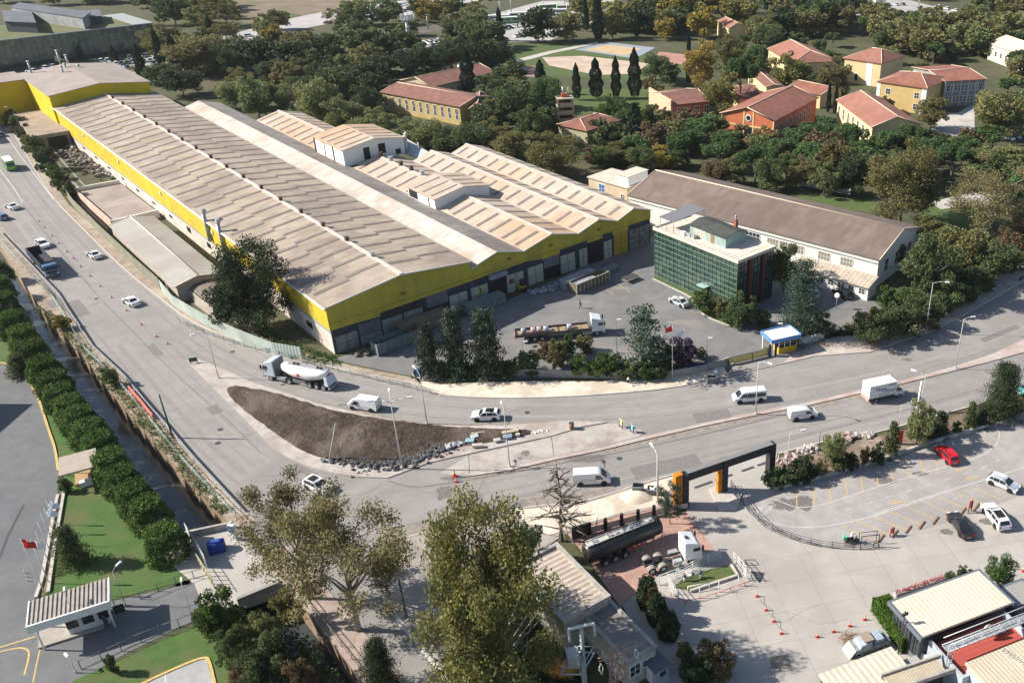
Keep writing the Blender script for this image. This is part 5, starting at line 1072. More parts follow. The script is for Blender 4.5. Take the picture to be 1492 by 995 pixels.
V('white glazed minibus driving left near the tall lamp', 'K', (1375,372), (1215,388), WH, glazed=True, L=5.2, name='minibus', cat='minibus')
V('small white van driving right, left of the box lorry', 'L', (225,482), (340,465), WH, L=4.4, Hh=1.85, W=.88)
l_, rz = hd('E', (85,55), (30,-10))
b = vehicle('minibus', 'green minibus with white roof on the upper road', 'minibus', l_, rz, [(-3.3,.4),(3.3,.4),(3.38,1.1),(3.2,2.4),(3.0,2.75),(-3.1,2.75),(-3.3,2.5),(-3.35,1.0)], 1.08, 1.3, 2.75, .98, GN, [(2.2,1.05),(-2.0,1.05)],
    [[(-2.9,1.4),(2.6,1.4),(2.6,2.3),(-2.9,2.3)]], [((3.36,1.3),(3.22,2.3),.1,'windscreen'), ((-3.36,1.4),(-3.3,2.35),.1,'rear_window')], r=.42, lights=(.8,.9))
MB().box(-3.1, 3.0, -.95, .95, 2.74, 2.85).build('roof', white, b, bevel=.05)
def cab(t, x0, x1, W, z0, Hh, col, roofspoil=True):
    """cab-over cab facing +x from x0 (rear) to x1 (front)"""
    c = MB(); P = [(x0, z0), (x1 - .03, z0), (x1, z0 + .5), (x1 - .02, z0 + 1.1), (x1 - .3, Hh - .3), (x1 - .6, Hh), (x0 + .1, Hh + (.45 if roofspoil else 0)), (x0, Hh + (.4 if roofspoil else 0))]
    n = len(P); c.v = [(x, W, z) for x, z in P] + [(x, -W, z) for x, z in P]
    for i in range(n): j = (i + 1) % n; c.f.append((i, j, n + j, n + i)); c.m.append(0); c.s.append(False)
    c.f.append(tuple(range(n))[::-1]); c.m.append(0); c.s.append(False); c.f.append(tuple(n + i for i in range(n))); c.m.append(0); c.s.append(False)
    cb_ = c.build('cab', col, t, bevel=.06)
    MB().quad((x1 + .012, -W + .12, z0 + 1.15), (x1 + .012, W - .12, z0 + 1.15), (x1 - .24, W - .15, Hh - .32), (x1 - .24, -W + .15, Hh - .32)).build('windscreen', glassd, cb_)
    for s in (1, -1):
        MB().box(x1 - 1.15, x1 - .3, s * W - .012, s * W + .012, z0 + 1.15, Hh - .55).build('side_window', glassd, cb_)
        MB().box(x1 - .1, x1 + .1, s * (W + .15) - .1, s * (W + .15) + .1, z0 + 1.2, z0 + 1.9).build('mirror', black, cb_)
        MB().box(x1 - .05, x1 + .03, s * W * .75 - .2, s * W * .75 + .2, z0 + .1, z0 + .3).build('headlight', lampm, cb_)
    MB().box(x1 - .02, x1 + .025, -W * .7, W * .7, z0 + .4, z0 + .9).build('grille', darksteel, cb_)
    MB().box(x1 - .3, x1 + .06, -W, W, z0 - .35, z0 - .02).build('bumper', col, cb_)
    MB().box(x0 + .35, x0 + .75, -.3, .3, Hh + .3, Hh + .36).build('roof_hatch', glassd, cb_) if roofspoil and t.get('hatch') else None
    return cb_
def axle(t, x, W, r=.5, dual=True):
    for s in (1, -1):
        w_ = MB().cyl((x, s * W, r), (x, s * (W - (.55 if dual else .3)), r), r, r, 18).build('wheel', rubber, t)
        MB().cyl((x, s * W + s * .01, r), (x, s * W - s * .03, r), r * .58, r * .58, 12).build('rim', steel, w_)
def chassis(t, x0, x1, z=.95):
    mb = MB(); mb.box(x0, x1, -.48, -.36, z - .15, z + .12); mb.box(x0, x1, .36, .48, z - .15, z + .12)
    n = max(2, int((x1 - x0) / 1.5))
    for i in range(n + 1): x = x0 + (x1 - x0) * i / n; mb.box(x - .06, x + .06, -.36, .36, z - .1, z + .08)
    return mb.build('chassis', darksteel, t)
A, B = g('t1', 720, 465), g('t1', 100, 345); rz = atan2(B.y - A.y, B.x - A.x); LT = (B - A).length
mid = (A + B) / 2 + Vector((-sin(rz), cos(rz), 0)) * -1.2
tk = thing('tanker_lorry', 'articulated lorry with white silo tank driving left past the soil island', 'lorry', (mid.x, mid.y), rz)
hL = LT / 2
cab(tk, hL - 2.3, hL, 1.22, .9, 3.3, paint('cab_blue', (.5,.56,.64))); chassis(tk, -hL + .4, hL - .6)
MB().box(hL - 2.42, hL - 2.32, -1.2, 1.2, 1.0, 3.5).build('cab_rear_panel', GR, tk)
mb = MB(); secs = [(-hL + .55, .35, 2.9), (-hL + .9, .8, 2.75), (-hL + 2.0, 1.1, 2.45), (-hL + 4.2, 1.25, 2.1), (hL - 5.6, 1.22, 2.2), (hL - 3.6, .85, 2.55), (hL - 3.0, .3, 2.75)]
nn = 18; vs = []
for (x, r_, z) in secs:
    for i in range(nn): a_ = 2 * pi * i / nn; vs.append((x, cos(a_) * min(r_, 1.22), z + sin(a_) * r_ * (.95 if sin(a_) < 0 else (3.3 - z) / max(r_, .3) if r_ > .5 else .5)))
mb.add(vs, [(k * nn + i, k * nn + (i + 1) % nn, (k + 1) * nn + (i + 1) % nn, (k + 1) * nn + i) for k in range(len(secs) - 1) for i in range(nn)], 0, True)
mb.f += [tuple(range(nn))[::-1], tuple(len(vs) - nn + i for i in range(nn))]; mb.m += [0, 0]; mb.s += [False, False]
mb.build('silo_tank', paint('tank_white', (.8,.77,.75)), tk)
MB().box(-hL + 1.2, hL - 4.4, -.35, .35, 3.28, 3.36).build('walkway', steel, tk)
for x in (-hL + 1.9, -hL + 2.5, hL - 6.3, hL - 5.6): MB().cyl((x, 0, 3.3), (x, 0, 3.55), .22, .22, 10).build('hatch', black, tk)
for s in (1, -1): MB().cyl((-hL + 5.6, s * 1.22, 2.1), (-hL + 5.6, s * 1.255, 2.1), .28, .28, 14).build('emblem', redp, tk)
MB().cyl((-hL + .52, 0, 2.5), (-hL + .6, 0, 2.5), .32, .32, 14).build('emblem', redp, tk)
mb = MB(); mb.hexa([(-hL + .2, -1.15, .9), (-hL + .9, -1.15, .9), (-hL + .9, 1.15, .9), (-hL + .2, 1.15, .9)], [(-hL + .5, -.9, 2.4), (-hL + 1.0, -.9, 2.4), (-hL + 1.0, .9, 2.4), (-hL + .5, .9, 2.4)]); mb.build('rear_cone', MC['paint_cab_blue'], tk)
MB().box(-hL - .05, -hL + .25, -1.2, 1.2, .45, .7).build('bumper', steel, tk)
for x in (hL - 1.35,): axle(tk, x, 1.2, .5, False)
axle(tk, hL - 4.9, 1.2)
for i in range(3): axle(tk, -hL + 1.2 + i * 1.3, 1.2)
mb = MB()
for s in (1, -1): mb.box(-hL + 4.6, hL - 5.6, s * 1.1 - .04, s * 1.1 + .04, .65, .75); mb.box(-hL + 4.6, hL - 5.6, s * 1.1 - .04, s * 1.1 + .04, 1.0, 1.1); mb.box(hL - 4.2, hL - 2.6, s * .95 - .25, s * .95 + .25, .5, 1.0)
mb.build('side_guard', steel, tk)
A, B = g('E', 180, 520), g('E', 275, 625); rz = atan2(B.y - A.y, B.x - A.x); LT = max((B - A).length, 8.0); mid = (A + B) / 2 + Vector((0, 1.2, 0))
dt = thing('dump_truck', 'dark dump truck with empty tipper body and blue cab driving down the road', 'lorry', (mid.x, mid.y), rz); hL = LT / 2
cab(dt, hL - 2.1, hL, 1.2, .8, 2.75, paint('cab_dark_blue', (.06,.12,.22)), False); chassis(dt, -hL, hL - .5)
mb = MB(); x0, x1 = -hL - .3, hL - 2.3; dk = M('tipper_dark', (.03,.035,.05), (.06,.06,.07), 1)
mb.box(x0, x1, -1.25, 1.25, 1.15, 1.3); mb.box(x0, x1, -1.25, -1.15, 1.3, 2.8); mb.box(x0, x1, 1.15, 1.25, 1.3, 2.8); mb.box(x0, x0 + .1, -1.15, 1.15, 1.3, 2.8); mb.box(x1 - .1, x1, -1.15, 1.15, 1.3, 3.0)
for i in range(7): x = x0 + (x1 - x0) * i / 6.3; mb.box(x, x + .12, -1.32, -1.25, 1.2, 2.8); mb.box(x, x + .12, 1.25, 1.32, 1.2, 2.8)
mb.build('tipper_body', dk, dt); MB().box(x1 - .14, x1 - .105, -.9, .9, 1.5, 2.7).build('rust_patch', rust, dt)
axle(dt, hL - 1.3, 1.2, .5, False); axle(dt, -hL + 1.2, 1.2); axle(dt, -hL + 2.5, 1.2)
A, B = g('t7', 855, 372), g('t7', 1255, 285); rz = atan2(B.y - A.y, B.x - A.x); LT = (B - A).length; mid = (A + B) / 2 + Vector((-sin(rz), cos(rz), 0)) * 1.15
bt = thing('box_lorry', 'white box lorry with blue painted lettering on its side', 'lorry', (mid.x, mid.y), rz); hL = LT / 2
MB().box(-hL + .1, hL - 1.75, -1.12, 1.12, .95, 3.2).build('cargo_box', white, bt, bevel=.03)
f = hL; P = [(f-1.7,.45),(f-.05,.45),(f,.75),(f-.1,1.1),(f-.55,1.3),(f-1.15,2.1),(f-1.7,2.25)]; n = len(P); mb = MB(); mb.v = [(x, .98, z) for x, z in P] + [(x, -.98, z) for x, z in P]
for i in range(n): j = (i + 1) % n; mb.f.append((i, j, n + j, n + i)); mb.m.append(0); mb.s.append(False)
mb.f.append(tuple(range(n))[::-1]); mb.m.append(0); mb.s.append(False); mb.f.append(tuple(n + i for i in range(n))); mb.m.append(0); mb.s.append(False)
cb_ = mb.build('cab', WH, bt, bevel=.05); MB().quad((f-.55,-.85,1.33),(f-.55,.85,1.33),(f-1.1,.8,2.06),(f-1.1,-.8,2.06)).build('windscreen', glassd, cb_)
for v_ in cb_.children: v_.location = (.012, 0, .012)
for s in (1, -1): MB().poly([(f-.75,s*.99,1.3),(f-1.15,s*.99,1.95),(f-1.6,s*.99,2.0),(f-1.6,s*.99,1.3)][::-s]).build('side_window', glassd, cb_); MB().box(f-.95,f-.8,s*1.1-.08,s*1.1+.08,1.4,1.75).build('mirror', black, cb_); MB().box(f-.12,f+.01,s*.7-.15,s*.7+.15,.8,.95).build('headlight', lampm, cb_)
chassis(bt, -hL + .2, hL - 1, .75); MB().box(-hL, -hL + .15, -1.1, 1.1, .5, .85).build('rear_bumper', M('bumper_pink', (.6,.3,.25), None), bt)
axle(bt, hL - 1.0, .98, .38, False); axle(bt, -hL + 1.5, 1.05, .38)
mb = MB()
for s in (1, -1): mb.box(-hL + 2.4, hL - 2.2, s * 1.0 - .03, s * 1.0 + .03, .5, .85)
mb.build('side_guard', darksteel, bt)
blue_ink = M('blue_lettering', (.03,.06,.3), (.05,.1,.36), 3)
def text(body, size, loc, rot, mat, par=None, name='lettering', th=.004, sx=1.0, align='CENTER'):
    c = bpy.data.curves.new(name, 'FONT'); c.body = body; c.size = size; c.extrude = th; c.align_x = align; c.resolution_u = 2
    o = bpy.data.objects.new(name, c); COL.objects.link(o); dg = bpy.context.evaluated_depsgraph_get(); me = bpy.data.meshes.new_from_object(o.evaluated_get(dg)); bpy.data.objects.remove(o)
    me.materials.clear(); me.materials.append(mat); o = bpy.data.objects.new(name, me); COL.objects.link(o); o.location = loc; o.rotation_euler = rot; o.scale = (sx, 1, 1)
    if par: o.parent = par; KIDS.setdefault(par.name, []).append(o)
    return o
for s in (1, -1):
    R3 = (pi / 2, 0, 0 if s < 0 else pi)
    text('EVDEN EVE', .42, (s * -.0 + 1.2 * 1, s * 1.135, 2.72), R3, blue_ink, bt); text('Mega', .85, (-1.2, s * 1.135, 2.1), R3, blue_ink, bt, sx=1.1)
    text('Nakliyat', .62, (.5, s * 1.135, 1.72), R3, blue_ink, bt); text('0262 5 0532 4', .34, (-.6, s * 1.135, 1.25), R3, M('faded_blue', (.25,.33,.5), None), bt)
A, B = g('t4', 110, 570), g('t4', 1320, 450); rz = atan2(B.y - A.y, B.x - A.x); LT = (B - A).length; mid = (A + B) / 2 + Vector((-sin(rz), cos(rz), 0)) * 1.2
fl = thing('flatbed_lorry', 'flatbed lorry with white cab loaded with rolls in the factory yard', 'lorry', (mid.x, mid.y), rz); hL = LT / 2
cab(fl, hL - 2.3, hL, 1.22, .9, 3.1, WH); chassis(fl, -hL + .3, hL - .6)
mb = MB(); x0, x1 = -hL, hL - 2.7; bd = M('flatbed_boards', (.2,.15,.11), (.3,.23,.17), 1, 5); sd_ = M('flatbed_side', (.09,.085,.08), (.14,.13,.12), 1)
mb.box(x0, x1, -1.25, 1.25, 1.15, 1.28); mb.build('deck', bd, fl)
mb = MB(); mb.box(x0, x1, -1.27, -1.21, 1.2, 1.75); mb.box(x0, x1, 1.21, 1.27, 1.2, 1.75); mb.box(x0, x0 + .06, -1.2, 1.2, 1.28, 1.8); mb.box(x1 - .08, x1, -1.2, 1.2, 1.28, 2.5)
for i in range(8): x = x0 + (x1 - x0) * i / 7; mb.box(x - .05, x + .05, -1.31, -1.27, .95, 1.8)
mb.build('side_boards', sd_, fl)
axle(fl, hL - 1.35, 1.2, .5, False); axle(fl, hL - 4.4, 1.2)
for i in range(3): axle(fl, -hL + 2.0 + i * 1.3, 1.2)
MB().box(hL - 4.0, hL - 2.2, -1.15, -.6, .5, 1.0).build('fuel_tank', steel, fl)
rolls = [(.12, (.42,.47,.55)), (.25, (.6,.35,.35)), (.33, (.6,.36,.36)), (.42, (.4,.46,.55)), (.74, (.42,.46,.54))]
for i, (f_, c_) in enumerate(rolls):
    x = x0 + (x1 - x0) * f_; o = thing('wrapped_roll', ('grey-blue wrapped roll nearest the tail of the flatbed', 'first pink wrapped roll from the tail of the flatbed', 'pink wrapped roll beside the middle of the flatbed', 'grey-blue wrapped roll in the middle of the flatbed', 'grey-blue wrapped roll nearest the flatbed cab')[i], 'roll', fl.location + Matrix.Rotation(rz, 3, 'Z') @ Vector((x, 0, 1.28)), rz, 'rolls loaded on the flatbed lorry')
    MB().cyl((-.45, 0, .5), (.45, 0, .5), .5, .5, 16).build('wrap', M('roll_%d' % i, c_, None, rough=.4), o); mb = MB()
    for xx in (-.25, 0, .25): mb.cyl((xx - .03, 0, .5), (xx + .03, 0, .5), .512, .512, 16)
    mb.build('strap', MC['roll_0'] if i else rubber, o)
for i, f_ in enumerate((.04, .55, .63, .85, .93)):
    x = x0 + (x1 - x0) * f_; o = thing('timber_stack', 'pale timber dunnage on the flatbed, %s' % ('at the tail', 'left of its middle gap', 'right of its middle gap', 'behind the last roll', 'against the headboard')[i], 'timber', fl.location + Matrix.Rotation(rz, 3, 'Z') @ Vector((x, .1, 1.28)), rz + .1 * (i - 2), 'timber on the flatbed lorry')
    for j in range(3): MB().box(-.7, .7, -.8 + j * .5, -.45 + j * .5, 0, .16 + .05 * j).build('plank', M('timber_pale', (.5,.38,.25), (.42,.3,.2), 2), o)
A, B = g('s5', 450, 310), g('s5', 860, 140); rz = atan2(B.y - A.y, B.x - A.x); LT = (B - A).length * 1.12; mid = (A + B) / 2 + Vector((-sin(rz), cos(rz), 0)) * 1.25
bt2 = thing('tank_trailer', 'parked black tank trailer with pale top walkway behind the ribbed-roof building', 'trailer', (mid.x, mid.y), rz); hL = LT / 2
mb = MB(); vs = []; secs = [(-hL, .75), (-hL + .15, 1.05), (-hL + .5, 1.17), (hL - .5, 1.17), (hL - .15, 1.05), (hL, .75)]
for (x, r_) in secs:
    for i in range(20): a_ = 2 * pi * i / 20; vs.append((x, cos(a_) * r_ * 1.05, 2.15 + sin(a_) * r_))
mb.add(vs, [(k * 20 + i, k * 20 + (i + 1) % 20, (k + 1) * 20 + (i + 1) % 20, (k + 1) * 20 + i) for k in range(5) for i in range(20)], 0, True); mb.f += [tuple(range(20))[::-1], tuple(100 + i for i in range(20))]; mb.m += [0, 0]; mb.s += [False] * 2
mb.build('tank', M('tank_black', (.02,.018,.018), (.035,.03,.028), 1, 4, .35, spec=.5), bt2)
MB().box(-hL + .3, hL - 1.0, -.42, .42, 3.3, 3.4).build('walkway', M('walkway_pale', (.5,.48,.44), (.38,.36,.33), 1), bt2)
for f_ in (.14, .34, .42, .6, .66, .86): x = -hL + LT * f_; MB().cyl((x, 0, 3.4), (x, 0, 3.55), .24, .24, 10).build('hatch', steel, bt2)
mb = MB()
for s in (1, -1): mb.cyl((-hL + .3, s * .45, 3.55), (hL - 1, s * .45, 3.55), .03, .03, 4)
for f_ in (.1, .3, .5, .7): x = -hL + LT * f_; mb.box(x - .03, x + .03, -.45, .45, 3.4, 3.56)
mb.build('top_rail', steel, bt2)
for i in range(3): axle(bt2, -hL + 2.2 + i * 1.35, 1.15)
chassis(bt2, -hL + .3, hL - 1, .9); MB().box(-hL + 5.3, -hL + 7.4, -1.12, -1.05, 1.0, 1.25).build('red_side_marker', redp, bt2)
for x in (hL - 3.8, hL - 3.0): MB().box(x, x + .15, -.8, -.65, 0, 1.1).build('landing_leg', steel, bt2)
A, B = g('s5', 770, 330), g('s5', 1110, 245); rz = atan2(B.y - A.y, B.x - A.x); LT = max((B - A).length, 6.6); mid = (A + B) / 2 + Vector((-sin(rz), cos(rz), 0)) * 1.0
tu = thing('tractor_unit', 'white lorry tractor unit with bare rear chassis beside the small fenced grass plot', 'lorry', (mid.x, mid.y), rz); tu['hatch'] = 1; hL = LT / 2
cab(tu, hL - 2.2, hL, 1.22, .9, 3.1, WH); del tu['hatch']; chassis(tu, -hL, hL - .6, .95)
axle(tu, hL - 1.35, 1.2, .5, False); axle(tu, -hL + .7, 1.2); axle(tu, -hL + 2.1, 1.2)
for s in (1, -1):
    for x in (-hL + .7, -hL + 2.1):
        mb = MB()
        for i in range(6):
            a0, a1 = pi * (.12 + .76 * i / 6), pi * (.12 + .76 * (i + 1) / 6)
            mb.quad((x + .6 * cos(a0), s * .6, .5 + .6 * sin(a0)), (x + .6 * cos(a1), s * .6, .5 + .6 * sin(a1)), (x + .6 * cos(a1), s * 1.25, .5 + .6 * sin(a1)), (x + .6 * cos(a0), s * 1.25, .5 + .6 * sin(a0)))
        mb.build('mudguard', M('mudguard_grey', (.3,.28,.25), (.22,.21,.19), 2), tu)
MB().box(-hL + 1.1, -hL + 1.9, -.45, .45, 1.1, 1.25).build('fifth_wheel', black, tu); MB().box(hL - 3.6, hL - 2.5, -1.15, -.55, .5, 1.05).build('fuel_tank', steel, tu); MB().box(hL - 3.6, hL - 2.5, .55, 1.15, .5, 1.05).build('fuel_tank', steel, tu)
o = lp(hall, g('w2', 100, 710)); wl = hall.location + Matrix.Rotation(WR, 3, 'Z') @ Vector((33.2, 3.2, 0))
tt = thing('lorry', 'pale lorry standing in the dark hall doorway under the blue canopy', 'lorry', (wl.x, wl.y), WR - pi / 2); cab(tt, 0, 2.2, 1.15, .8, 2.8, BG, False); MB().box(-4, -.1, -1.15, 1.15, .9, 3.0).build('cargo_box', whitewall, tt); axle(tt, 1.0, 1.1, .45, False); axle(tt, -2.8, 1.1, .45)
A, B = g('s4', 290, 640), g('s4', 540, 560); rz = atan2(B.y - A.y, B.x - A.x); mid = (A + B) / 2
ov = thing('old_pickup', 'old pickup covered with tarpaulin and boards near the traffic cones', 'pickup', (mid.x, mid.y + .3), rz)
MB().box(-2.2, 2.1, -.8, .8, .35, 1.0).build('body', M('old_paint', (.3,.35,.38), (.2,.2,.2), 2), ov, bevel=.08); MB().box(.2, 1.4, -.7, .7, 1.0, 1.5).build('cab', M('tarp', (.28,.36,.45), (.4,.45,.5), 2, 4, .5), ov, bevel=.15)
mb = MB(); mb.hexa([(-2.0,-.9,.5),(-.2,-.9,.9),(-.2,.9,.9),(-2.0,.9,.5)], [(-1.5,-.7,1.3),(-.1,-.7,1.6),(-.1,.7,1.6),(-1.5,.7,1.3)]); mb.build('tarpaulin', MC['tarp'], ov, bevel=.1)
MB().box(-1.1, .1, -.6, .7, 1.62, 1.72).build('plank', M('weathered_board', (.3,.25,.2), None), ov); mb = MB(); mb.hexa([(-2.9,-.8,.05),(-2.75,-.8,.05),(-2.75,.8,.05),(-2.9,.8,.05)],[(-2.2,-.8,1.0),(-2.1,-.8,1.0),(-2.1,.8,1.0),(-2.2,.8,1.0)]); mb.build('board', M('board_pink', (.55,.42,.36), None), ov)
for x in (-1.4, 1.3):
    for s in (1, -1): wheel(ov, x, s * .82, .3)
br_ = MB(); rn = random.Random(4); c0 = g('s4', 305, 525)
for i in range(45): a_ = rn.uniform(-.5, .9); p_ = Vector((rn.uniform(-1.3, 1.3), rn.uniform(-.6, .6), rn.uniform(.05, .5))); d = Vector((cos(a_), sin(a_), rn.uniform(-.15, .3))) * rn.uniform(.4, 1.0); br_.cyl(p_ - d, p_ + d, .03, .015, 4)
tag(br_.build('brushwood', M('brushwood', (.25,.16,.1), (.33,.23,.15), 3), loc=(c0.x, c0.y, 0)), 'pile of brown brushwood beside the old pickup', 'brushwood', kind='stuff')
A, B = g('P', 495, 245), g('P', 610, 235); rz = atan2(B.y - A.y, B.x - A.x); mid = (A + B) / 2
sx_ = thing('scooter', 'green delivery scooter by the curved yard fence', 'scooter', (mid.x, mid.y), rz)
for x in (-.65, .65):
    w_ = MB().cyl((x, -.06, .28), (x, .06, .28), .28, .28, 16).build('wheel', rubber, sx_); MB().cyl((x, -.07, .28), (x, .07, .28), .14, .14, 10).build('rim', steel, w_)
mb = MB(); mb.hexa([(-.8,-.16,.3),(.3,-.16,.25),(.3,.16,.25),(-.8,.16,.3)], [(-.85,-.14,.72),(-.05,-.14,.68),(-.05,.14,.68),(-.85,.14,.72)]); mb.hexa([(.25,-.2,.25),(.55,-.18,.25),(.55,.18,.25),(.25,.2,.25)], [(.42,-.16,.95),(.55,-.1,.95),(.55,.1,.95),(.42,.16,.95)]); mb.build('body', M('scooter_dark', (.05,.06,.06), None, rough=.4), sx_, bevel=.03)
MB().box(-.75, .0, -.15, .15, .72, .8).build('seat', black, sx_, bevel=.03); MB().box(-1.3, -.8, -.25, .25, .7, 1.15).build('delivery_box', M('box_green', (.12,.42,.3), None), sx_, bevel=.03)
mb = MB(); mb.tube([(.42,-.35,1.05),(.45,0,1.0),(.42,.35,1.05)], .02, 5); mb.cyl((.45,0,1.0),(.65,0,.3), .03, .03, 6); mb.build('handlebar', steel, sx_)
polem = M('lamp_pole', (.55,.55,.52), (.45,.45,.43), 2, 4, .6)
def lamp(label, base, top, head=None, heads=1, r=.09, mat=None, group='street lamps', name='street_lamp', arm=1.6, hm=None):
    b = G(*base); h = HT(base[0], base[1], top[1]); T = G(top[0], top[1], h)
    t = thing(name, label, 'street lamp', (b.x, b.y), 0, group)
    MB().cyl((0, 0, 0), (0, 0, h), r, r * .55, 8).build('pole', mat or polem, t); MB().cyl((0, 0, 0), (0, 0, .5), r * 1.7, r * 1.6, 8).build('base', mat or polem, t)
    dirs = head if isinstance(head, list) else [head or 0.0]
    for a_ in dirs:
        d = Vector((cos(a_), sin(a_), 0)); MB().tube([(0, 0, h - .1), d * (arm * .5) + Vector((0, 0, h + .25)), d * arm + Vector((0, 0, h + .35))], r * .45, 6).build('arm', mat or polem, t)
        c = d * (arm + .3) + Vector((0, 0, h + .35)); R = Matrix.Rotation(a_, 4, 'Z'); hb = MB()
        hb.hexa([R @ Vector(v) + c for v in ((-.4,-.12,-.08),(.4,-.15,-.08),(.4,.15,-.08),(-.4,.12,-.08))], [R @ Vector(v) + c for v in ((-.35,-.08,.08),(.35,-.1,.1),(.35,.1,.1),(-.35,.08,.08))]); hb.build('lamp_head', hm or white, t)
    return t
lamp('grey street lamp at the left corner of the soil island', (319,552), (298.5,485), -2.4)
lamp('tall three-armed street lamp at the lower kerb of the soil island', (586.5,683), (568,585), [.2, 1.9, 3.3], r=.12, arm=2.2)
lamp('leaning grey street lamp at the upper kerb of the soil island', (622.4,618), (614,545), [2.2])
lamp('pale street lamp below the white crossover', (743,681), (733.6,600), 1.9)
lamp('thick pale lamp post beside the two grey skips', (958.5,731), (956,662), 2.0, r=.16)
lamp('street lamp on the median beside the white minibus', (1101,604), (1104,527), -.6)
lamp('street lamp on the median at the far right', (1391.5,538), (1401,465), 0.1, arm=1.2)
lamp('street lamp on the pavement before the dark bushes at the right', (1348,487), (1360,412), -.2, arm=2.0)
lamp('street lamp behind the light grey-green conifer', (1340,602), (1331,547), 2.6, r=.07)
lamp('thin street lamp beside the red tilted board', (1309,625), (1313,590), 0.3, r=.06)
lamp('thin street lamp rising from the dark hedge beside the portal', (1146,694), (1149,632), 0.2, r=.06)
lamp('street lamp on the lawn right of the gate canopy', (183,882), (164,833), 1.3, r=.06, arm=.7)
lamp('white-headed lamp at the lower edge of the gate road', (285,912), (264.6,855), 2.0, r=.06, arm=.5)
lamp('lamp post standing between canopy and gate road', (118,920), (96,867), 2.1, r=.06, arm=.3)
lamp('small lamp at the bottom end of the gate road railing', (111,980), (106,962), 2.5, r=.05, arm=.4)
lamp('lamp head showing above the hedge trees beside the canal', (22,505), (26,483), 0.3, r=.06, arm=1.0)
lamp('street lamp by the bushes on the upper road, near the green bus', (38,214), (16,157), -2.6, r=.1, arm=1.2, mat=M('dark_lamp', (.16,.18,.17), None))
for i, (b_, tp, lb_) in enumerate((((763,520), (762.5,500), 'short lamp in front of the flatbed tail'), ((899,515), (898.5,468), 'slim lamp beside the flatbed cab'), ((1030,521), (1031,495), 'slim lamp by the purple bougainvillea'), ((1131,500), (1131,474), 'slim lamp behind the guard booth'))):
    lamp(lb_, b_, tp, 0.0, r=.045, arm=.2, mat=darksteel, group='slim yard lamps')
def post(name, label, cat, base, top, r, mat, lean=None, group=None):
    b = G(*base); h = HT(base[0], base[1], top[1]); T = Vector((0, 0, h))
    if lean: T.x, T.y = lean
    o = MB().cyl((0, 0, 0), T, r, r * .7, 10).build(name, mat, loc=(b.x, b.y, 0)); return tag(o, label, cat, group)
post('utility_pole', 'dark green utility pole leaning at the canal railing', 'pole', (252,638), (231,575), .14, M('pole_green', (.05,.1,.08), None))
post('concrete_pole', 'pale leaning pole standing in the dark soil island', 'pole', (480,672), (494,618), .13, M('pole_pale', (.35,.38,.33), None), lean=(1.9, .3))
post('concrete_post', 'thick square-topped white post behind the conifer row', 'post', (1336,600), (1344,556), .2, whitewall)
post('post', 'thin dark post among the rocks beside the planted strip', 'post', (1192,664), (1193.5,630), .06, darksteel)
post('post', 'short white post at the right foot of the portal', 'post', (1133.5,675), (1134,663), .07, white)
post('utility_pole', 'thick weathered wooden pole in the shade of the side street', 'pole', (592,900), (589,845), .16, M('wood_pole', (.2,.17,.14), (.13,.11,.09), 2))
fw_ = M('flag_white', (.75,.78,.82), (.55,.62,.72), 2); fr_ = M('flag_red', (.5,.02,.02), None)
def flagpole(label, base, top, flag, d=1.0, group='flagpoles', size=1.0, droop=.5, dr=0.0):
    b = G(*base); h = HT(base[0], base[1], top[1]); t = thing('flagpole', label, 'flagpole', (b.x, b.y), dr, group)
    MB().cyl((0, 0, 0), (0, 0, h), .06, .035, 8).build('pole', white, t)
    if flag:
        mb = MB(); n = 6; L_, Hf = 1.7 * size, 1.1 * size; vs = []
        for j in range(4):
            for i in range(n + 1): u_ = i / n; vs.append((d * u_ * L_ * .8, .13 * sin(u_ * 7 + j), h - .1 - j / 3 * Hf - droop * u_ ** 1.3))
        mb.add(vs, [(j * (n + 1) + i, j * (n + 1) + i + 1, (j + 1) * (n + 1) + i + 1, (j + 1) * (n + 1) + i) for j in range(3) for i in range(n)], 0, True); mb.build('flag', flag, t)
    return t
flagpole('white flagpole with pale flag, left of the three by the cedar', (964,530), (962,486), fw_, -1, size=.8)
red_ = flagpole('middle flagpole with red flag by the low boundary wall', (979.6,553), (980,474), fr_, -1, size=.8)
flagpole('flagpole with blue-white flag, right of the three by the bougainvillea', (996,538), (996,480), fw_, -1, size=.8)
fl2 = [((66,866), (31,785), fr_, 'red flag on the flagpole nearest the gate canopy'), ((72,850), (52,787), fw_, 'white flag on the second flagpole from the canopy'), ((75,828), (53,775), None, 'bare flagpole third from the canopy beside the lawn'), ((77,812), (55,761), None, 'bare flagpole fourth from the canopy beside the lawn'), ((79,795), (58,748), None, 'bare flagpole fifth from the canopy beside the lawn'), ((80,778), (62,740), fw_, 'small pale flag on the sixth flagpole from the canopy'), ((82,765), (64,729), fw_, 'white flag on the flagpole farthest from the canopy')]
for b_, tp, f_, lb_ in fl2: flagpole(lb_, b_, tp, f_, 1, 'flagpoles along the lawn', droop=.35)
for P_ in (px(53,872, 62,845, 80,745, 85,722), px(71,864, 80,800, 95,712)): flat('kerb', strip(P_, .35), .3, kerbm, thick=.3)
flat('planting_bed', px(54,871, 63,845, 81,745, 86,722, 94,713, 80,800, 70,864), .08, M('planter_soil', (.2,.14,.09), (.14,.13,.06), .6, 5, .95))
def make_cone(kind='cone'):
    t = thing('traffic_cone', 'x', 'traffic cone', (0, 0, 0))
    MB().box(-.22, .22, -.22, .22, 0, .05).build('base', redp if kind == 'cone' else black, t); MB().cyl((0, 0, .05), (0, 0, .75), .15, .03, 12).build('cone_body', orange, t)
    MB().cyl((0, 0, .36), (0, 0, .5), .103, .075, 12).build('reflective_band', white, t); return t
proto = make_cone(); used = False
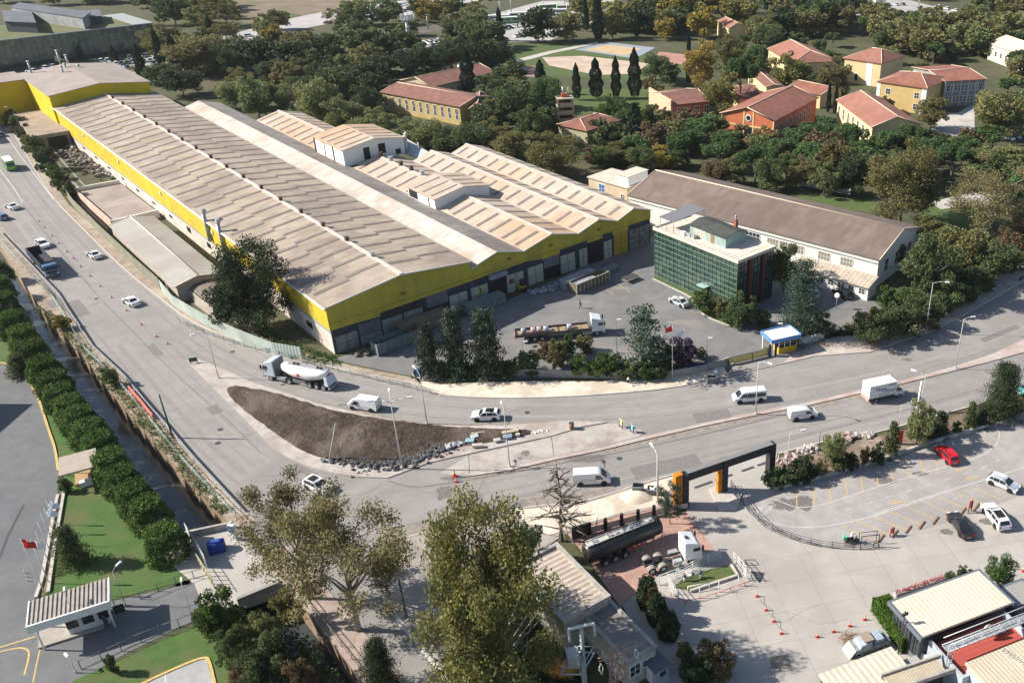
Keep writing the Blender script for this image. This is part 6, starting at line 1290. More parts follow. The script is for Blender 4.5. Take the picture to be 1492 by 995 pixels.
def cone(label, p, group, s=1.0):
    global used
    if not used: used = True; o = proto; o['label'] = label; o['group'] = group; o.location = (p.x, p.y, .03); o.scale = (s, s, s); return o
    return dup(proto, label, group, (p.x, p.y, .03), sc=(s, s, s))
ORD = ['first', 'second', 'third', 'fourth', 'fifth', 'sixth', 'seventh', 'eighth', 'ninth', 'tenth', 'eleventh', 'twelfth', 'thirteenth', 'fourteenth', 'fifteenth', 'sixteenth', 'seventeenth', 'eighteenth', 'nineteenth', 'twentieth']
rc = [(212,308),(240,340),(280,385),(315,425),(360,470),(395,505),(435,550),(485,600),(540,655),(600,715),(680,785),(760,860),(840,925),(900,965)]
for i, (x, y) in enumerate(rc): cone('worn red lane marker cone on the road, %s counting from the far end' % ORD[i], g('E', x, y), 'cones dividing the road lanes', .8)
yc = [(40,530),(88,605),(130,665),(170,730)]
for i, (x, y) in enumerate(yc): cone('red traffic cone on a chain by the fenced plot, %s from the top' % ORD[i], g('P', x, y), 'cones of the yard chain', .85)
for i, (x, y) in enumerate([(363,748),(450,720),(538,690),(618,655)]): cone('orange traffic cone in the row by the old pickup, %s from the left' % ORD[i], g('P', x, y), 'cones beside the old pickup', .85)
cone('orange traffic cone right of the canteen tree', g('P', 1395, 415), 'cones right of the canteen'); cone('orange traffic cone at the right edge past the canteen tree', g('P', 1470, 395), 'cones right of the canteen')
for (x, y, lb_) in ((1078, 790, 'large orange cone at the dark patch below the island'), (1086, 820, 'small cone fallen beside the large orange cone')): cone(lb_, g('J', x, y), 'cones at the median end', 1.5 if y < 800 else 1.0)
ch = MB(); pts_ = [g('P', x + 45, y + 3) for x, y in yc]
cc_ = [g('P', x, y) + Vector((0, 0, .6)) for x, y in yc]
for i in range(3):
    m_ = (cc_[i] + cc_[i + 1]) / 2 - Vector((0, 0, .35)); ch.tube([cc_[i], m_, cc_[i + 1]], .02, 4)
tag(ch.build('chain', darksteel), 'dark chain sagging between the four yard cones', 'chain')
def board(name, label, cat, base, top, wpx, mat, rz, legs=True, th=.06):
    b = G(*base); h = HT(base[0], base[1], top); wm = wpx * mpp(*base); t = thing(name, label, cat, (b.x, b.y), rz)
    MB().box(-wm / 2, wm / 2, -th / 2, th / 2, h * .35 if legs else 0, h).build('panel', mat, t)
    if legs:
        for s in (1, -1): MB().box(s * wm * .42 - .04, s * wm * .42 + .04, -.04 - th, .04, 0, h * .9).build('leg', darksteel, t)
    return t
board('road_sign', 'yellow board sign standing on the median tip', 'sign', (905,623), 611, 8, M('sign_yellow', (.75,.65,.25), None), -.9)
board('road_sign', 'cyan board sign standing on the median tip', 'sign', (921,630), 619, 8, M('sign_cyan', (.2,.5,.58), None), -.9)
board('road_sign', 'dark green sign box at the left tip of the island', 'sign', (283,530), 521, 11, M('sign_dark_green', (.05,.12,.1), None), .3)
board('blue_sign', 'small blue sign board beside the lamp below the conifers', 'sign', (610,555), 538, 10, M('sign_blue', (.05,.18,.45), None), .3)
board('red_board', 'tilted red board leaning among the conifers', 'board', (1310,648), 628, 9, redp, .4, legs=False)
for i, (x, y, ty) in enumerate(((762,205,160), (1180,78,15))):
    b_ = q('P', x, y); board('red_sign', ('red parking sign left, beside the scooter frame', 'red parking sign right, near the white car')[i], 'sign', b_, q('P', x, ty)[1], 8, M('sign_red', (.7,.12,.08), None), .6)['group'] = 'red parking signs'
def skip(label, base, s=(1.5, 1.0, 1.1), rz=0, fill=None):
    b = G(*base); t = thing('skip', label, 'skip', (b.x, b.y), rz, 'grey open skips'); a_, d_, h = s; mb = MB(); m_ = M('skip_green_grey', (.16,.2,.19), (.12,.15,.14), 1)
    mb.box(-a_/2, a_/2, -d_/2, d_/2, .05, .15); mb.box(-a_/2, -a_/2+.06, -d_/2, d_/2, .15, h); mb.box(a_/2-.06, a_/2, -d_/2, d_/2, .15, h); mb.box(-a_/2+.06, a_/2-.06, -d_/2, -d_/2+.06, .15, h); mb.box(-a_/2+.06, a_/2-.06, d_/2-.06, d_/2, .15, h); mb.build('body', m_, t)
    mb = MB(); mb.box(-a_/2-.06, a_/2+.06, -d_/2-.07, -d_/2-.005, h-.08, h+.02); mb.build('rim', steel, t)
    if fill:
        mb = MB(); rn = random.Random(3)
        for _ in range(6): mb.ball((rn.uniform(-.5,.5), rn.uniform(-.3,.3), h-.15), .22, 6, jit=.3, rn=rn)
        mb.build('rubbish', whitewall, t)
    return t
skip('grey open skip at the kerb of the sandy north pavement', (1037,557), rz=.1); skip('grey open skip nearest the white van, by the sand heap', (930,716), rz=-.05); skip('grey open skip with rubbish beside the thick lamp post', (951.5,720), rz=-.1, fill=1)
b_ = g('K', 343, 535); o = thing('litter_bin', 'rusty litter drum at the tip of the island', 'bin', (b_.x, b_.y)); MB().cyl((0,0,0),(0,0,1.1),.35,.38,12).build('drum', rust, o); MB().cyl((0,0,1.1),(0,0,1.14),.4,.4,12).build('rim', darksteel, o)
b_ = g('M', 1170, 285); o = thing('recycling_bin', 'blue recycling container on the canal bridge', 'container', (b_.x, b_.y), .4); MB().cyl((-.9,0,.85),(.9,0,.85),.75,.75,14).box(-.9,.9,-.7,.7,.1,.85).build('body', M('bin_blue', (.02,.06,.28), None), o); MB().box(-.5,.5,-.3,.3,1.58,1.64).build('lid', M('bin_blue_lid', (.03,.09,.35), None), o)
b_ = g('M', 1262, 225); o = thing('information_totem', 'white totem with blue screen at the canal bridge', 'totem', (b_.x, b_.y), -.3); MB().box(-.45,.45,-.2,.2,0,2.4).build('body', white, o, bevel=.04); MB().box(-.38,.38,-.22,-.202,1.3,2.3).build('screen', M('screen_blue', (.02,.15,.3), None, rough=.2), o); MB().box(-.15,.15,-.225,-.22,1.7,1.9).build('screen_mark', white, o)
b_ = g('K', 1165, 240); o = thing('compressor', 'dark tipped concrete mixer beside the skip on the north pavement', 'machine', (b_.x + .4, b_.y)); mb = MB(); mb.cyl((-.2,0,.9),(.5,0,1.4),.6,.35,12); mb.build('drum', darksteel, o); MB().tube([(-.8,0,0),(0,0,1),(.9,0,0)], .05, 6).build('stand', steel, o); mb = MB(); mb.tube([(.3,.2,1.2),(.7,.2,1.9),(1.2,.1,2.0)], .05, 6); mb.build('handle', white, o)
b_ = g('K', 1118, 240); o = thing('sand_bag', 'white sack leaning at the mixer', 'sack', (b_.x, b_.y)); MB().ball((0,0,.4), .45, 10, sz=.9, jit=.12).build('sack', white, o)
deb = [(q('J',1205,570),(1.9,.35,.25),.25,(.55,.42,.33),'pink-beige board lying on the soil island'), ((692,639),(1.1,.8,.2),.5,(.55,.68,.62),'upper pale green panel dumped on the island'), ((685,645),(1.3,.9,.18),0,(.3,.46,.55),'light blue panel dumped on the island'), ((696,653),(1.5,.6,.35),.1,(.55,.55,.47),'small white crate with green straps on the island'), ((744,633),(2.4,.6,.3),.3,(.6,.5,.36),'yellowish tarp-wrapped bundle at the island end'), ((740,640),(1.3,.9,.3),.2,(.22,.32,.42),'blue box among the dumped boards'), ((725,645),(1.0,.6,.3),.3,(.6,.62,.6),'white box left of the blue box'), ((755,637),(.6,.5,.3),.1,(.6,.58,.56),'small white block right of the blue box')]
for (uv, s_, a_, c_, lb_) in deb:
    b_ = G(*uv); o = thing('dumped_panel', lb_, 'rubbish', (b_.x, b_.y, .35), a_, 'rubbish dumped on the soil island'); MB().box(-s_[0]/2, s_[0]/2, -s_[1]/2, s_[1]/2, 0, s_[2]).build('board', M('deb_%d' % int(c_[0]*1000+c_[2]*77), c_, tuple(x*.8 for x in c_), 2), o, bevel=.03); MB().box(-s_[0]*.4, s_[0]*.4, -.05, .05, s_[2], s_[2]+.04).build('batten', M('batten', (.4,.33,.27), None), o)
def rubble(label, pts, n, r0, r1, mat, seed, spread, name='rubble'):
    rn = random.Random(seed); mb = MB()
    for i in range(n):
        k = rn.random() * (len(pts) - 1); a = pts[int(k)]; b = pts[int(k) + 1]; p = a.lerp(b, k % 1); r = rn.uniform(r0, r1)
        mb.ball((p.x + rn.gauss(0, spread), p.y + rn.gauss(0, spread), .15 + r * .4), r, 6, sz=.75, jit=.35, rn=rn)
    for i in range(len(mb.s)): mb.s[i] = False
    return tag(mb.build(name, mat), label, 'rubble', kind='stuff')
asph_r = M('broken_asphalt', (.06,.06,.065), (.12,.12,.125), 1.5)
rubble('broken black asphalt slabs along the lower edge of the island', px(485,666, 530,676, 575,680, 600,672, 625,662, 655,653), 420, .08, .38, asph_r, 5, .75)
rubble('white stone chips at the island tip', px(775,632, 797,629), 45, .06, .18, white, 6, .2)
rubble('grey lumps between asphalt heap and boards', px(655,652, 672,648), 14, .2, .5, M('grey_lumps', (.4,.4,.42), (.25,.25,.28), 2), 8, .3)
rubble('pink stone blocks dumped along the planted strip kerb', px(1140,676, 1155,668), 30, .2, .55, M('pink_stone', (.42,.32,.29), (.3,.24,.22), 2), 9, .5)
rubble('rock heap behind the low green tree', px(1160,662, 1190,655), 26, .2, .5, M('rock_pale', (.5,.45,.4), (.25,.22,.2), 1.5), 10, .4)
rubble('bricks and rocks heaped near the ochre stones', px(1225,645, 1240,638), 30, .2, .5, MC['pink_stone'], 11, .4)
rubble('pale rocks heaped beside the road kerb', px(1250,638, 1268,636), 26, .2, .55, MC['rock_pale'], 12, .4)
rubble('scrap and timber heaped along the yellow hall', [g('t8', x, y) for x, y in ((560,280),(580,400),(640,450),(700,500),(790,560),(830,600),(930,600))], 170, .25, .8, M('scrap_mix', (.12,.11,.1), (.4,.37,.33), .6, 3, .9, lo=.48, hi=.58), 13, 1.4)
rubble('brown rubble by the white van kerb', px(520,690, 540,684), 8, .1, .25, MC['grey_lumps'], 14, .5)
sh_ = MB(); c_ = g('K', 690, 905)
sh_.add([(cos(2*pi*i/14)*2.2*(1+.15*sin(3*i)), sin(2*pi*i/14)*1.5, .1) for i in range(14)] + [(cos(2*pi*i/14)*1.0, sin(2*pi*i/14)*.7, .75) for i in range(14)] + [(0,0,.85)], [(i,(i+1)%14,14+(i+1)%14,14+i) for i in range(14)] + [(14+i,14+(i+1)%14,28) for i in range(14)], 0, True)
tag(sh_.build('sand_heap', sandm, loc=(c_.x, c_.y, 0)), 'low heap of sand on the corner pavement', 'sand heap')
pts_ = [G(740+x/3.685, 725+y/3.685) for x, y in ((345,220),(440,195),(525,172),(612,148),(700,125),(785,102),(850,85),(915,68),(965,60))]
ff = fence_line('pillar_fence', 'low dark fence with black square pillars and white mesh along the brick apron', 'fence', pts_, 1.0, M('mesh_pale', (.5,.46,.42), None), t=.03, z0=.2, rails=(.15, 1.0), pm=darksteel)
for p_ in pts_[1:7]:
    l_ = lp(ff, p_); MB().box(l_.x-.22, l_.x+.22, l_.y-.22, l_.y+.22, 0, 1.7).cyl((l_.x,l_.y,1.7),(l_.x,l_.y,2.0),.3,.02,4,sm=False).build('pillar', black, ff)
fence_line('dark_hoarding', 'dark panel wall at the left end of the pillar fence', 'wall', [G(740+x/3.685, 725+y/3.685) for x, y in ((345,222),(440,195))], 1.9, darksteel, t=.15)
cf = px(1065,708, 1092,746, 1116,769, 1141,781, 1167,790, 1197,797, 1225,800, 1254,801, 1282,796)
grn = M('mesh_green', (.2,.26,.23), None)
fence_line('mesh_fence', 'curved low wire mesh fence around the car park corner', 'fence', cf, 1.0, grn, posts=2.6, rails=(.06, .35, .65, .98), plate=False, pm=darksteel)
a = g('P', 595, 275); b = g('P', 690, 265); d = b - a; t = thing('metal_frame', 'black open metal frame standing beside the scooter', 'frame', (a.x, a.y), atan2(d.y, d.x)); Lf = d.length
MB().tube([(0,0,0),(0,0,2.0),(Lf,0,2.0),(Lf,0,0)], .05, 6).build('front_hoop', black, t); MB().tube([(0,.8,0),(0,.8,1.9),(Lf,.8,1.9),(Lf,.8,0)], .04, 6).build('rear_hoop', black, t)
gp = [g('t5', x, y) for x, y in ((240,410),(530,300),(750,180),(960,100))]
silver_mesh = M('mesh_silver', (.4,.41,.42), (.3,.31,.33), 2)
fp = fence_line('mesh_fence', 'white-post wire mesh fence behind the small grass plot', 'fence', gp, 1.5, silver_mesh, posts=2.3, rails=(.05, .4, .75, 1.1, 1.48), plate=False, pm=white)
fence_line('mesh_gate', 'open white mesh gate leaf left of the grass plot', 'gate', [g('t5', x, y) for x, y in ((350,440),(465,600))], 1.5, silver_mesh, posts=1.2, rails=(.2, .6, 1.0, 1.45), plate=False, pm=white)
fence_line('mesh_gate', 'white mesh gate leaves right of the grass plot', 'gate', [g('t5', x, y) for x, y in ((1090,150),(1130,190),(1200,270),(1245,370),(1285,350))], 1.6, silver_mesh, posts=1.0, rails=(.2, .6, 1.0, 1.5), plate=False, pm=white)
fence_line('bollard_rail', 'red post and chain barrier in front of the grass plot', 'barrier', [g('t5', x, y) for x, y in ((375,540),(540,620),(710,590),(900,530),(1080,465),(1260,400))], .55, redp, posts=1.9, rails=(.45,), plate=False, pm=M('bollard_red', (.6,.1,.06), None), pr=.05)
for (x0,y0,x1,y1) in ((700,560,0,0),(920,490,0,0),(1145,420,0,0)):
    b_ = g('t5', x0, y0); o = MB().cyl((0,0,0),(0,0,1.6), .05, .05, 6).build('white_post', white, loc=(b_.x, b_.y, 0)); tag(o, 'white fence post before the grass plot, %s' % {700: 'left one', 920: 'middle one', 1145: 'right one'}[x0], 'post', 'white posts before the grass plot')
flat('grass', [g('t5', x, y) for x, y in ((400,440),(560,300),(1000,190),(1050,200),(1090,260),(1140,300),(800,400),(600,480))], .1, grassm, kind='stuff', label='small bright grass plot inside the mesh fence')
flat('kerb', strip([g('t5', x, y) for x, y in ((600,490),(800,420),(1140,310),(1060,190))], .3), .35, kerbm, thick=.35)
b_ = g('t5', 620, 350); o = thing('valve_station', 'white pipe valves standing in the fenced grass plot', 'pipework', (b_.x, b_.y), .3); MB().tube([(-1,0,0),(-1,0,.8),(1,0,.8),(1,0,0)], .12, 8).build('pipe', white, o)
for x in (-1, 0, 1): MB().cyl((x,0,.8),(x,0,1.25), .2, .1, 8).build('valve', M('valve_dark', (.1,.12,.12), None), o)
b_ = g('t5', 690, 470); o = thing('tube_hoop', 'white tubular frame at the edge of the grass plot', 'frame', (b_.x, b_.y), .25); MB().tube([(-1.3,0,0),(-1.3,0,.9),(1.3,0,.9),(1.3,0,0)], .05, 6).build('hoop', white, o)
for (p_, lb_) in ((((1215,125),(1330,120),(1380,180),(1255,185)), 'upper'), (((1285,250),(1450,270),(1400,380),(1390,385)), 'lower')):
    P4 = [g('t5', *q_) for q_ in p_]; flat('drain_frame', strip(P4 + [P4[0]], .12), .06, darksteel, kind='structure')
a = G(855, 1040); t = thing('power_mast', 'grey lattice mast with white crossarms and insulators beside the flat roof', 'mast', (a.x, a.y), .3)
h = HT(855, 1040, 912); MB().cyl((0,0,0),(0,0,h), .3, .2, 10).build('pole', M('mast_grey', (.36,.4,.43), (.3,.33,.36), 1), t)
MB().box(-1.3,1.3,-.1,.1,h-.1,h+.1).build('crossarm', white, t)
mb = MB(); z = h - 4.2; P_ = [(-2.4,-1.2,z),(-.6,-1.8,z),(1.2,.4,z),(-.6,1.0,z),(-2.4,-1.2,z)]; mb.tube(P_, .09, 5); mb.tube([(v[0]*.97, v[1]*.97, v[2]+.8) for v in P_], .05, 5); mb.build('platform_frame', steel, t)
for x in (-1.2, 0, 1.2): MB().cyl((x,-.3,h-1.3),(x,0,h), .12, .12, 6).build('insulator', M('insulator_pale', (.6,.58,.55), None), t)
tb_ = MB().box(-1.6,-.4,-1,.4,h-4,h-2.8).build('transformer', steel, t)
a = G(905, 1060); t = thing('lattice_pylon', 'rusty pink lattice pylon top with hanging insulators in front of the annex', 'pylon', (a.x, a.y), .5)
h = HT(905, 1060, 945); mb = MB()
for (sx0, sy0) in ((1,1),(1,-1),(-1,1),(-1,-1)): mb.cyl((sx0*.9,sy0*.9,0),(sx0*.55,sy0*.55,h), .05, .05, 4)
n_ = int(h / .9)
for i in range(n_):
    z0, z1 = h * i / n_, h * (i + 1) / n_; w0, w1 = .9 - .35 * z0 / h, .9 - .35 * z1 / h
    for (p, q2) in (((1,1),(1,-1)),((1,-1),(-1,-1)),((-1,-1),(-1,1)),((-1,1),(1,1))): mb.cyl((p[0]*w0,p[1]*w0,z0),(q2[0]*w1,q2[1]*w1,z1), .03, .03, 4); mb.cyl((p[0]*w1,p[1]*w1,z1),(q2[0]*w1,q2[1]*w1,z1), .03, .03, 4)
mb.build('lattice', M('pylon_pink', (.42,.28,.23), (.33,.23,.2), 2), t)
mb = MB(); mb.cyl((-2,0,h-.6),(1.9,0,h-.6), .06,.06,4); mb.cyl((-2,0,h-.2),(1.9,0,h-.6), .05,.05,4); mb.cyl((-2,.3,h-.4),(1.6,.5,h-.4), .05,.05,4); mb.build('crossarm', MC['pylon_pink'], t)
for x in (-1.9, .2, 1.7): MB().tube([(x,-.2,h-.7),(x-.2,-.3,h-1.2),(x,-.4,h-1.9),(x+.2,-.3,h-1.2),(x,-.2,h-.7)], .06, 5).build('insulator', MC['insulator_pale'], t)
b_ = G(818, 978); o = thing('tarped_load', 'orange tarpaulin over a low load under the yellow-green tree', 'tarpaulin', (b_.x, b_.y), -.4); MB().hexa([(-1.8,-1.2,0),(1.8,-1.2,0),(1.8,1.2,0),(-1.8,1.2,0)],[(-1.5,-.9,.9),(1.4,-.8,.7),(1.3,.9,1.0),(-1.5,.9,.8)]).build('tarpaulin', M('tarp_orange', (.5,.2,.03), (.4,.2,.05), 1.5), o, bevel=.15); MB().box(-1.9,1.9,-1.3,1.3,0,.12).build('base', darksteel, o)
fence_line('sliding_gate', 'tall pale green screen gate at the canal bridge', 'gate', px(275,782, 303,828), 2.2, M('gate_screen', (.5,.55,.5), (.42,.48,.44), 1), t=.08, posts=2, pm=steel, rails=(2.25,))
fence_line('sliding_gate', 'cream barred gate across the gate road', 'gate', px(290,822, 316,862), 1.8, whitewall, posts=.9, rails=(.15, 1.0, 1.75), plate=False, pm=M('gate_cream', (.6,.52,.33), None))
bd1 = G(352,872), G(386,850)
fence_line('bridge_parapet', 'grey concrete parapet on the lower edge of the canal bridge', 'parapet', [G(347,880), G(412,853)], .9, concwall, t=.45)
fence_line('bridge_parapet', 'low concrete parapet on the upper edge of the canal bridge', 'parapet', [G(266,784), G(340,768)], .9, MC['parapet_conc'], t=.35)
fence_line('gate_road_fence', 'thin wire fence along the lower side of the gate road', 'fence', px(119,975, 160,957, 200,938, 240,922, 285,905), 1.3, darksteel, posts=1.9, rails=(.1, 1.25), plate=False, pm=M('fence_dull', (.14,.15,.14), None))
fence_line('gate_road_fence', 'thin wire fence along the lawn side of the gate road', 'fence', px(205,873, 240,858, 270,846, 302,838), 1.2, darksteel, posts=1.9, rails=(.1, 1.15), plate=False, pm=MC['fence_dull'])
fence_line('yellow_bollards', 'row of small white posts on the gate road by the flagpoles', 'bollards', px(36,835, 43,852), .5, white, posts=.9, plate=False, pm=white)
fence_line('canal_fence', 'rusty railing on top of the lower canal wall', 'railing', offset(rb, .5)[10:], 1.1, rust, posts=2.4, rails=(.5, 1.05), plate=False, pm=M('rail_rust', (.3,.25,.18), None))
flat('pavement', offset(rb, 3.2)[9:] + offset(rb, .0)[9:][::-1], .1, M('walk_tile', (.3,.23,.2), (.36,.3,.26), 1.2, 6, .9), thick=.1)
MBm = {}
def line(pts, wd, z, mat, dash=None):
    mb = MBm.setdefault(mat.name, (MB(), mat))[0]
    if dash:
        on, off_ = dash; i = 0; L_ = 0; segs = []
        acc = 0.0; draw = True; rem = on; cur = [pts[0]]
        for k in range(len(pts) - 1):
            a, b = pts[k], pts[k + 1]; l_ = (b - a).length; pos = 0
            while l_ - pos > 1e-6:
                st = min(rem, l_ - pos); pos += st; rem -= st; p = a.lerp(b, pos / l_)
                if draw: cur.append(p)
                if rem <= 1e-6:
                    if draw: segs.append(cur)
                    draw = not draw; rem = on if draw else off_; cur = [p]
        if draw and len(cur) > 1: segs.append(cur)
    else: segs = [pts]
    for s in segs:
        if len(s) < 2: continue
        A, B = offset(s, wd / 2), offset(s, -wd / 2)
        for i in range(len(s) - 1): mb.quad((A[i].x, A[i].y, z), (B[i].x, B[i].y, z), (B[i+1].x, B[i+1].y, z), (A[i+1].x, A[i+1].y, z))
faint = M('line_faint', (.42,.41,.4), (.3,.29,.285), 2, 5, .85)
line(px(0,185, 30,228, 60,268, 78,291), .18, .027, linew)
line(px(0,248, 20,274, 33,296), .16, .027, linew); line(px(-10,245, 16,285, 30,303), .14, .027, faint)
seam = M('tar_seam', (.09,.085,.082), None); seam2 = M('worn_tyre_track', (.165,.158,.152), (.2,.192,.186), 1.5, 6, .9, lo=.3, hi=.7)
for P_ in ((33,300, 70,345, 110,395, 160,450, 200,490, 262,552, 330,610, 380,660),):
    line(smooth(px(*P_), 2), .08, .026, seam)
line(smooth(px(560,770, 640,757, 760,730, 900,702, 1060,665, 1200,628, 1330,595, 1492,548), 2), .07, .026, seam)
line(smooth(px(565,700, 600,712, 680,700, 780,682, 900,660, 1040,630, 1150,602), 2), .12, .036, seam)
line(smooth(px(800,617, 804,640, 807,664), 1), .09, .04, seam); line(px(682,642, 684,690), .09, .04, seam)
line(smooth(px(662,728, 650,745, 640,755, 700,750), 1), .15, .028, seam2)
lt_ = M('pale_wear', (.3,.283,.268), (.265,.25,.237), .8, 7, .9, lo=.3, hi=.7); seam2b = M('dark_wear', (.215,.203,.192), (.25,.236,.224), .8, 7, .9, lo=.3, hi=.7)
WAYS = [smooth(px(120,430, 180,495, 250,575, 330,655, 400,710, 480,742), 3), smooth(px(470,735, 560,735, 700,712, 860,680, 1000,650, 1200,607, 1350,572, 1492,527), 3), smooth(px(180,372, 260,440, 340,500, 430,545, 560,585, 700,600, 900,598, 1050,582, 1250,543, 1400,505, 1492,468), 3), smooth(px(-20,250, 40,330, 120,430), 2), smooth(px(20,190, 90,285, 180,372), 2)]
rw = random.Random(8); zz = 0
for wy in WAYS:
    for off_ in (-6.2, -4.4, -2.9, -1.2, .8, 2.1, 3.7, 5.3):
        i0 = rw.randrange(0, max(1, len(wy) // 3)); i1 = len(wy) - rw.randrange(0, max(1, len(wy) // 3)); zz += .00012
        line(offset(wy, off_ + rw.uniform(-.4, .4))[i0:i1], rw.uniform(.15, .9), .0215 + zz, rw.choice((lt_, seam2b, seam2b)))
def crack(p0, ang, n, st, wd, z):
    p = Vector(p0); pts = [p.copy()]
    for _ in range(n): ang += rw.gauss(0, .2); p = p + Vector((cos(ang), sin(ang), 0)) * st; pts.append(p.copy())
    line(pts, wd, z, seam)
for k in range(46):
    wy = rw.choice(WAYS); p_ = rw.choice(wy); crack((p_.x + rw.uniform(-6, 6), p_.y + rw.uniform(-4, 4), 0), rw.uniform(0, 6.28), rw.randrange(5, 16), .5, rw.uniform(.025, .06), .0279 + k * .00003)
ptm = M('repair_patch', (.17,.162,.155), (.2,.19,.182), 1.5, 6, .95)
for k in range(15):
    wy = rw.choice(WAYS[:3]); i_ = rw.randrange(1, len(wy) - 1); t_ = (wy[i_ + 1] - wy[i_]).normalized(); n_ = Vector((-t_.y, t_.x, 0)); c_ = wy[i_] + n_ * rw.uniform(-6, 6); l_, w_ = rw.uniform(1, 5), rw.uniform(.5, 1.6)
    MBm.setdefault('patch', (MB(), ptm))[0].quad(*[tuple(Vector((q_.x, q_.y, .0292 + k * .0001))) for q_ in (c_ - t_ * l_ - n_ * w_, c_ + t_ * l_ - n_ * w_, c_ + t_ * l_ + n_ * w_, c_ - t_ * l_ + n_ * w_)])
for k in range(10):
    wy = rw.choice(WAYS[:3]); c_ = rw.choice(wy[2:-2]) + Vector((rw.uniform(-4, 4), rw.uniform(-2, 2), 0)); o = MB().cyl((0,0,0), (0,0,.012), .42, .42, 14).build('manhole_cover', darksteel, kind='structure', loc=(c_.x, c_.y, .025))
for k in range(9):   # yard and apron cracks
    c_ = G(*rw.choice(((1100,860),(1180,900),(1250,850),(1350,800),(1060,930),(1450,690),(1150,980)))); crack((c_.x + rw.uniform(-7, 7), c_.y + rw.uniform(-5, 5), 0), rw.uniform(0, 6.28), rw.randrange(6, 18), .45, .03, .0262 + k * .00003)
dirt_edge = M('gutter_dirt', (.3,.26,.225), (.2,.175,.155), 1.2, 6, .95)
line(offset(smooth(px(462,590, 533,606.5, 614,622, 690,623, 770,621, 850,616), 1), .5), .9, .025, dirt_edge)
line(offset(smooth(px(674,697, 743,686, 808,671, 876,657, 946,640, 1028,621, 1101,606, 1180,591, 1252,574.5, 1320,558.5), 1), -.5), .8, .025, dirt_edge)
line(offset(smooth(px(572,788, 671,763, 750,741, 848,732, 900,716), 1), 1.2), 1.6, .0255, dirt_edge)
def blob(uv, rx, ry, z, mat, seed=1):
    rn = random.Random(seed); c = G(*uv); mb = MBm.setdefault(mat.name, (MB(), mat))[0]
    ps = [(c.x + cos(2*pi*i/18) * rx * rn.uniform(.6, 1.15), c.y + sin(2*pi*i/18) * ry * rn.uniform(.6, 1.15), z) for i in range(18)]
    mb.add([(c.x, c.y, z)] + ps, [(0, 1 + i, 1 + (i + 1) % 18) for i in range(18)])
stain = M('oil_stain', (.13,.122,.115), (.18,.17,.16), 2)
for i, (uv, a_, b__) in enumerate((((660,697),1.8,.6),((855,668),3.5,1.2),((648,718),1.2,1.8),((766,660),.7,.7),((758,668),.4,.4),((465,556),.8,.8),((456,557),.7,.5),((1322,524),1.0,.6),((877,629),1.6,.5),((500,590),1.0,.4))): blob(uv, a_, b__, .038 + i * .0004 if i in (3,4) else .0262 + i * .0003, stain, i)
for i, (uv, a_, b__) in enumerate((((1145,735),2.2,1.4),((1170,732),1.6,1.8),((1290,700),1.6,.8),((1340,690),1.2,.6),((1380,775),1,.6),((1440,760),1.2,.8))): blob(uv, a_, b__, .0265 + i * .0006, stain, 20 + i)
for i, (uv, a_, b__) in enumerate((((920,409),3,.8),((880,400),1.4,.8),((905,420),2.2,.7),((1000,470),4,1.0),((850,440),2,.8))): blob(uv, a_, b__, .0185, M('yard_stain', (.26,.24,.22), (.2,.19,.18), 1.5), 40 + i)
line([g('G', x, y) for x, y in ((590,640),(660,690))], .3, .019, M('line_rust', (.35,.22,.14), None)); line([g('G', x, y) for x, y in ((500,650),(565,695))], .25, .019, MC['line_rust'])
for (x0, y0, x1, y1) in ((250,855,255,950),(338,845,350,942),(425,823,438,918),(510,798,525,890),(597,785,608,868),(683,788,694,842),(752,728,775,815),(828,705,858,790),(915,705,937,768),(988,685,1015,745),(1063,660,1085,705),(1138,620,1175,697)):
    line([g('L', x0, y0), g('L', x1, y1)], .13, .032, liney)
line(smooth([g('L', x, y) for x, y in ((130,910),(220,945),(265,957),(400,942),(560,885),(860,790),(1060,735),(1250,680),(1330,620),(1345,560),(1320,505))], 2), .12, .032, linew)
line(smooth([g('L', x, y) for x, y in ((660,995),(900,915),(1160,838),(1474,742),(1700,660))], 1), .12, .032, linew)
line([g('L', x, y) for x, y in ((510,970),(620,938),(780,890),(940,840),(1090,795),(1250,745),(1340,700))], .1, .032, linew, dash=(1.2, 2.0))
for i in range(11):
    x0, y0 = 487 + i * 88, 150 - i * 26; line([g('P', x0, y0), g('P', x0 + 190 - i * 3, y0 + 80 - i)], .11, .032, liney)
line(smooth([g('P', x, y) for x, y in ((0,70),(60,105),(150,145),(260,160),(400,155),(560,125),(700,90),(850,40),(1000,-10))], 2), .12, .0325, linew)
line([g('P', x, y) for x, y in ((110,65),(180,90),(255,105))], .09, .032, faint)
for (x, y) in ((1170,800),(1110,755),(770,930)):
    c = g('L', x, y); line([c, c + Vector((1.8, .45, 0))], .15, .0326, liney); line([c + Vector((-.1, 0, 0)), c + Vector((.6, .6, 0))], .12, .0328, liney); line([c + Vector((-.1, 0, 0)), c + Vector((.7, -.25, 0))], .12, .033, liney)
c = G(1112, 738); text('DUR', 1.0, (G(1109,745).x, G(1109,745).y, .0335), (0, 0, .9), linew, name='road_lettering', th=.0)['kind'] = 'structure'
text('TARAFLI', .8, (G(1122,744).x, G(1122,744).y, .0335), (0, 0, .9), linew, name='road_lettering', th=.0)['kind'] = 'structure'
for P_ in ((0,805, 50,750, 190,745),): pass
line([g('M', x, y) for x, y in ((-40,815),(90,775),(190,745))], .18, .034, liney); line(smooth([g('M', x, y) for x, y in ((-40,835),(90,805),(140,808),(158,830),(150,880),(130,950))], 2), .18, .034, liney); line([g('M', x, y) for x, y in ((215,815),(195,900),(178,990))], .14, .034, liney)
line([g('M', x, y) for x, y in ((888,950),(890,1000))], .12, .075, linew)
line(px(0,812, 12,780, 35,735), .35, .0215, M('grating', (.07,.07,.07), None))
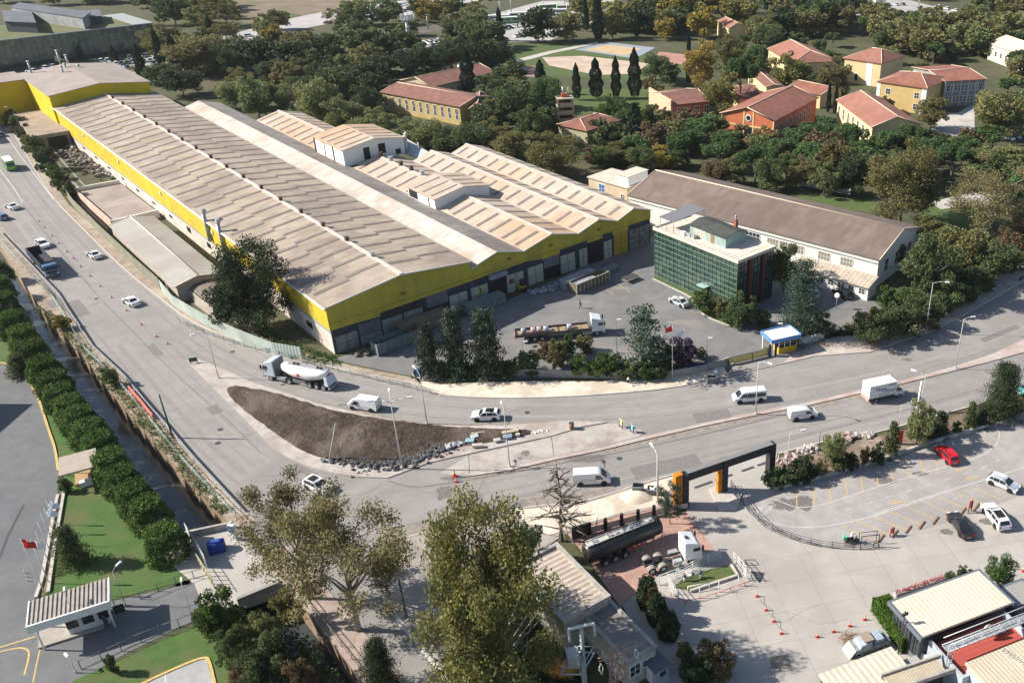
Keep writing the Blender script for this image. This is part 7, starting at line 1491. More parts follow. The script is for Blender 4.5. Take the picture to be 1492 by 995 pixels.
for i in range(8):
    x0, y0 = 690 + i * 73, 240 - i * 24; A, B = g('P', x0, y0), g('P', x0 + 30, y0 - 40); d = B - A
    o = MB().box(0, d.length, -.1, .1, 0, .14).build('wheel_stop', M('stop_wood', (.25,.15,.08), None), loc=(A.x, A.y, .03), rz=atan2(d.y, d.x)); tag(o, 'brown wheel stop in the lower bays, %s from the left' % ORD[i], 'wheel stop', 'wheel stops of the lower bays')
jo = M('slab_joint', (.22,.205,.19), None)
jd1 = (g('P', 850, 340) - g('P', 130, 470)).normalized(); jd2 = Vector((-jd1.y, jd1.x, 0)); o_ = g('P', 130, 470)
for k in range(-9, 9):
    line([o_ + jd2 * (k * 4.2) - jd1 * (9 if k < 2 else 6), o_ + jd2 * (k * 4.2) + jd1 * 40] if k < 3 else [o_ + jd2 * (k * 4.2) - jd1 * 4, o_ + jd2 * (k * 4.2) + jd1 * (20)], .04, .0245, jo) if k in range(-8, 2) else None
for k in range(-1, 9): line([o_ + jd1 * (k * 4.6) + jd2 * -33, o_ + jd1 * (k * 4.6) + jd2 * 4], .04, .0247, jo)
for i, (uv, s_) in enumerate((((1137,964),1.1),((1238,792),.8))):
    c = G(*uv); MBm.setdefault('stain_square', (MB(), M('stain_square', (.2,.18,.15), None)))[0].quad((c.x - s_, c.y - s_*.8, .026), (c.x + s_, c.y - s_*.8, .026), (c.x + s_*.9, c.y + s_*.8, .026), (c.x - s_*.9, c.y + s_*.8, .026))
for nm, (mb, mt) in MBm.items():
    tag(mb.build('road_marking' if 'line' in nm else 'road_wear', mt), kind='structure')
b_ = g('H', 465, 775); o = thing('satellite_dish', 'pale satellite dish on a pole among bushes near the lean-to', 'satellite dish', (b_.x, b_.y)); MB().cyl((0,0,0),(0,0,2.6),.05,.05,6).build('pole', steel, o); MB().cyl((0,0,2.8),(-.08,-.18,2.9),.55,.4,14).build('dish', white, o)
a, b = g('H', 700, 535, 3.2), g('H', 895, 590, 3.2); t = thing('pipe_bridge', 'green elevated pipe crossing in front of the long shed end', 'pipe', (a.x, a.y)); d = b - a; d.z = 0
MB().cyl((0,0,3.2), d + Vector((0,0,3.2)), .12,.12,8).build('pipe', M('pipe_green', (.3,.4,.2), None), t)
for f_ in (.02, .98): MB().cyl(d * f_, d * f_ + Vector((0,0,3.2)), .08,.08,6).build('support', steel, t)
def crate_box(name, label, cat, xy, sz, rz, mat, ribs=8, open_top=True, group=None, cov=None):
    w_ = hall.location + Matrix.Rotation(WR, 3, 'Z') @ Vector((xy[0], xy[1], 0)); t = thing(name, label, cat, (w_.x, w_.y), WR + rz, group); L_, D_, H_ = sz; mb = MB()
    mb.box(0, L_, 0, D_, .1, .25); mb.box(0, .08, 0, D_, .25, H_); mb.box(L_ - .08, L_, 0, D_, .25, H_); mb.box(.08, L_ - .08, 0, .08, .25, H_); mb.box(.08, L_ - .08, D_ - .08, D_, .25, H_)
    if not open_top: mb.box(.08, L_ - .08, .08, D_ - .08, H_ - .1, H_ - .02)
    mb.build('body', mat, t); mb = MB()
    for i in range(ribs + 1): x = L_ * i / ribs; mb.box(x - .05, x + .05, -.08, 0, .1, H_)
    mb.box(-.05, L_ + .05, -.1, -.001, H_ - .05, H_ + .08); mb.build('frame', cov or mat, t); return t
ctm = M('container_teal', (.2,.24,.23), (.15,.18,.17), 1); crm = M('crate_rusty', (.18,.13,.09), (.24,.18,.13), 1)
crate_box('open_container', 'long pale open container against the left half of the hall front', 'container', (5.0, -5.8), (9.5, 2.3, 2.2), .05, ctm, 10, group='containers in front of the hall')
crate_box('open_container', 'rusty ribbed container behind the conifers at the hall front', 'container', (11.5, -3.4), (9.0, 2.2, 2.6), .03, crm, 9, False, group='containers in front of the hall', cov=ctm)
crate_box('open_container', 'grey container under the yellow door sign', 'container', (24.5, -3.6), (8.0, 2.2, 2.0), .04, ctm, 8, False, group='containers in front of the hall')
crate_box('timber_load', 'timber-sided load with pale rails before the hall bays', 'container', (44.6, -9.6), (8.6, 2.2, 2.1), .06, M('timber_side', (.13,.115,.085), (.2,.175,.13), 1), 9, group='containers in front of the hall', cov=M('pale_rail', (.55,.52,.42), None))
crate_box('timber_load', 'grey covered load beside the timber-sided load', 'container', (44.0, -7.0), (8.0, 2.1, 1.9), .06, M('cover_grey', (.3,.32,.36), (.2,.22,.25), .8), 7, False, group='containers in front of the hall')
for nm_ in ('timber_load', 'timber_load.001'):
    MB().box(.4, 5.6, .15, 1.9, .3, 1.75).build('cover', MC['cover_grey'], bpy.data.objects[nm_])
crate_box('steel_frame_stack', 'low steel frame stack at the right hall bays', 'steel stack', (53.5, -6.6), (5.0, 2.0, .9), .1, ctm, 5, False)
w_ = [g('w2', x, y) for x, y in ((430,720),(560,715),(670,650))]
rubble('foil-wrapped scrap bundles before the hall doors', w_, 60, .2, .55, M('foil_scrap', (.45,.48,.52), (.12,.13,.15), 2.5, 3, .5, lo=.45, hi=.55), 21, .5)
rubble('dark scrap at the left corner of the hall front', [g('w1', x, y) for x, y in ((300,890),(420,880),(700,790),(800,780))], 60, .2, .6, M('dark_scrap', (.09,.08,.07), (.2,.17,.14), 1.5), 22, .5)
b_ = g('w2', 345, 700); o = thing('yellow_loader', 'small ochre machine beside the hall doors', 'machine', (b_.x, b_.y), WR); MB().box(-.8,.8,-.6,.6,.4,1.1).build('body', M('machine_ochre', (.4,.25,.03), None), o); MB().box(-.1,.7,-.5,.5,1.1,2.2).build('cab', glassd, o)
for x in (-.5, .5):
    for s in (1,-1): MB().cyl((x, s*.6, .4),(x, s*.8, .4), .4,.4,12).build('wheel', rubber, o)
mb_ = g('w2', 1240, 620); o = thing('steel_table', 'dark flat steel table frame on the yard', 'table', (mb_.x, mb_.y), WR); MB().box(-1.6,1.6,-.9,.9,.8,.9).build('top', darksteel, o)
for x in (-1.5,1.5):
    for y in (-.8,.8): MB().box(x-.04,x+.04,y-.04,y+.04,0,.8).build('leg', steel, o)
def mast(label, base, top, r, heads=False, name='mast'):
    b = G(*base); h = HT(base[0], base[1], top[1]); t = thing(name, label, 'mast', (b.x, b.y)); MB().cyl((0,0,0),(0,0,h), r, r*.6, 8).build('pole', white if heads else steel, t)
    if heads:
        mb = MB()
        for k in range(9): a_ = 2*pi*k/9; mb.box(cos(a_)*2.2-.3, cos(a_)*2.2+.3, sin(a_)*2.2-.3, sin(a_)*2.2+.3, h-2.6+(k%3)*.4, h+.2)
        mb.build('antenna_panels', whitewall, t); MB().cyl((0,0,h-2),(0,0,h-1.8), 2.3, 2.3, 12).build('platform', steel, t)
    else: MB().box(-.9,.9,-.3,.3,h-.2,h+.1).build('lamp_head', steel, t)
    return t
mast('white telecom mast with ring of antennas beyond the fields', (598,75), (592,22), .9, True)
for i, (b_, tp) in enumerate((((605,40),(604,19)),((624,43),(622,22)),((657,48),(656,22)),((705,17),(704,-6)),((729,22),(728,0)),((745,18),(744,-4)),((827,30),(828,2)),((1337,22),(1338,-12)),((1217,30),(1218,5)))):
    mast('thin far lamp mast beyond the trees, %s from the left' % ORD[i], b_, tp, .3)['group'] = 'far lamp masts'
def tiny(name='parked_car', L=4.3, W=1.75, Hh=1.45, col=WH):
    mb = MB(); h0, h1 = .25, .85
    mb.hexa([(-L/2,-W/2,h0),(L/2,-W/2,h0),(L/2,W/2,h0),(-L/2,W/2,h0)], [(-L/2+.05,-W/2+.05,h1),(L/2-.2,-W/2+.1,h1-.1),(L/2-.2,W/2-.1,h1-.1),(-L/2+.05,W/2-.05,h1)], 0)
    mb.hexa([(-L/2+.15,-W/2+.08,h1),(L/2-1.1,-W/2+.08,h1),(L/2-1.1,W/2-.08,h1),(-L/2+.15,W/2-.08,h1)], [(-L/2+.6,-W/2+.28,Hh-.06),(L/2-1.9,-W/2+.28,Hh-.06),(L/2-1.9,W/2-.28,Hh-.06),(-L/2+.6,W/2-.28,Hh-.06)], 1)
    mb.box(-L/2+.6, L/2-1.9, -W/2+.26, W/2-.26, Hh-.06, Hh, 0)
    for x in (-L*.3, L*.3):
        for s in (1,-1): mb.cyl((x, s*W/2+.01*s, .32),(x, s*(W/2-.2), .32), .32,.32,8, 2)
    return mb
cols = [('white', WH), ('white', WH), ('white', WH), ('silver', SI), ('dark', BK), ('grey', GR), ('white', WH), ('blue', BL_)]
protoc = {}
rn = random.Random(77); cntc = {}
def farcar(uv, rz, where, ci=None):
    nm, c = cols[ci if ci is not None else rn.randrange(len(cols))]; p = G(*uv)
    if nm not in protoc: protoc[nm] = tiny(col=c).build('parked_car', [c, glassd, rubber]); o = protoc[nm]
    else: o = protoc[nm].copy(); COL.objects.link(o)
    o.location = (p.x, p.y, .05); o.rotation_euler = (0, 0, rz); k = (nm, where); cntc.setdefault(k, []).append((uv[0], o)); return o
def row(a, b, n, rz, where, jit=.3, dens=1.0):
    A, B = G(*a), G(*b); base = atan2((B - A).y, (B - A).x)
    for i in range(n):
        if rn.random() > dens: continue
        p = A.lerp(B, (i + .5) / n) + Vector((rn.uniform(-jit, jit), rn.uniform(-jit, jit), 0)); farcar(proj(p), base + rz + rn.uniform(-.06, .06) + (pi if rn.random() < .4 else 0), where)
row((533,17),(628,2),17, pi/2, 'in the upper roadside row', dens=.95); row((533,27),(618,12),17, pi/2, 'in the lower roadside row', dens=.95)
row((588,70),(645,62),7, pi/2, 'in the small lot beside the telecom mast', dens=.9); row((620,64),(640,60),3, pi/2, 'behind the small lot at the telecom mast')
row((128,93),(262,78),17, pi/2, 'in the far row before the glass hall', dens=.9); row((140,98),(255,86),14, pi/2, 'in the middle row before the glass hall', dens=.75); row((150,105),(230,94),8, pi/2, 'in the near row before the glass hall', dens=.6)
row((42,107),(78,98),4, pi/2, 'behind the tall yellow block', dens=1)
row((720,47),(760,38),6, pi/2, 'beside the far buses', dens=.9); row((800,20),(880,8),14, pi/2, 'in the lot right of the far buses', dens=.8); row((730,58),(790,50),9, .3, 'among the trees below the far buses', dens=.7)
row((700,2),(800,-4),12, pi/2, 'along the far upper road', dens=.8); row((1195,12),(1320,8),12, pi/2, 'in the lot behind the pale tower', dens=.7); row((1360,10),(1480,38),9, .2, 'in the lot at the top right', dens=.6); row((1300,28),(1350,34),4, .3, 'between trees at the top right', dens=.8)
farcar((363,54), .25, 'on the far road behind the trees', 0); farcar((648,6), .2, 'driving on the far road', 3); farcar((385,48), .2, 'on the far road left of the bare tree', 4); farcar((247,72), .4, 'at the right end of the glass hall', 4)
row((1465,205),(1492,198),3, pi/2, 'under the trees at the right edge', dens=1)
def nth(i): return ORD[i] if i < 20 else 'number %d' % (i + 1)
for (nm, where), L_ in cntc.items():
    L_.sort(key=lambda t: t[0])
    for i, (u_, o) in enumerate(L_):
        lab = 'tiny %s car %s' % (nm, where) + ('' if len(L_) == 1 else ', %s %s from left' % (nth(i), nm)); lab = lab ; tag(o, lab, 'car', 'far parked cars')
def bus(uv, rz, label, L_=11.0, col=WH, roofc=white, first=[]):
    p = G(*uv); t = thing('bus', label, 'bus', (p.x, p.y), rz, 'buses in the far lot'); MB().box(-L_/2, L_/2, -1.25, 1.25, .35, 2.9).build('body', col, t, bevel=.12); MB().box(-L_/2+.4, L_/2-.3, -1.27, 1.27, 1.5, 2.4).build('side_window', glassd, t); MB().box(-L_/2+.2, L_/2-.2, -1.15, 1.15, 2.9, 3.05).build('roof', roofc, t)
    for x in (-L_*.3, L_*.3): MB().cyl((x,-1.26,.45),(x,1.26,.45), .45,.45,10).build('wheel', rubber, t)
for i, (uv, a_) in enumerate((((728,31),.25),((745,34),.3),((757,27),.3),((772,30),.25),((782,22),.2),((800,15),.3),((812,22),.2),((826,16),.25),((795,28),.2))):
    bus(uv, a_, '%s bus in the far lot, %s from the left' % (('white', 'green and white')[i % 2], ORD[i]), col=WH if i % 2 == 0 else M('bus_green', (.2,.45,.2), None))
a = G(790, 12); t = thing('bus_shed', 'pale flat roof shed behind the far buses', 'shed', (a.x, a.y), .3); MB().box(0, 26, 0, 12, 4.2, 4.6).build('roof', whitewall, t)
for x in (1, 13, 25): MB().cyl((x,1,0),(x,1,4.2), .2,.2,6).build('post', steel, t)
l_ = g('w6', 480, 520); van('white van parked before the glass hall, above the tall yellow block', (l_.x, l_.y), .1, WH, L=6.2, Hh=2.6, W=1.05)
l_ = g('w6', 168, 540); o = van('small white lorry-like van before the glass hall, furthest left', (l_.x, l_.y), 1.3, WH, L=4.6, Hh=2.6, W=1.0)
skinm = M('skin', (.45,.27,.19), None, rough=.6); hairm = M('hair', (.03,.02,.015), None, rough=.8)
def person(label, loc, rz, joints, shirt, trousers, shoes=black, hair=hairm, sit=False, helmet=None):
    J = dict(pel=(0,0,.95), sp=(0,0,1.2), ch=(0,0,1.38), nk=(0,0,1.5), hd=(.02,0,1.62), ht=(.02,0,1.74),
        sL=(0,.2,1.42), eL=(.02,.27,1.14), wL=(.1,.28,.9), sR=(0,-.2,1.42), eR=(.02,-.27,1.14), wR=(.1,-.28,.9),
        hL=(0,.1,.92), kL=(.02,.11,.5), aL=(0,.11,.09), tL=(.17,.11,.04), hR=(0,-.1,.92), kR=(.02,-.11,.5), aR=(0,-.11,.09), tR=(.17,-.11,.04)); J.update(joints)
    R = dict(pel=.15, sp=.135, ch=.15, nk=.06, hd=.1, ht=.075, sL=.07, eL=.048, wL=.03, sR=.07, eR=.048, wR=.03, hL=.095, kL=.065, aL=.045, tL=.035, hR=.095, kR=.065, aR=.045, tR=.035)
    E = [('pel','sp'),('sp','ch'),('ch','nk'),('nk','hd'),('hd','ht'),('ch','sL'),('sL','eL'),('eL','wL'),('ch','sR'),('sR','eR'),('eR','wR'),('pel','hL'),('hL','kL'),('kL','aL'),('aL','tL'),('pel','hR'),('hR','kR'),('kR','aR'),('aR','tR')]
    for s in 'LR':
        w_, e_ = Vector(J['w' + s]), Vector(J['e' + s]); d = (w_ - e_).normalized(); sd = d.cross(Vector((0, 1, 0) if abs(d.y) < .9 else (1, 0, 0))).normalized(); n2 = d.cross(sd)
        J['p' + s] = w_ + d * .08; R['p' + s] = .033; E.append(('w' + s, 'p' + s))
        for k in range(4):
            o_ = (k - 1.5) * .02; ln = (.07, .085, .08, .062)[k]; a_ = 'f%s%da' % (s, k); b_ = 'f%s%db' % (s, k)
            J[a_] = J['p' + s] + d * .035 + sd * o_; J[b_] = J[a_] + d * ln * .7 + n2 * .025; R[a_] = .01; R[b_] = .008; E += [('p' + s, a_), (a_, b_)]
        J['t%sh' % s] = w_ + d * .05 + sd * .045; R['t%sh' % s] = .011; E.append(('w' + s, 't%sh' % s))
    ks = list(J); ix = {k: i for i, k in enumerate(ks)}; me = bpy.data.meshes.new('body'); me.from_pydata([Vector(J[k]) for k in ks], [(ix[a], ix[b]) for a, b in E], [])
    o = bpy.data.objects.new('body', me); COL.objects.link(o); o.modifiers.new('s', 'SKIN'); sv = me.skin_vertices[0].data
    for k in ks: sv[ix[k]].radius = (R[k], R[k] * (.75 if k in ('pel','sp','ch') else 1)); sv[ix[k]].use_root = (k == 'pel')
    o.modifiers.new('u', 'SUBSURF').levels = 1; dg = bpy.context.evaluated_depsgraph_get(); m2 = bpy.data.meshes.new_from_object(o.evaluated_get(dg)); bpy.data.objects.remove(o)
    m2.name = 'body'; m2.materials.clear()
    for m_ in (shirt, trousers, skinm, shoes): m2.materials.append(m_)
    zone = {}
    for k in ks: zone[k] = 0 if k in ('sp','ch','sL','sR','eL','eR') else 1 if k in ('pel','hL','hR','kL','kR') else 3 if k in ('aL','aR','tL','tR') else 2
    pv = [(Vector(J[k]), zone[k]) for k in ks]
    for f in m2.polygons: f.material_index = min(pv, key=lambda t_: (t_[0] - f.center).length)[1]; f.use_smooth = True
    t = thing('person', label, 'person', loc, rz); b = bpy.data.objects.new('body', m2); COL.objects.link(b); b.parent = t
    h_ = Vector(J['hd']); mb = MB(); mb.ball(h_ + Vector((-.015, 0, .055)), .115, 12, sz=1.0)
    hh = mb.build('helmet' if helmet else 'hair', helmet or hair, t)
    if not helmet:
        fm = MB(); fm.ball(h_ + Vector((.03, 0, .0)), .095, 12, sz=1.15); fm.ball(h_ + Vector((.125, 0, -.01)), .018, 6); fm.build('face', skinm, t); ey = MB()
        for s in (1, -1): ey.ball(h_ + Vector((.115, s * .035, .02)), .012, 6)
        ey.ball(h_ + Vector((.11, 0, -.055)), .018, 6, sz=.4); ey.build('features', black, t)
    return t
dkc = M('cloth_dark', (.02,.022,.028), None);
b_ = g('w2', 828, 850); person('person in dark clothes walking across the factory yard', (b_.x, b_.y, .02), .4, dict(kL=(.16,.1,.52), aL=(.2,.1,.1), tL=(.36,.1,.08), kR=(-.06,-.1,.52), aR=(-.3,-.1,.14), tR=(-.16,-.1,.05), eL=(-.08,.26,1.16), wL=(-.06,.28,.92), eR=(.08,-.26,1.16), wR=(.22,-.26,.98)), dkc, dkc)
b_ = g('K', 640, 290); person('crouching worker in white top at the sandy pavement', (b_.x, b_.y, .1), 0, dict(pel=(0,0,.5), sp=(.1,0,.72), ch=(.22,0,.88), nk=(.3,0,.98), hd=(.36,0,1.08), ht=(.38,0,1.19), sL=(.22,.2,.9), eL=(.36,.24,.66), wL=(.5,.2,.5), sR=(.22,-.2,.9), eR=(.36,-.24,.66), wR=(.5,-.2,.5), hL=(0,.11,.48), kL=(.38,.15,.5), aL=(.08,.14,.09), tL=(.25,.14,.04), hR=(0,-.11,.48), kR=(.38,-.15,.5), aR=(.08,-.14,.09), tR=(.25,-.14,.04)), white, dkc)
person('scooter rider in pale jacket and white helmet', (sx_.location.x, sx_.location.y, .0), sx_.rotation_euler[2], dict(pel=(-.35,0,.86), sp=(-.3,0,1.08), ch=(-.2,0,1.26), nk=(-.15,0,1.38), hd=(-.1,0,1.5), ht=(-.1,0,1.62), sL=(-.2,.2,1.28), eL=(.0,.3,1.1), wL=(.28,.32,1.05), sR=(-.2,-.2,1.28), eR=(.0,-.3,1.1), wR=(.28,-.32,1.05), hL=(-.33,.1,.84), kL=(.08,.17,.78), aL=(.05,.15,.33), tL=(.22,.15,.3), hR=(-.33,-.1,.84), kR=(.08,-.17,.78), aR=(.05,-.15,.33), tR=(.22,-.15,.3)), M('cloth_grey', (.4,.42,.4), None), dkc, helmet=white)
b_ = g('H', 1460, 620); o = thing('motorcycle', 'dark motorcycle cut off at the right edge of the upper pavement', 'motorcycle', (b_.x, b_.y, .02), .8)
for x in (-.65, .65): MB().cyl((x,-.06,.3),(x,.06,.3), .3,.3,14).build('wheel', rubber, o)
mb = MB(); mb.hexa([(-.7,-.15,.35),(.5,-.15,.35),(.5,.15,.35),(-.7,.15,.35)],[(-.7,-.12,.85),(.35,-.14,.9),(.35,.14,.9),(-.7,.12,.85)]); mb.build('body', BK, o, bevel=.05); MB().tube([(.45,-.35,1.05),(.5,0,1),(.45,.35,1.05)], .02, 5).build('handlebar', steel, o)
t = thing('power_line', 'thin power wires running down from the lattice mast to the pylon and beyond', 'wires', (0, 0))
A0 = G(855, 1040) + Vector((0, 0, HT(855, 1040, 914))); B0 = G(905, 1060) + Vector((0, 0, HT(905, 1060, 950)))
for k_, (a_, b_) in enumerate(((A0 + Vector((1.2,0,0)), Vector((A0.x + 14, A0.y - 30, 3))), (A0 + Vector((-1.1,0,0)), Vector((A0.x + 9, A0.y - 30, 3))), (A0, B0))):
    MB().tube([a_.lerp(b_, i / 6) - Vector((0, 0, 1.2 * sin(pi * i / 6))) for i in range(7)], .025, 4).build('wire', M('wire_grey', (.3,.3,.3), None), t)
def leafmat(n, a, b, tr=.3, rnd=.18): return M('leaf_' + n, a, b, 6, 3, .75, rnd=rnd, trans=tr, spec=.2)
LM = dict(o=leafmat('olive', (.22,.195,.08), (.14,.15,.06)), y=leafmat('yellow', (.34,.25,.05), (.2,.17,.05)), g=leafmat('willow', (.22,.235,.1), (.15,.18,.07)), d=leafmat('dark', (.07,.095,.04), (.12,.15,.06), .3),
 p=leafmat('pine', (.06,.115,.04), (.1,.16,.055), .3), c=leafmat('cypress', (.02,.036,.022), (.03,.05,.028), .1, .1), f=leafmat('fir', (.05,.075,.05), (.08,.105,.065), .15), s=leafmat('shrub', (.1,.15,.045), (.065,.11,.035)),
 r=leafmat('russet', (.19,.135,.075), (.13,.1,.055)), w=leafmat('pale', (.25,.215,.1), (.165,.155,.07)), h=leafmat('hedge', (.04,.085,.02), (.12,.19,.04), .2), k=leafmat('yellowgreen', (.24,.23,.07), (.15,.16,.055)), u=leafmat('purple', (.1,.05,.12), (.06,.06,.05)), e=leafmat('blackgreen', (.035,.055,.026), (.062,.085,.038), .2), b=leafmat('bluegreen', (.05,.085,.055), (.075,.115,.075), .2))
barkm = M('bark', (.2,.17,.14), (.13,.11,.09), 3, 5, .95); barkp = M('bark_pale', (.36,.33,.29), (.22,.2,.17), 3, 5, .95)
def leaf(mb, p, s, rn, up=0.0):
    a = Vector((rn.gauss(0, 1), rn.gauss(0, 1), rn.gauss(0, 1) * (1 - up))).normalized(); b = a.cross(Vector((rn.gauss(0, 1), rn.gauss(0, 1), rn.gauss(0, 1)))).normalized()
    s *= rn.uniform(.6, 1.3); mb.v += [tuple(p - a * s - b * s * .55), tuple(p + a * s * .9 - b * s * .5), tuple(p + a * s + b * s * .6), tuple(p - a * s * .8 + b * s * .5)]
    n = len(mb.v); mb.f.append((n - 4, n - 3, n - 2, n - 1)); mb.m.append(0); mb.s.append(False)
def crown(kind, seed, n, ls):
    rn = random.Random(seed * 31 + 7); mb = MB(); L = []
    def cluster(c, r, k, sz=1.0, shell=.55):
        for _ in range(k):
            d = Vector((rn.gauss(0, 1), rn.gauss(0, 1), rn.gauss(0, 1))).normalized() * r * rn.uniform(shell, 1.05); d.z *= sz
            leaf(mb, c + d, ls, rn)
    if kind in ('broad', 'airy', 'round'):
        m = {'broad': 30, 'airy': 38, 'round': 26}[kind]
        for i in range(m):
            t = rn.uniform(0, 2 * pi); z = rn.uniform(.12, .88); R_ = .5 * math.sqrt(max(0, 1 - ((z - .45) / .56) ** 2)) * (1 if kind != 'airy' else 1.05)
            rr = R_ * rn.uniform(.45, .88); L.append((Vector((cos(t) * rr, sin(t) * rr, z)), rn.uniform(.09, .19) * (1 if kind != 'airy' else .85)))
        if kind != 'airy': L += [(Vector((rn.uniform(-.08, .08), rn.uniform(-.08, .08), .2 + .1 * i)), .17 - .012 * i) for i in range(8)]
        tot = sum(r * r for _, r in L)
        for c, r in L: cluster(c, r, int(n * r * r / tot), .8, .25 if kind == 'airy' else (.35 if n > 9000 else .6))
    elif kind == 'pine':
        for i in range(16):
            t = rn.uniform(0, 2 * pi); rr = rn.uniform(.05, .4); L.append((Vector((cos(t) * rr, sin(t) * rr, .68 - rr * .55 + rn.uniform(-.06, .1))), rn.uniform(.11, .18)))
        for c, r in L: cluster(c, r, n // 16, 1.5, .7)
    elif kind == 'cypress':
        for _ in range(n):
            z = rn.random() ** .8; R_ = .5 * min(1, (z + .04) * 5) ** .5 * (1 - z ** 2.6) ** .7 * (1 + .15 * sin(z * 23 + seed)); t = rn.uniform(0, 2 * pi); rr = R_ * rn.uniform(.7, 1.05)
            leaf(mb, Vector((cos(t) * rr, sin(t) * rr, z)), ls, rn)
    elif kind in ('fir', 'cedar'):
        T_ = 7 if kind == 'cedar' else 12
        for i in range(T_):
            z = .06 + .92 * i / T_ + rn.uniform(-.02, .02); R_ = .5 * (1 - z) ** (.75 if kind == 'fir' else .5) + .02; B_ = 7 if kind == 'fir' else 6
            for j in range(B_):
                t = 2 * pi * (j + rn.random()) / B_; ln = R_ * rn.uniform(.5, 1.2)
                for k in range(max(2, int(n / T_ / B_))):
                    q_ = rn.random() ** .7 * ln; w_ = (.05 if kind == 'fir' else .04) + .02 * (1 - q_); leaf(mb, Vector((cos(t) * q_ + rn.gauss(0, w_), sin(t) * q_ + rn.gauss(0, w_), z - q_ * (.22 if kind == 'fir' else -.05) + rn.gauss(0, .018 if kind == 'fir' else .012))), ls, rn, .4 if kind == 'cedar' else 0)
    elif kind == 'hedge':
        for _ in range(n):
            z = rn.random(); R_ = .5 * (1 - abs(z * 1.5 - .5) ** 2.6 * .75) * (1 + .1 * sin(5 * z + seed)); t = rn.uniform(0, 2 * pi); R_ *= 1 + .1 * sin(4 * t + seed) + .07 * sin(7 * t + z * 9); rr = R_ * rn.uniform(.78, 1.04)
            leaf(mb, Vector((cos(t) * rr, sin(t) * rr, z * .98)), ls, rn)
        for _ in range(n // 4): t = rn.uniform(0, 2 * pi); rr = .4 * rn.random() ** .5; leaf(mb, Vector((cos(t) * rr, sin(t) * rr, rn.uniform(.7, .97))), ls, rn)
    return mb
def limbs(seed, full=False, n=9):      # unit tree skeleton, height 1, crown radius .5
    rn = random.Random(seed); mb = MB(); mb.tube([(0,0,0),(.01,0,.25),(0,.02,.55)], [.024,.019,.012], 7)
    if full: mb.tube([(0,.02,.55),(.01,0,.98)], [.014,.003], 5)
    for i in range(n * (5 if full else 1)):
        z0 = rn.uniform(.14, .92) if full else rn.uniform(.2, .5); t = rn.uniform(0, 2 * pi); R_ = (.5 * (1 - z0) + .05) if full else rn.uniform(.25, .42); ze = z0 + (rn.uniform(-.06, .05) if full else rn.uniform(.15, .42))
        p0 = Vector((0, 0, z0)); p2 = Vector((cos(t) * R_, sin(t) * R_, ze)); p1 = p0.lerp(p2, .5) + Vector((0, 0, .02)); mb.tube([p0, p1, p2], [.009 if full else .013, .006, .002], 4)
        for j in range(3): q0 = p0.lerp(p2, rn.uniform(.4, .9)); mb.tube([q0, q0 + Vector((rn.uniform(-.1,.1), rn.uniform(-.1,.1), rn.uniform(-.03,.1)))], [.004, .001], 3)
    return mb
CR, TRK = {}, {}
DENS = {1: (2600, .036), 2: (7500, .0195), 3: (24000, .0098)}
def get_crown(kind, mat, var, q_):
    k = (kind, mat, var, q_)
    if k not in CR:
        n, ls = DENS[q_]
        if kind == 'airy': n = int(n * .75); ls *= .8
        if kind == 'fir' and mat in 'fb' and q_ > 1: n = int(n * .5)
        if kind == 'cedar' and q_ < 3 and mat == 'b': n = int(n * .3); ls *= 1.0
        if kind in ('cypress', 'hedge', 'pine'): ls *= 1.15
        mk = ('m', kind, var, q_)
        if mk not in CR: CR[mk] = crown(kind, var, n, ls)
        CR[k] = CR[mk].build('crown', LM[mat]); CR[k]['_p'] = 1
    return CR[k]
ALLT = []
KN = dict(broad=('broadleaf_tree', .12), airy=('broadleaf_tree', .2), round=('bush', .02), pine=('stone_pine', .38), cypress=('cypress_tree', .06), fir=('fir_tree', .06), cedar=('cedar_tree', .1), hedge=('evergreen_shrub', .02), bare=('bare_tree', 0))
def tree(kind, mat, u, v, vt, wpx, label=None, q_=None, group=None, cat=None, where=None, desc=None, H=None, pale=False):
    p = G(u, v); h = H or HT(u, v, vt); W_ = wpx * mpp(u, v) * (.85 if kind == 'cypress' else 1.05); nm, cb = KN[kind]
    if q_ is None: q_ = 3 if wpx > 95 else 2 if wpx > 34 else 1
    if kind == 'hedge' or (kind == 'round' and h < 3.5): nm = 'shrub' if kind == 'round' else nm
    t = thing(nm, label, cat or ('shrub' if nm in ('shrub', 'bush', 'evergreen_shrub') else 'tree'), (p.x, p.y), random.uniform(0, 6.28), group); var = random.randrange(3)
    tk = ('bare' if kind == 'bare' else 'l', var, pale)
    if tk not in TRK: TRK[tk] = limbs(var + 3, kind == 'bare', 12).build('trunk', barkp if pale else barkm); tr = TRK[tk]
    else: tr = TRK[tk].copy(); COL.objects.link(tr)
    tr.parent = t; s_ = min(W_, h) if kind != 'bare' else 0; tr.scale = (W_, W_, h) if kind == 'bare' else (min(W_, h), min(W_, h), h * (.95 if cb > .15 else .85))
    if kind != 'bare':
        c0 = get_crown(kind, mat, var, q_)
        if c0.get('_p'): c = c0; del c0['_p']
        else: c = c0.copy(); COL.objects.link(c)
        c.parent = t; c.location = (0, 0, h * cb * .9); c.scale = (W_, W_, h * (1 - cb * .9))
    if where: ALLT.append((where, desc or kind, mat, u, t))
    return t
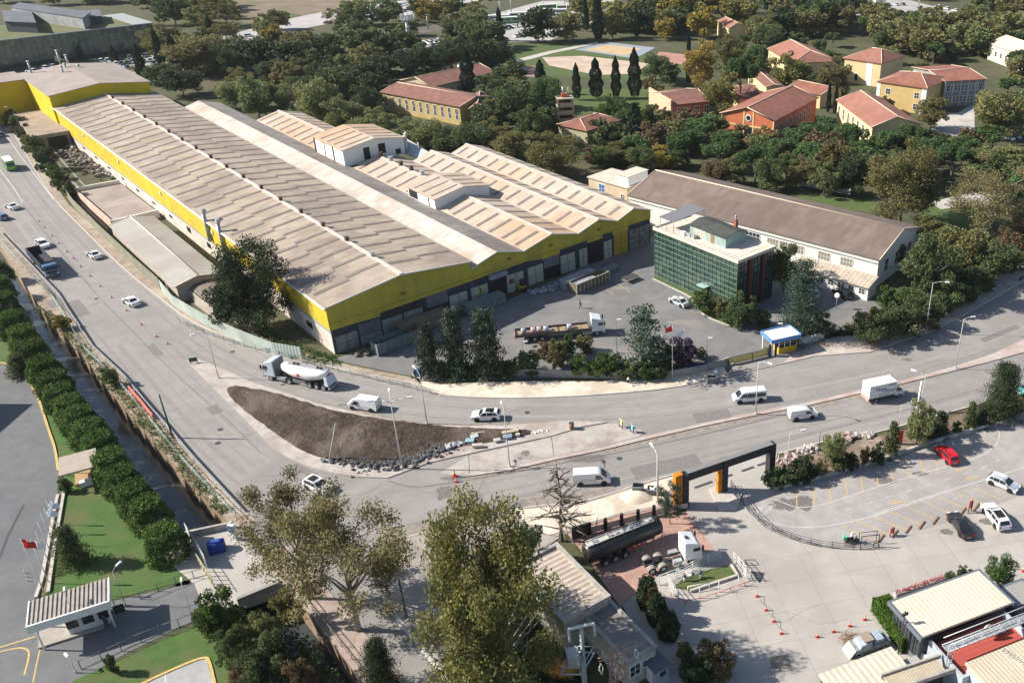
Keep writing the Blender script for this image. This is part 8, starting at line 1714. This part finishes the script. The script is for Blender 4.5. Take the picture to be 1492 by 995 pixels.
DS = {('broad','o'):'olive-brown broadleaf tree', ('broad','y'):'yellow autumn tree', ('broad','g'):'pale green willowy tree', ('broad','d'):'dark green broadleaf tree', ('broad','k'):'yellow-green broadleaf tree', ('broad','e'):'near-black broad tree', ('airy','o'):'sparse olive tree', ('airy','w'):'pale bare-looking tree', ('airy','g'):'sparse pale green tree',
 ('pine','p'):'green stone pine', ('cypress','c'):'dark cypress', ('fir','f'):'grey-green fir', ('fir','c'):'blackish conifer', ('round','d'):'dark bush', ('round','s'):'green bush', ('round','o'):'olive bush', ('round','r'):'russet bush', ('round','e'):'blackish bush', ('round','w'):'pale dry bush', ('hedge','h'):'glossy evergreen', ('round','g'):'pale green bush', ('broad','r'):'russet tree', ('airy','r'):'sparse russet tree',('fir','e'):'dark spruce',('cedar','b'):'blue-green cedar'}
def many(where, rows):
    for r in rows: k, m_, u, v, vt, w_ = r[:6]; tree(k, m_, u, v, vt, w_, where=where, desc=DS.get((k, m_), 'green tree'))
B_, A__, RD_ = 'broad', 'airy', 'round'
tree(A__, 'w', 522, 918, 718, 190, 'large half-bare plane tree with pale leaves beside the lower canal', 3, pale=True)
tree(A__, 'o', 452, 872, 690, 140, 'sparse olive tree over the canal bridge', 3, pale=True)
tree(B_, 'k', 722, 960, 728, 150, 'tall olive-brown tree behind the bright yellow-green one on the side street', 3, pale=True)
tree(B_, 'k', 735, 1045, 815, 180, 'big yellow-green tree at the bottom edge left of the grey mast', 3, pale=True)
tree('bare', 'o', 819, 788, 668, 115, 'leafless tree standing behind the ribbed-roof building', cat='tree')
tree('airy', 'f', 976, 763, 702, 38, 'small drooping grey-green tree beside the portal', 2)
tree('fir', 'e', 562, 1012, 928, 72, 'dark spruce at the bottom edge beside the canal wall', 3)
tree(RD_, 'e', 768, 832, 762, 66, 'dark palm-like shrub left of the leafless tree', 2)
tree('fir', 'd', 111, 821, 764, 52, 'small dark pine leaning on the lawn by the flagpoles', 2)
tree(B_, 'e', 388, 478, 348, 100, 'big dark tree against the yellow factory side wall', 3); tree(B_, 'e', 350, 478, 400, 70, 'lower dark tree beside the scrap shelter', 2)
for a in ((628,549,466,44,'left of the three'), (667,547,443,54,'middle of the three'), (713,546,445,64,'right of the three')): tree('fir', 'f', *a[:4], 'grey-green conifer before the factory yard, %s' % a[4], 2, 'conifers before the factory yard')
tree('cedar', 'b', 938, 545, 440, 82, 'spreading blue-green cedar beside the flagpoles', 2)
tree('fir', 'b', 1165, 492, 374, 88, 'tall blue-green conifer right of the glass office', 3)
tree(RD_, 'u', 992, 534, 488, 50, 'purple bougainvillea behind the low boundary wall', 2); tree(RD_, 'e', 962, 538, 492, 44, 'dark bush between cedar and bougainvillea', 2); tree(RD_, 'd', 1021, 522, 507, 19, 'small clipped round bush right of the bougainvillea')
tree(B_, 'o', 1310, 332, 197, 118, 'big olive-brown tree behind the end of the long shed', 3); tree(A__, 'w', 1436, 345, 222, 135, 'wide pale bare-looking tree at the right', 3, pale=True)
tree('fir', 'e', 1455, 608, 524, 74, 'large dense dark conifer at the right end of the planted strip', 3)
tree(B_, 'y', 1020, 132, 55, 52, 'tall yellow autumn tree left of the school', 2); tree(B_, 'k', 1052, 168, 102, 58, 'yellow-green tree beside the brick school annex', 2)
tree(B_, 'k', 1147, 138, 72, 62, 'yellow-green tree hiding the rear school block', 2); tree(B_, 'o', 1212, 145, 80, 50, 'olive tree between the school blocks', 2)
tree(B_, 'o', 803, 256, 188, 98, 'large olive-brown tree below the training tower', 3); tree(B_, 'o', 1452, 202, 133, 78, 'big olive-brown tree right of the grey school wing', 2)
tree('cypress', 'c', 684, 140, 70, 26, 'tallest dark cypress before the faded red roofs', 2)
for i, a in enumerate(((841,146,92,15),(869,144,85,24),(898,144,82,17),(925,144,70,23))): tree('cypress', 'c', *a, 'dark cypress in the row by the sports field, %s from the left' % ORD[i], 2, 'cypress row by the sports field')
hh = [(2,432,44),(10,455,44),(24,484,46),(40,506,48),(52,528,50),(70,552,50),(84,572,48),(94,592,50),(108,608,50),(122,626,52),(136,645,52),(150,662,52),(168,694,60),(184,716,58),(203,740,60),(222,762,60),(246,806,66),(0,408,40),(-14,470,40)]
hh = [(a + 1, b_ + 4, w_ * .86) for a, b_, w_ in hh]
for i, (a, b_, w_) in enumerate(sorted(hh, key=lambda r: r[1])): tree('hedge', 'h', a, b_, 0, w_, 'glossy evergreen in the canal hedge row, %s from the far end' % ORD[i], 2, 'evergreen row along the canal', H=w_ * mpp(a, b_) * .95)
tree('fir', 'd', 32, 548, 515, 40, 'small dark pine beside the hedge row by the yellow kerb', 2)
many('right of the gate road', [(RD_,'h',330,930,856,66),(RD_,'g',383,948,893,60),(RD_,'d',398,990,925,80),(RD_,'r',362,1000,962,44),(RD_,'r',440,1010,960,50),(RD_,'d',350,975,915,50)])
tree(RD_, 'o', 424, 908, 856, 46, 'olive-brown bush under the half-bare plane tree', 2)
tree(RD_, 'd', 97, 717, 696, 19, 'round clipped bush below the garden shelter'); tree(RD_, 's', 167, 981, 954, 15, 'small green bush on the lower lawn'); tree(RD_, 'g', 163, 562, 533, 24, 'grey-green sapling on the canal bank verge'); tree(RD_, 'y', 90, 480, 458, 26, 'yellowish bush on the canal bank verge')
many('along the low factory boundary wall', [(RD_,a,u,v,vt,w_) for a,u,v,vt,w_ in (('d',648,549,532,26),('d',690,550,534,30),('d',735,549,530,30),('g',752,545,522,28),('s',772,545,512,32),('r',795,520,497,34),('w',812,535,495,30),('s',828,520,486,26),('s',845,546,515,36),('w',852,512,490,26),('s',872,548,520,34),('s',893,549,517,34),('g',915,550,524,34),('s',940,550,525,34),('d',962,549,526,32),('s',880,530,512,24))])
many('beside the glass office', [(RD_,'s',1025,456,422,38),(RD_,'d',1080,474,424,48),(RD_,'w',1050,462,432,26),(B_,'d',1140,425,350,48),(RD_,'d',1110,476,452,26),(RD_,'s',1062,472,450,24),(RD_,'d',1190,488,455,44),(RD_,'d',1150,492,470,36)])
many('in the dark thicket right of the long shed', [(B_,'o',1300,392,352,34),(B_,'d',1352,440,335,80),(B_,'o',1392,400,330,76),(RD_,'d',1372,452,405,60),(RD_,'s',1290,448,414,32),(RD_,'d',1270,499,448,62),(RD_,'d',1312,492,440,60),(RD_,'s',1322,462,420,44),(RD_,'d',1345,478,430,54),(B_,'d',1440,410,345,66),(RD_,'d',1400,438,395,56),(B_,'r',1480,370,320,60),(RD_,'d',1420,425,385,56),(RD_,'d',1470,395,360,50),(RD_,'s',1375,395,362,44),(B_,'o',1350,370,318,60),(RD_,'y',1272,470,448,22)])
many('in the planted strip of the car park', [(RD_,'d',1128,708,682,34),(RD_,'d',1148,704,678,34),(RD_,'e',1165,701,672,32),(RD_,'s',1174,690,662,25),(B_,'g',1213,684,633,38),(RD_,'w',1196,692,668,20),(RD_,'r',1259,678,648,16),(RD_,'e',1278,676,643,22),('fir','d',1297,664,613,28),(B_,'g',1335,648,580,46),('fir','e',1368,634,598,30),(RD_,'e',1353,640,612,26),(RD_,'e',1180,698,674,26),(RD_,'e',1225,686,660,26),(RD_,'d',1393,632,612,15),('fir','d',1411,624,584,22),('fir','e',1428,620,594,26),(RD_,'e',1240,682,662,22)])
many('along the annex and the concrete yard', [('hedge','e',943,880,842,28),('hedge','r',950,885,850,20),('hedge','e',958,905,868,28),('hedge','e',974,927,893,28),(RD_,'k',996,962,934,26),(RD_,'r',1040,985,938,62),(RD_,'e',1018,1000,955,60),(RD_,'e',905,925,900,24)])
many('beside the canteen', [(B_,'s',1453,860,812,44),(RD_,'d',1403,842,826,26),(RD_,'d',1385,848,836,20)])
many('between the upper road and the factory', [(RD_,a,u,v,vt,w_) for a,u,v,vt,w_ in (('d',10,168,146,24),('o',20,182,160,24),('d',32,196,168,28),('e',44,206,180,26),('d',58,228,196,30),('e',70,248,214,30),('s',80,262,236,22),('d',94,280,244,26),('d',105,290,262,18),('o',45,218,196,22))])
many('between long red roofs and factory', [(B_,a,u,v,vt,w_) for a,u,v,vt,w_ in (('g',345,160,118,48),('g',378,172,108,56),('g',415,168,122,50),('e',478,138,94,54),('d',440,150,110,44),('g',470,188,115,62),('g',505,200,135,62),('g',545,208,155,60),('g',585,212,172,58),('g',620,217,176,60),('d',655,224,182,56),('d',690,226,180,56),('o',720,215,170,50),('g',640,205,178,40),('r',735,228,190,44),('d',535,168,120,50),('g',560,192,160,44),('e',560,120,78,48),('e',600,118,72,52),('e',635,112,66,52),('e',705,108,58,56),('e',665,100,55,50),('e',733,100,60,44),('d',520,130,92,40),('e',268,140,96,62),('o',290,108,52,88),('o',245,85,35,60),('d',330,112,62,50),('d',235,125,92,40),('o',210,118,95,36),('o',356,138,96,40),('d',400,125,88,44),('o',440,120,84,40))])
many('around the tower house', [(B_,'d',752,190,125,60),(B_,'d',775,215,150,62),(B_,'p',800,180,112,50),('cypress','c',789,138,88,20),(B_,'s',888,175,135,44),('fir','c',925,208,148,34),(B_,'d',945,195,150,40),(B_,'p',912,190,140,36),(RD_,'r',862,238,212,30),(B_,'o',900,240,205,56),(B_,'s',880,245,212,40),(B_,'d',935,250,215,46),(B_,'y',968,245,210,50),(B_,'o',955,150,118,30),(B_,'d',955,118,78,44),(B_,'d',975,125,90,30),('cypress','c',1003,125,45,10),(B_,'y',960,30,20,20),(B_,'d',985,245,205,44),(B_,'g',968,185,155,28),(B_,'r',948,135,108,24),(B_,'o',745,235,190,50),(B_,'o',1110,60,20,50),(B_,'o',1060,110,50,50)])
many('in the stone pine belt below the school', [('pine','p',u,v,vt,w_) for u,v,vt,w_ in ((1030,215,165,66),(1000,240,186,58),(1062,236,190,62),(1045,250,205,60),(1100,266,212,64),(1135,246,200,58),(1165,228,180,56),(1200,218,170,58),(1232,228,178,58),(1180,252,205,60),(1145,268,222,52),(1290,240,188,56),(1325,228,180,54),(1355,245,196,58),(1385,262,208,60),(1400,240,196,44),(1250,248,200,50),(1078,160,80,56),(1100,130,62,50))] + [(B_,'o',1215,262,200,56),(B_,'o',1065,270,228,46),(B_,'r',1040,272,235,40),(B_,'d',1120,278,230,48),(B_,'w',1165,275,225,40),(B_,'g',1200,285,235,50),(RD_,'k',1150,225,205,22),(B_,'e',1240,285,225,50),('fir','b',1240,185,150,24),('cypress','c',1206,165,120,8),('cypress','c',1216,168,122,8),(B_,'o',1355,190,138,48),(B_,'d',1120,80,35,50)])
def inpoly(x, y, P_):
    c = False; j = len(P_) - 1
    for i in range(len(P_)):
        if (P_[i][1] > y) != (P_[j][1] > y) and x < (P_[j][0] - P_[i][0]) * (y - P_[i][1]) / (P_[j][1] - P_[i][1]) + P_[i][0]: c = not c
        j = i
    return c
BOXES = []
bpy.context.view_layer.update()
for o in list(COL.objects):
    if o.get('category') in ('school building', 'house', 'hall', 'shed', 'factory', 'tower', 'outbuilding', 'office building', 'building', 'bus', 'lorry'):
        pts_ = [c.location + Vector(b) for c in KIDS.get(o.name, []) if c.type == 'MESH' for b in c.bound_box]
        if pts_: BOXES.append((o.location.copy(), o.rotation_euler[2], min(p.x for p in pts_), max(p.x for p in pts_), min(p.y for p in pts_), max(p.y for p in pts_)))
def blocked(p, m_=3.0):
    for l_, r_, x0, x1, y0, y1 in BOXES:
        d = p - l_; x = d.x * cos(r_) + d.y * sin(r_); y = -d.x * sin(r_) + d.y * cos(r_)
        if x0 - m_ < x < x1 + m_ and y0 - m_ < y < y1 + m_: return True
    return False
OPEN = [[(740,112),(735,72),(800,60),(960,64),(1000,74),(1000,112),(950,120),(820,165)], [(820,135),(990,130),(960,175),(850,185)], [(320,72),(325,40),(560,18),(700,-5),(700,8),(640,16),(430,34)], [(700,58),(712,18),(800,-5),(900,-5),(885,25),(800,62)], [(0,158),(0,60),(130,90),(235,70),(290,80),(288,98),(160,125)], [(1170,-10),(1300,-10),(1400,15),(1490,45),(1490,58),(1360,45),(1240,22)], [(1340,165),(1425,150),(1425,210),(1395,210)], [(583,80),(588,56),(645,52),(648,78)], [(330,25),(330,-10),(560,-12),(535,6),(430,26),(380,38)], [(300,96),(300,80),(440,62),(560,40),(700,28),(700,38),(560,56),(420,76)], [(1160,280),(1270,285),(1290,318),(1180,305)], [(1350,280),(1460,280),(1430,340),(1330,338)], [(860,210),(850,198),(970,168),(1002,170),(990,198)]]
PL = [(proj(t.location)[0], proj(t.location)[1]) for t in COL.objects if t.get('category') in ('tree',)]
TW = [t.location.copy() for t in COL.objects if t.get('category') in ('tree',)]
rs_ = random.Random(2024)
def scatter(where, poly, n, mix, hr, gap):
    k = 0; tries = 0
    while k < n and tries < n * 60:
        tries += 1; xs = [p[0] for p in poly]; ys = [p[1] for p in poly]; u, v = rs_.uniform(min(xs), max(xs)), rs_.uniform(min(ys), max(ys))
        if not inpoly(u, v, poly) or any(inpoly(u, v, o) for o in OPEN): continue
        p = G(u, v)
        if blocked(p) or any((p - q_).length < gap for q_ in TW): continue
        kd, m_ = rs_.choice(mix); h = rs_.uniform(*hr) * 1.2 * (1.25 if kd == 'cypress' else 1); w_ = h * rs_.uniform(1.0, 1.35) * (.25 if kd == 'cypress' else 1)
        tree(kd, m_, u, v, 0, w_ / mpp(u, v), where=where, desc=DS.get((kd, m_), 'tree'), H=h, q_=1); TW.append(p); k += 1
scatter('in the wood left of the long red roofs', [(225,110),(330,75),(560,62),(640,100),(560,110),(540,185),(400,160),(290,140),(235,135)], 22, [(B_,'g'),(B_,'d'),(B_,'o'),(B_,'e'),(RD_,'d')], (6, 11), 6)
scatter('in the wood beyond the fields', [(280,30),(330,20),(430,48),(700,14),(715,60),(740,112),(640,75),(560,62),(430,70),(300,84)], 32, [(B_,'o'),(B_,'g'),(B_,'y'),(B_,'d'),(A__,'o')], (6, 11), 9)
scatter('in the wood above the sports field', [(715,62),(800,45),(890,20),(900,-15),(1180,-15),(1170,40),(1110,65),(990,62),(860,60),(740,70)], 62, [(B_,'o'),(B_,'o'),(B_,'g'),(B_,'d'),(B_,'e'),(B_,'y'),(B_,'k'),('cypress','c')], (8, 14), 7)
scatter('in the wood above the school', [(1170,25),(1240,20),(1360,48),(1492,58),(1492,130),(1440,90),(1330,90),(1240,60),(1110,62)], 42, [(B_,'o'),(B_,'o'),(B_,'d'),('pine','p'),(B_,'g'),(B_,'e')], (8, 13), 7)
scatter('at the top edge right of the pale tower', [(1230,-15),(1500,-15),(1500,40),(1400,12)], 12, [(B_,'o'),(B_,'d'),(B_,'g')], (8, 12), 9)
scatter('around the school buildings', [(1060,62),(1240,60),(1492,90),(1492,210),(1400,215),(1250,215),(1060,200)], 26, [('pine','p'),('pine','p'),(B_,'d'),(B_,'o'),(RD_,'s')], (4.5, 8), 7)
scatter('in the thicket behind the long shed', [(850,200),(1060,190),(1250,225),(1492,225),(1492,330),(1380,310),(1250,275),(1060,262),(940,238),(860,235)], 30, [('pine','p'),(B_,'d'),(B_,'o'),(RD_,'r'),(B_,'g'),(RD_,'d')], (5, 9), 6)
scatter('in the wood between red roofs and training tower', [(740,112),(830,140),(820,200),(740,215),(700,190)], 10, [(B_,'d'),(B_,'p'),(B_,'o')], (6, 10), 6)
scatter('at the top left behind the glass hall', [(150,-10),(330,-15),(330,30),(280,40),(225,40),(190,12),(-60,5),(-60,-15)], 30, [(B_,'o'),(B_,'g'),(B_,'d')], (8, 13), 9)
scatter('near the glass hall car park', [(150,118),(240,92),(300,80),(300,60),(330,65),(330,90),(260,118),(215,128)], 6, [('cypress','c'),(B_,'d'),(B_,'o')], (7, 11), 7)
for a in ((237,100,42,15),(168,92,68,13),(120,88,66,9)): many('before the glass hall', [('cypress','c',*a)])
grp_ = {}
for w_, d_, m_, u, t in ALLT: grp_.setdefault((w_, d_), []).append((u, t))
def ordn(i): return ORD[i] if i < 20 else '%d%s' % (i + 1, {1: 'st', 2: 'nd', 3: 'rd'}.get((i + 1) % 10 if (i + 1) // 10 != 1 else 0, 'th'))
for (w_, d_), L_ in grp_.items():
    L_.sort(key=lambda r: r[0])
    for i, (u, t) in enumerate(L_): t['label'] = '%s %s' % (d_, w_) + ('' if len(L_) == 1 else ', %s from left' % ordn(i)); t['group'] = 'plants ' + w_
P0, P1 = g('s4', 478, 325), g('s4', 682, 612); d = P1 - P0; rn = random.Random(12); mb = MB()
hg = thing('clipped_hedge', 'bright green clipped hedge along the canteen side wall', 'hedge', (P0.x, P0.y), atan2(d.y, d.x)); L_ = d.length
for _ in range(9000):
    x, y, z = rn.uniform(0, L_), rn.uniform(-.1, 1.9), rn.uniform(.1, 2.0); f_ = rn.choice('xyzz')
    if f_ == 'z': z = rn.uniform(1.8, 2.1) + .15 * sin(x * 2)
    elif f_ == 'y': y = rn.choice((rn.uniform(-.2, .05), rn.uniform(1.8, 2.0)))
    else: x = rn.choice((rn.uniform(-.15, .1), rn.uniform(L_ - .1, L_ + .15)))
    leaf(mb, Vector((x, y - .8, z)), .11, rn)
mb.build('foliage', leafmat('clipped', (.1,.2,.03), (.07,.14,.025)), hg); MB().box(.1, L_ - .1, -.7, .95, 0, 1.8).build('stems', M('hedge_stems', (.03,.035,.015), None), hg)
mb = MB()
for _ in range(500): leaf(mb, Vector((rn.uniform(0, 8), rn.uniform(0, .5), rn.uniform(.4, .7))), .08, rn)
a = g('s4', 600, 240); b = g('s4', 870, 150); fb_ = thing('flower_box', 'long planter of red flowers along the far side of the canteen', 'planter', (a.x, a.y), atan2(b.y - a.y, b.x - a.x)); mb.build('flowers', leafmat('flower', (.45,.05,.08), (.3,.08,.06)), fb_); MB().box(0, 8, 0, .5, 0, .45).build('planter', kerbm, fb_)
def tufts(label, poly, n, s, mat, seed):
    rn = random.Random(seed); mb = MB(); xs = [p[0] for p in poly]; ys = [p[1] for p in poly]; k = 0
    while k < n:
        u, v = rn.uniform(min(xs), max(xs)), rn.uniform(min(ys), max(ys))
        if inpoly(u, v, poly):
            p = G(u, v); k += 1
            for _ in range(7): leaf(mb, Vector((p.x + rn.gauss(0, s), p.y + rn.gauss(0, s), abs(rn.gauss(0, s * .7)) + .05)), s * .5, rn)
    return tag(mb.build('weeds', mat), label, 'weeds', kind='stuff')
tufts('weeds on the canal bank verge', [(60,448),(100,475),(230,620),(320,728),(335,745),(320,750),(220,640),(105,500),(50,445)], 500, .28, LM['g'], 1)
tufts('ivy and weeds between sheet wall and factory corner', [(370,470),(440,505),(485,520),(500,535),(445,528),(400,512)], 260, .3, LM['s'], 2)
tufts('undergrowth in the dark thicket at the right', [(1180,498),(1290,455),(1340,400),(1492,350),(1492,378),(1400,422),(1345,460),(1290,484),(1210,492)], 900, .5, LM['d'], 3)
tufts('brambles under the side street trees', [(655,985),(700,900),(790,802),(800,860),(850,960),(850,1020),(660,1020)], 700, .4, LM['e'], 4)
tufts('bushes and reeds on the lower canal bank', [(330,905),(400,900),(440,930),(500,1000),(380,1010),(330,960)], 500, .4, LM['d'], 5)
hz = MB().box(-1500, 1500, -260, 1900, -5.5, 82).build('haze', None or M('haze_volume', (.8,.8,.8), None), kind='stuff'); tag(hz, 'thin daylight haze over the whole place')
hm = hz.data.materials[0]; nn_ = hm.node_tree.nodes; nn_.remove(nn_['Principled BSDF']); vol = nn_.new('ShaderNodeVolumePrincipled'); vol.inputs['Density'].default_value = .00005; vol.inputs['Color'].default_value = (.86, .9, .95, 1); vol.inputs['Anisotropy'].default_value = .2
hm.node_tree.links.new(vol.outputs[0], nn_['Material Output'].inputs['Volume'])
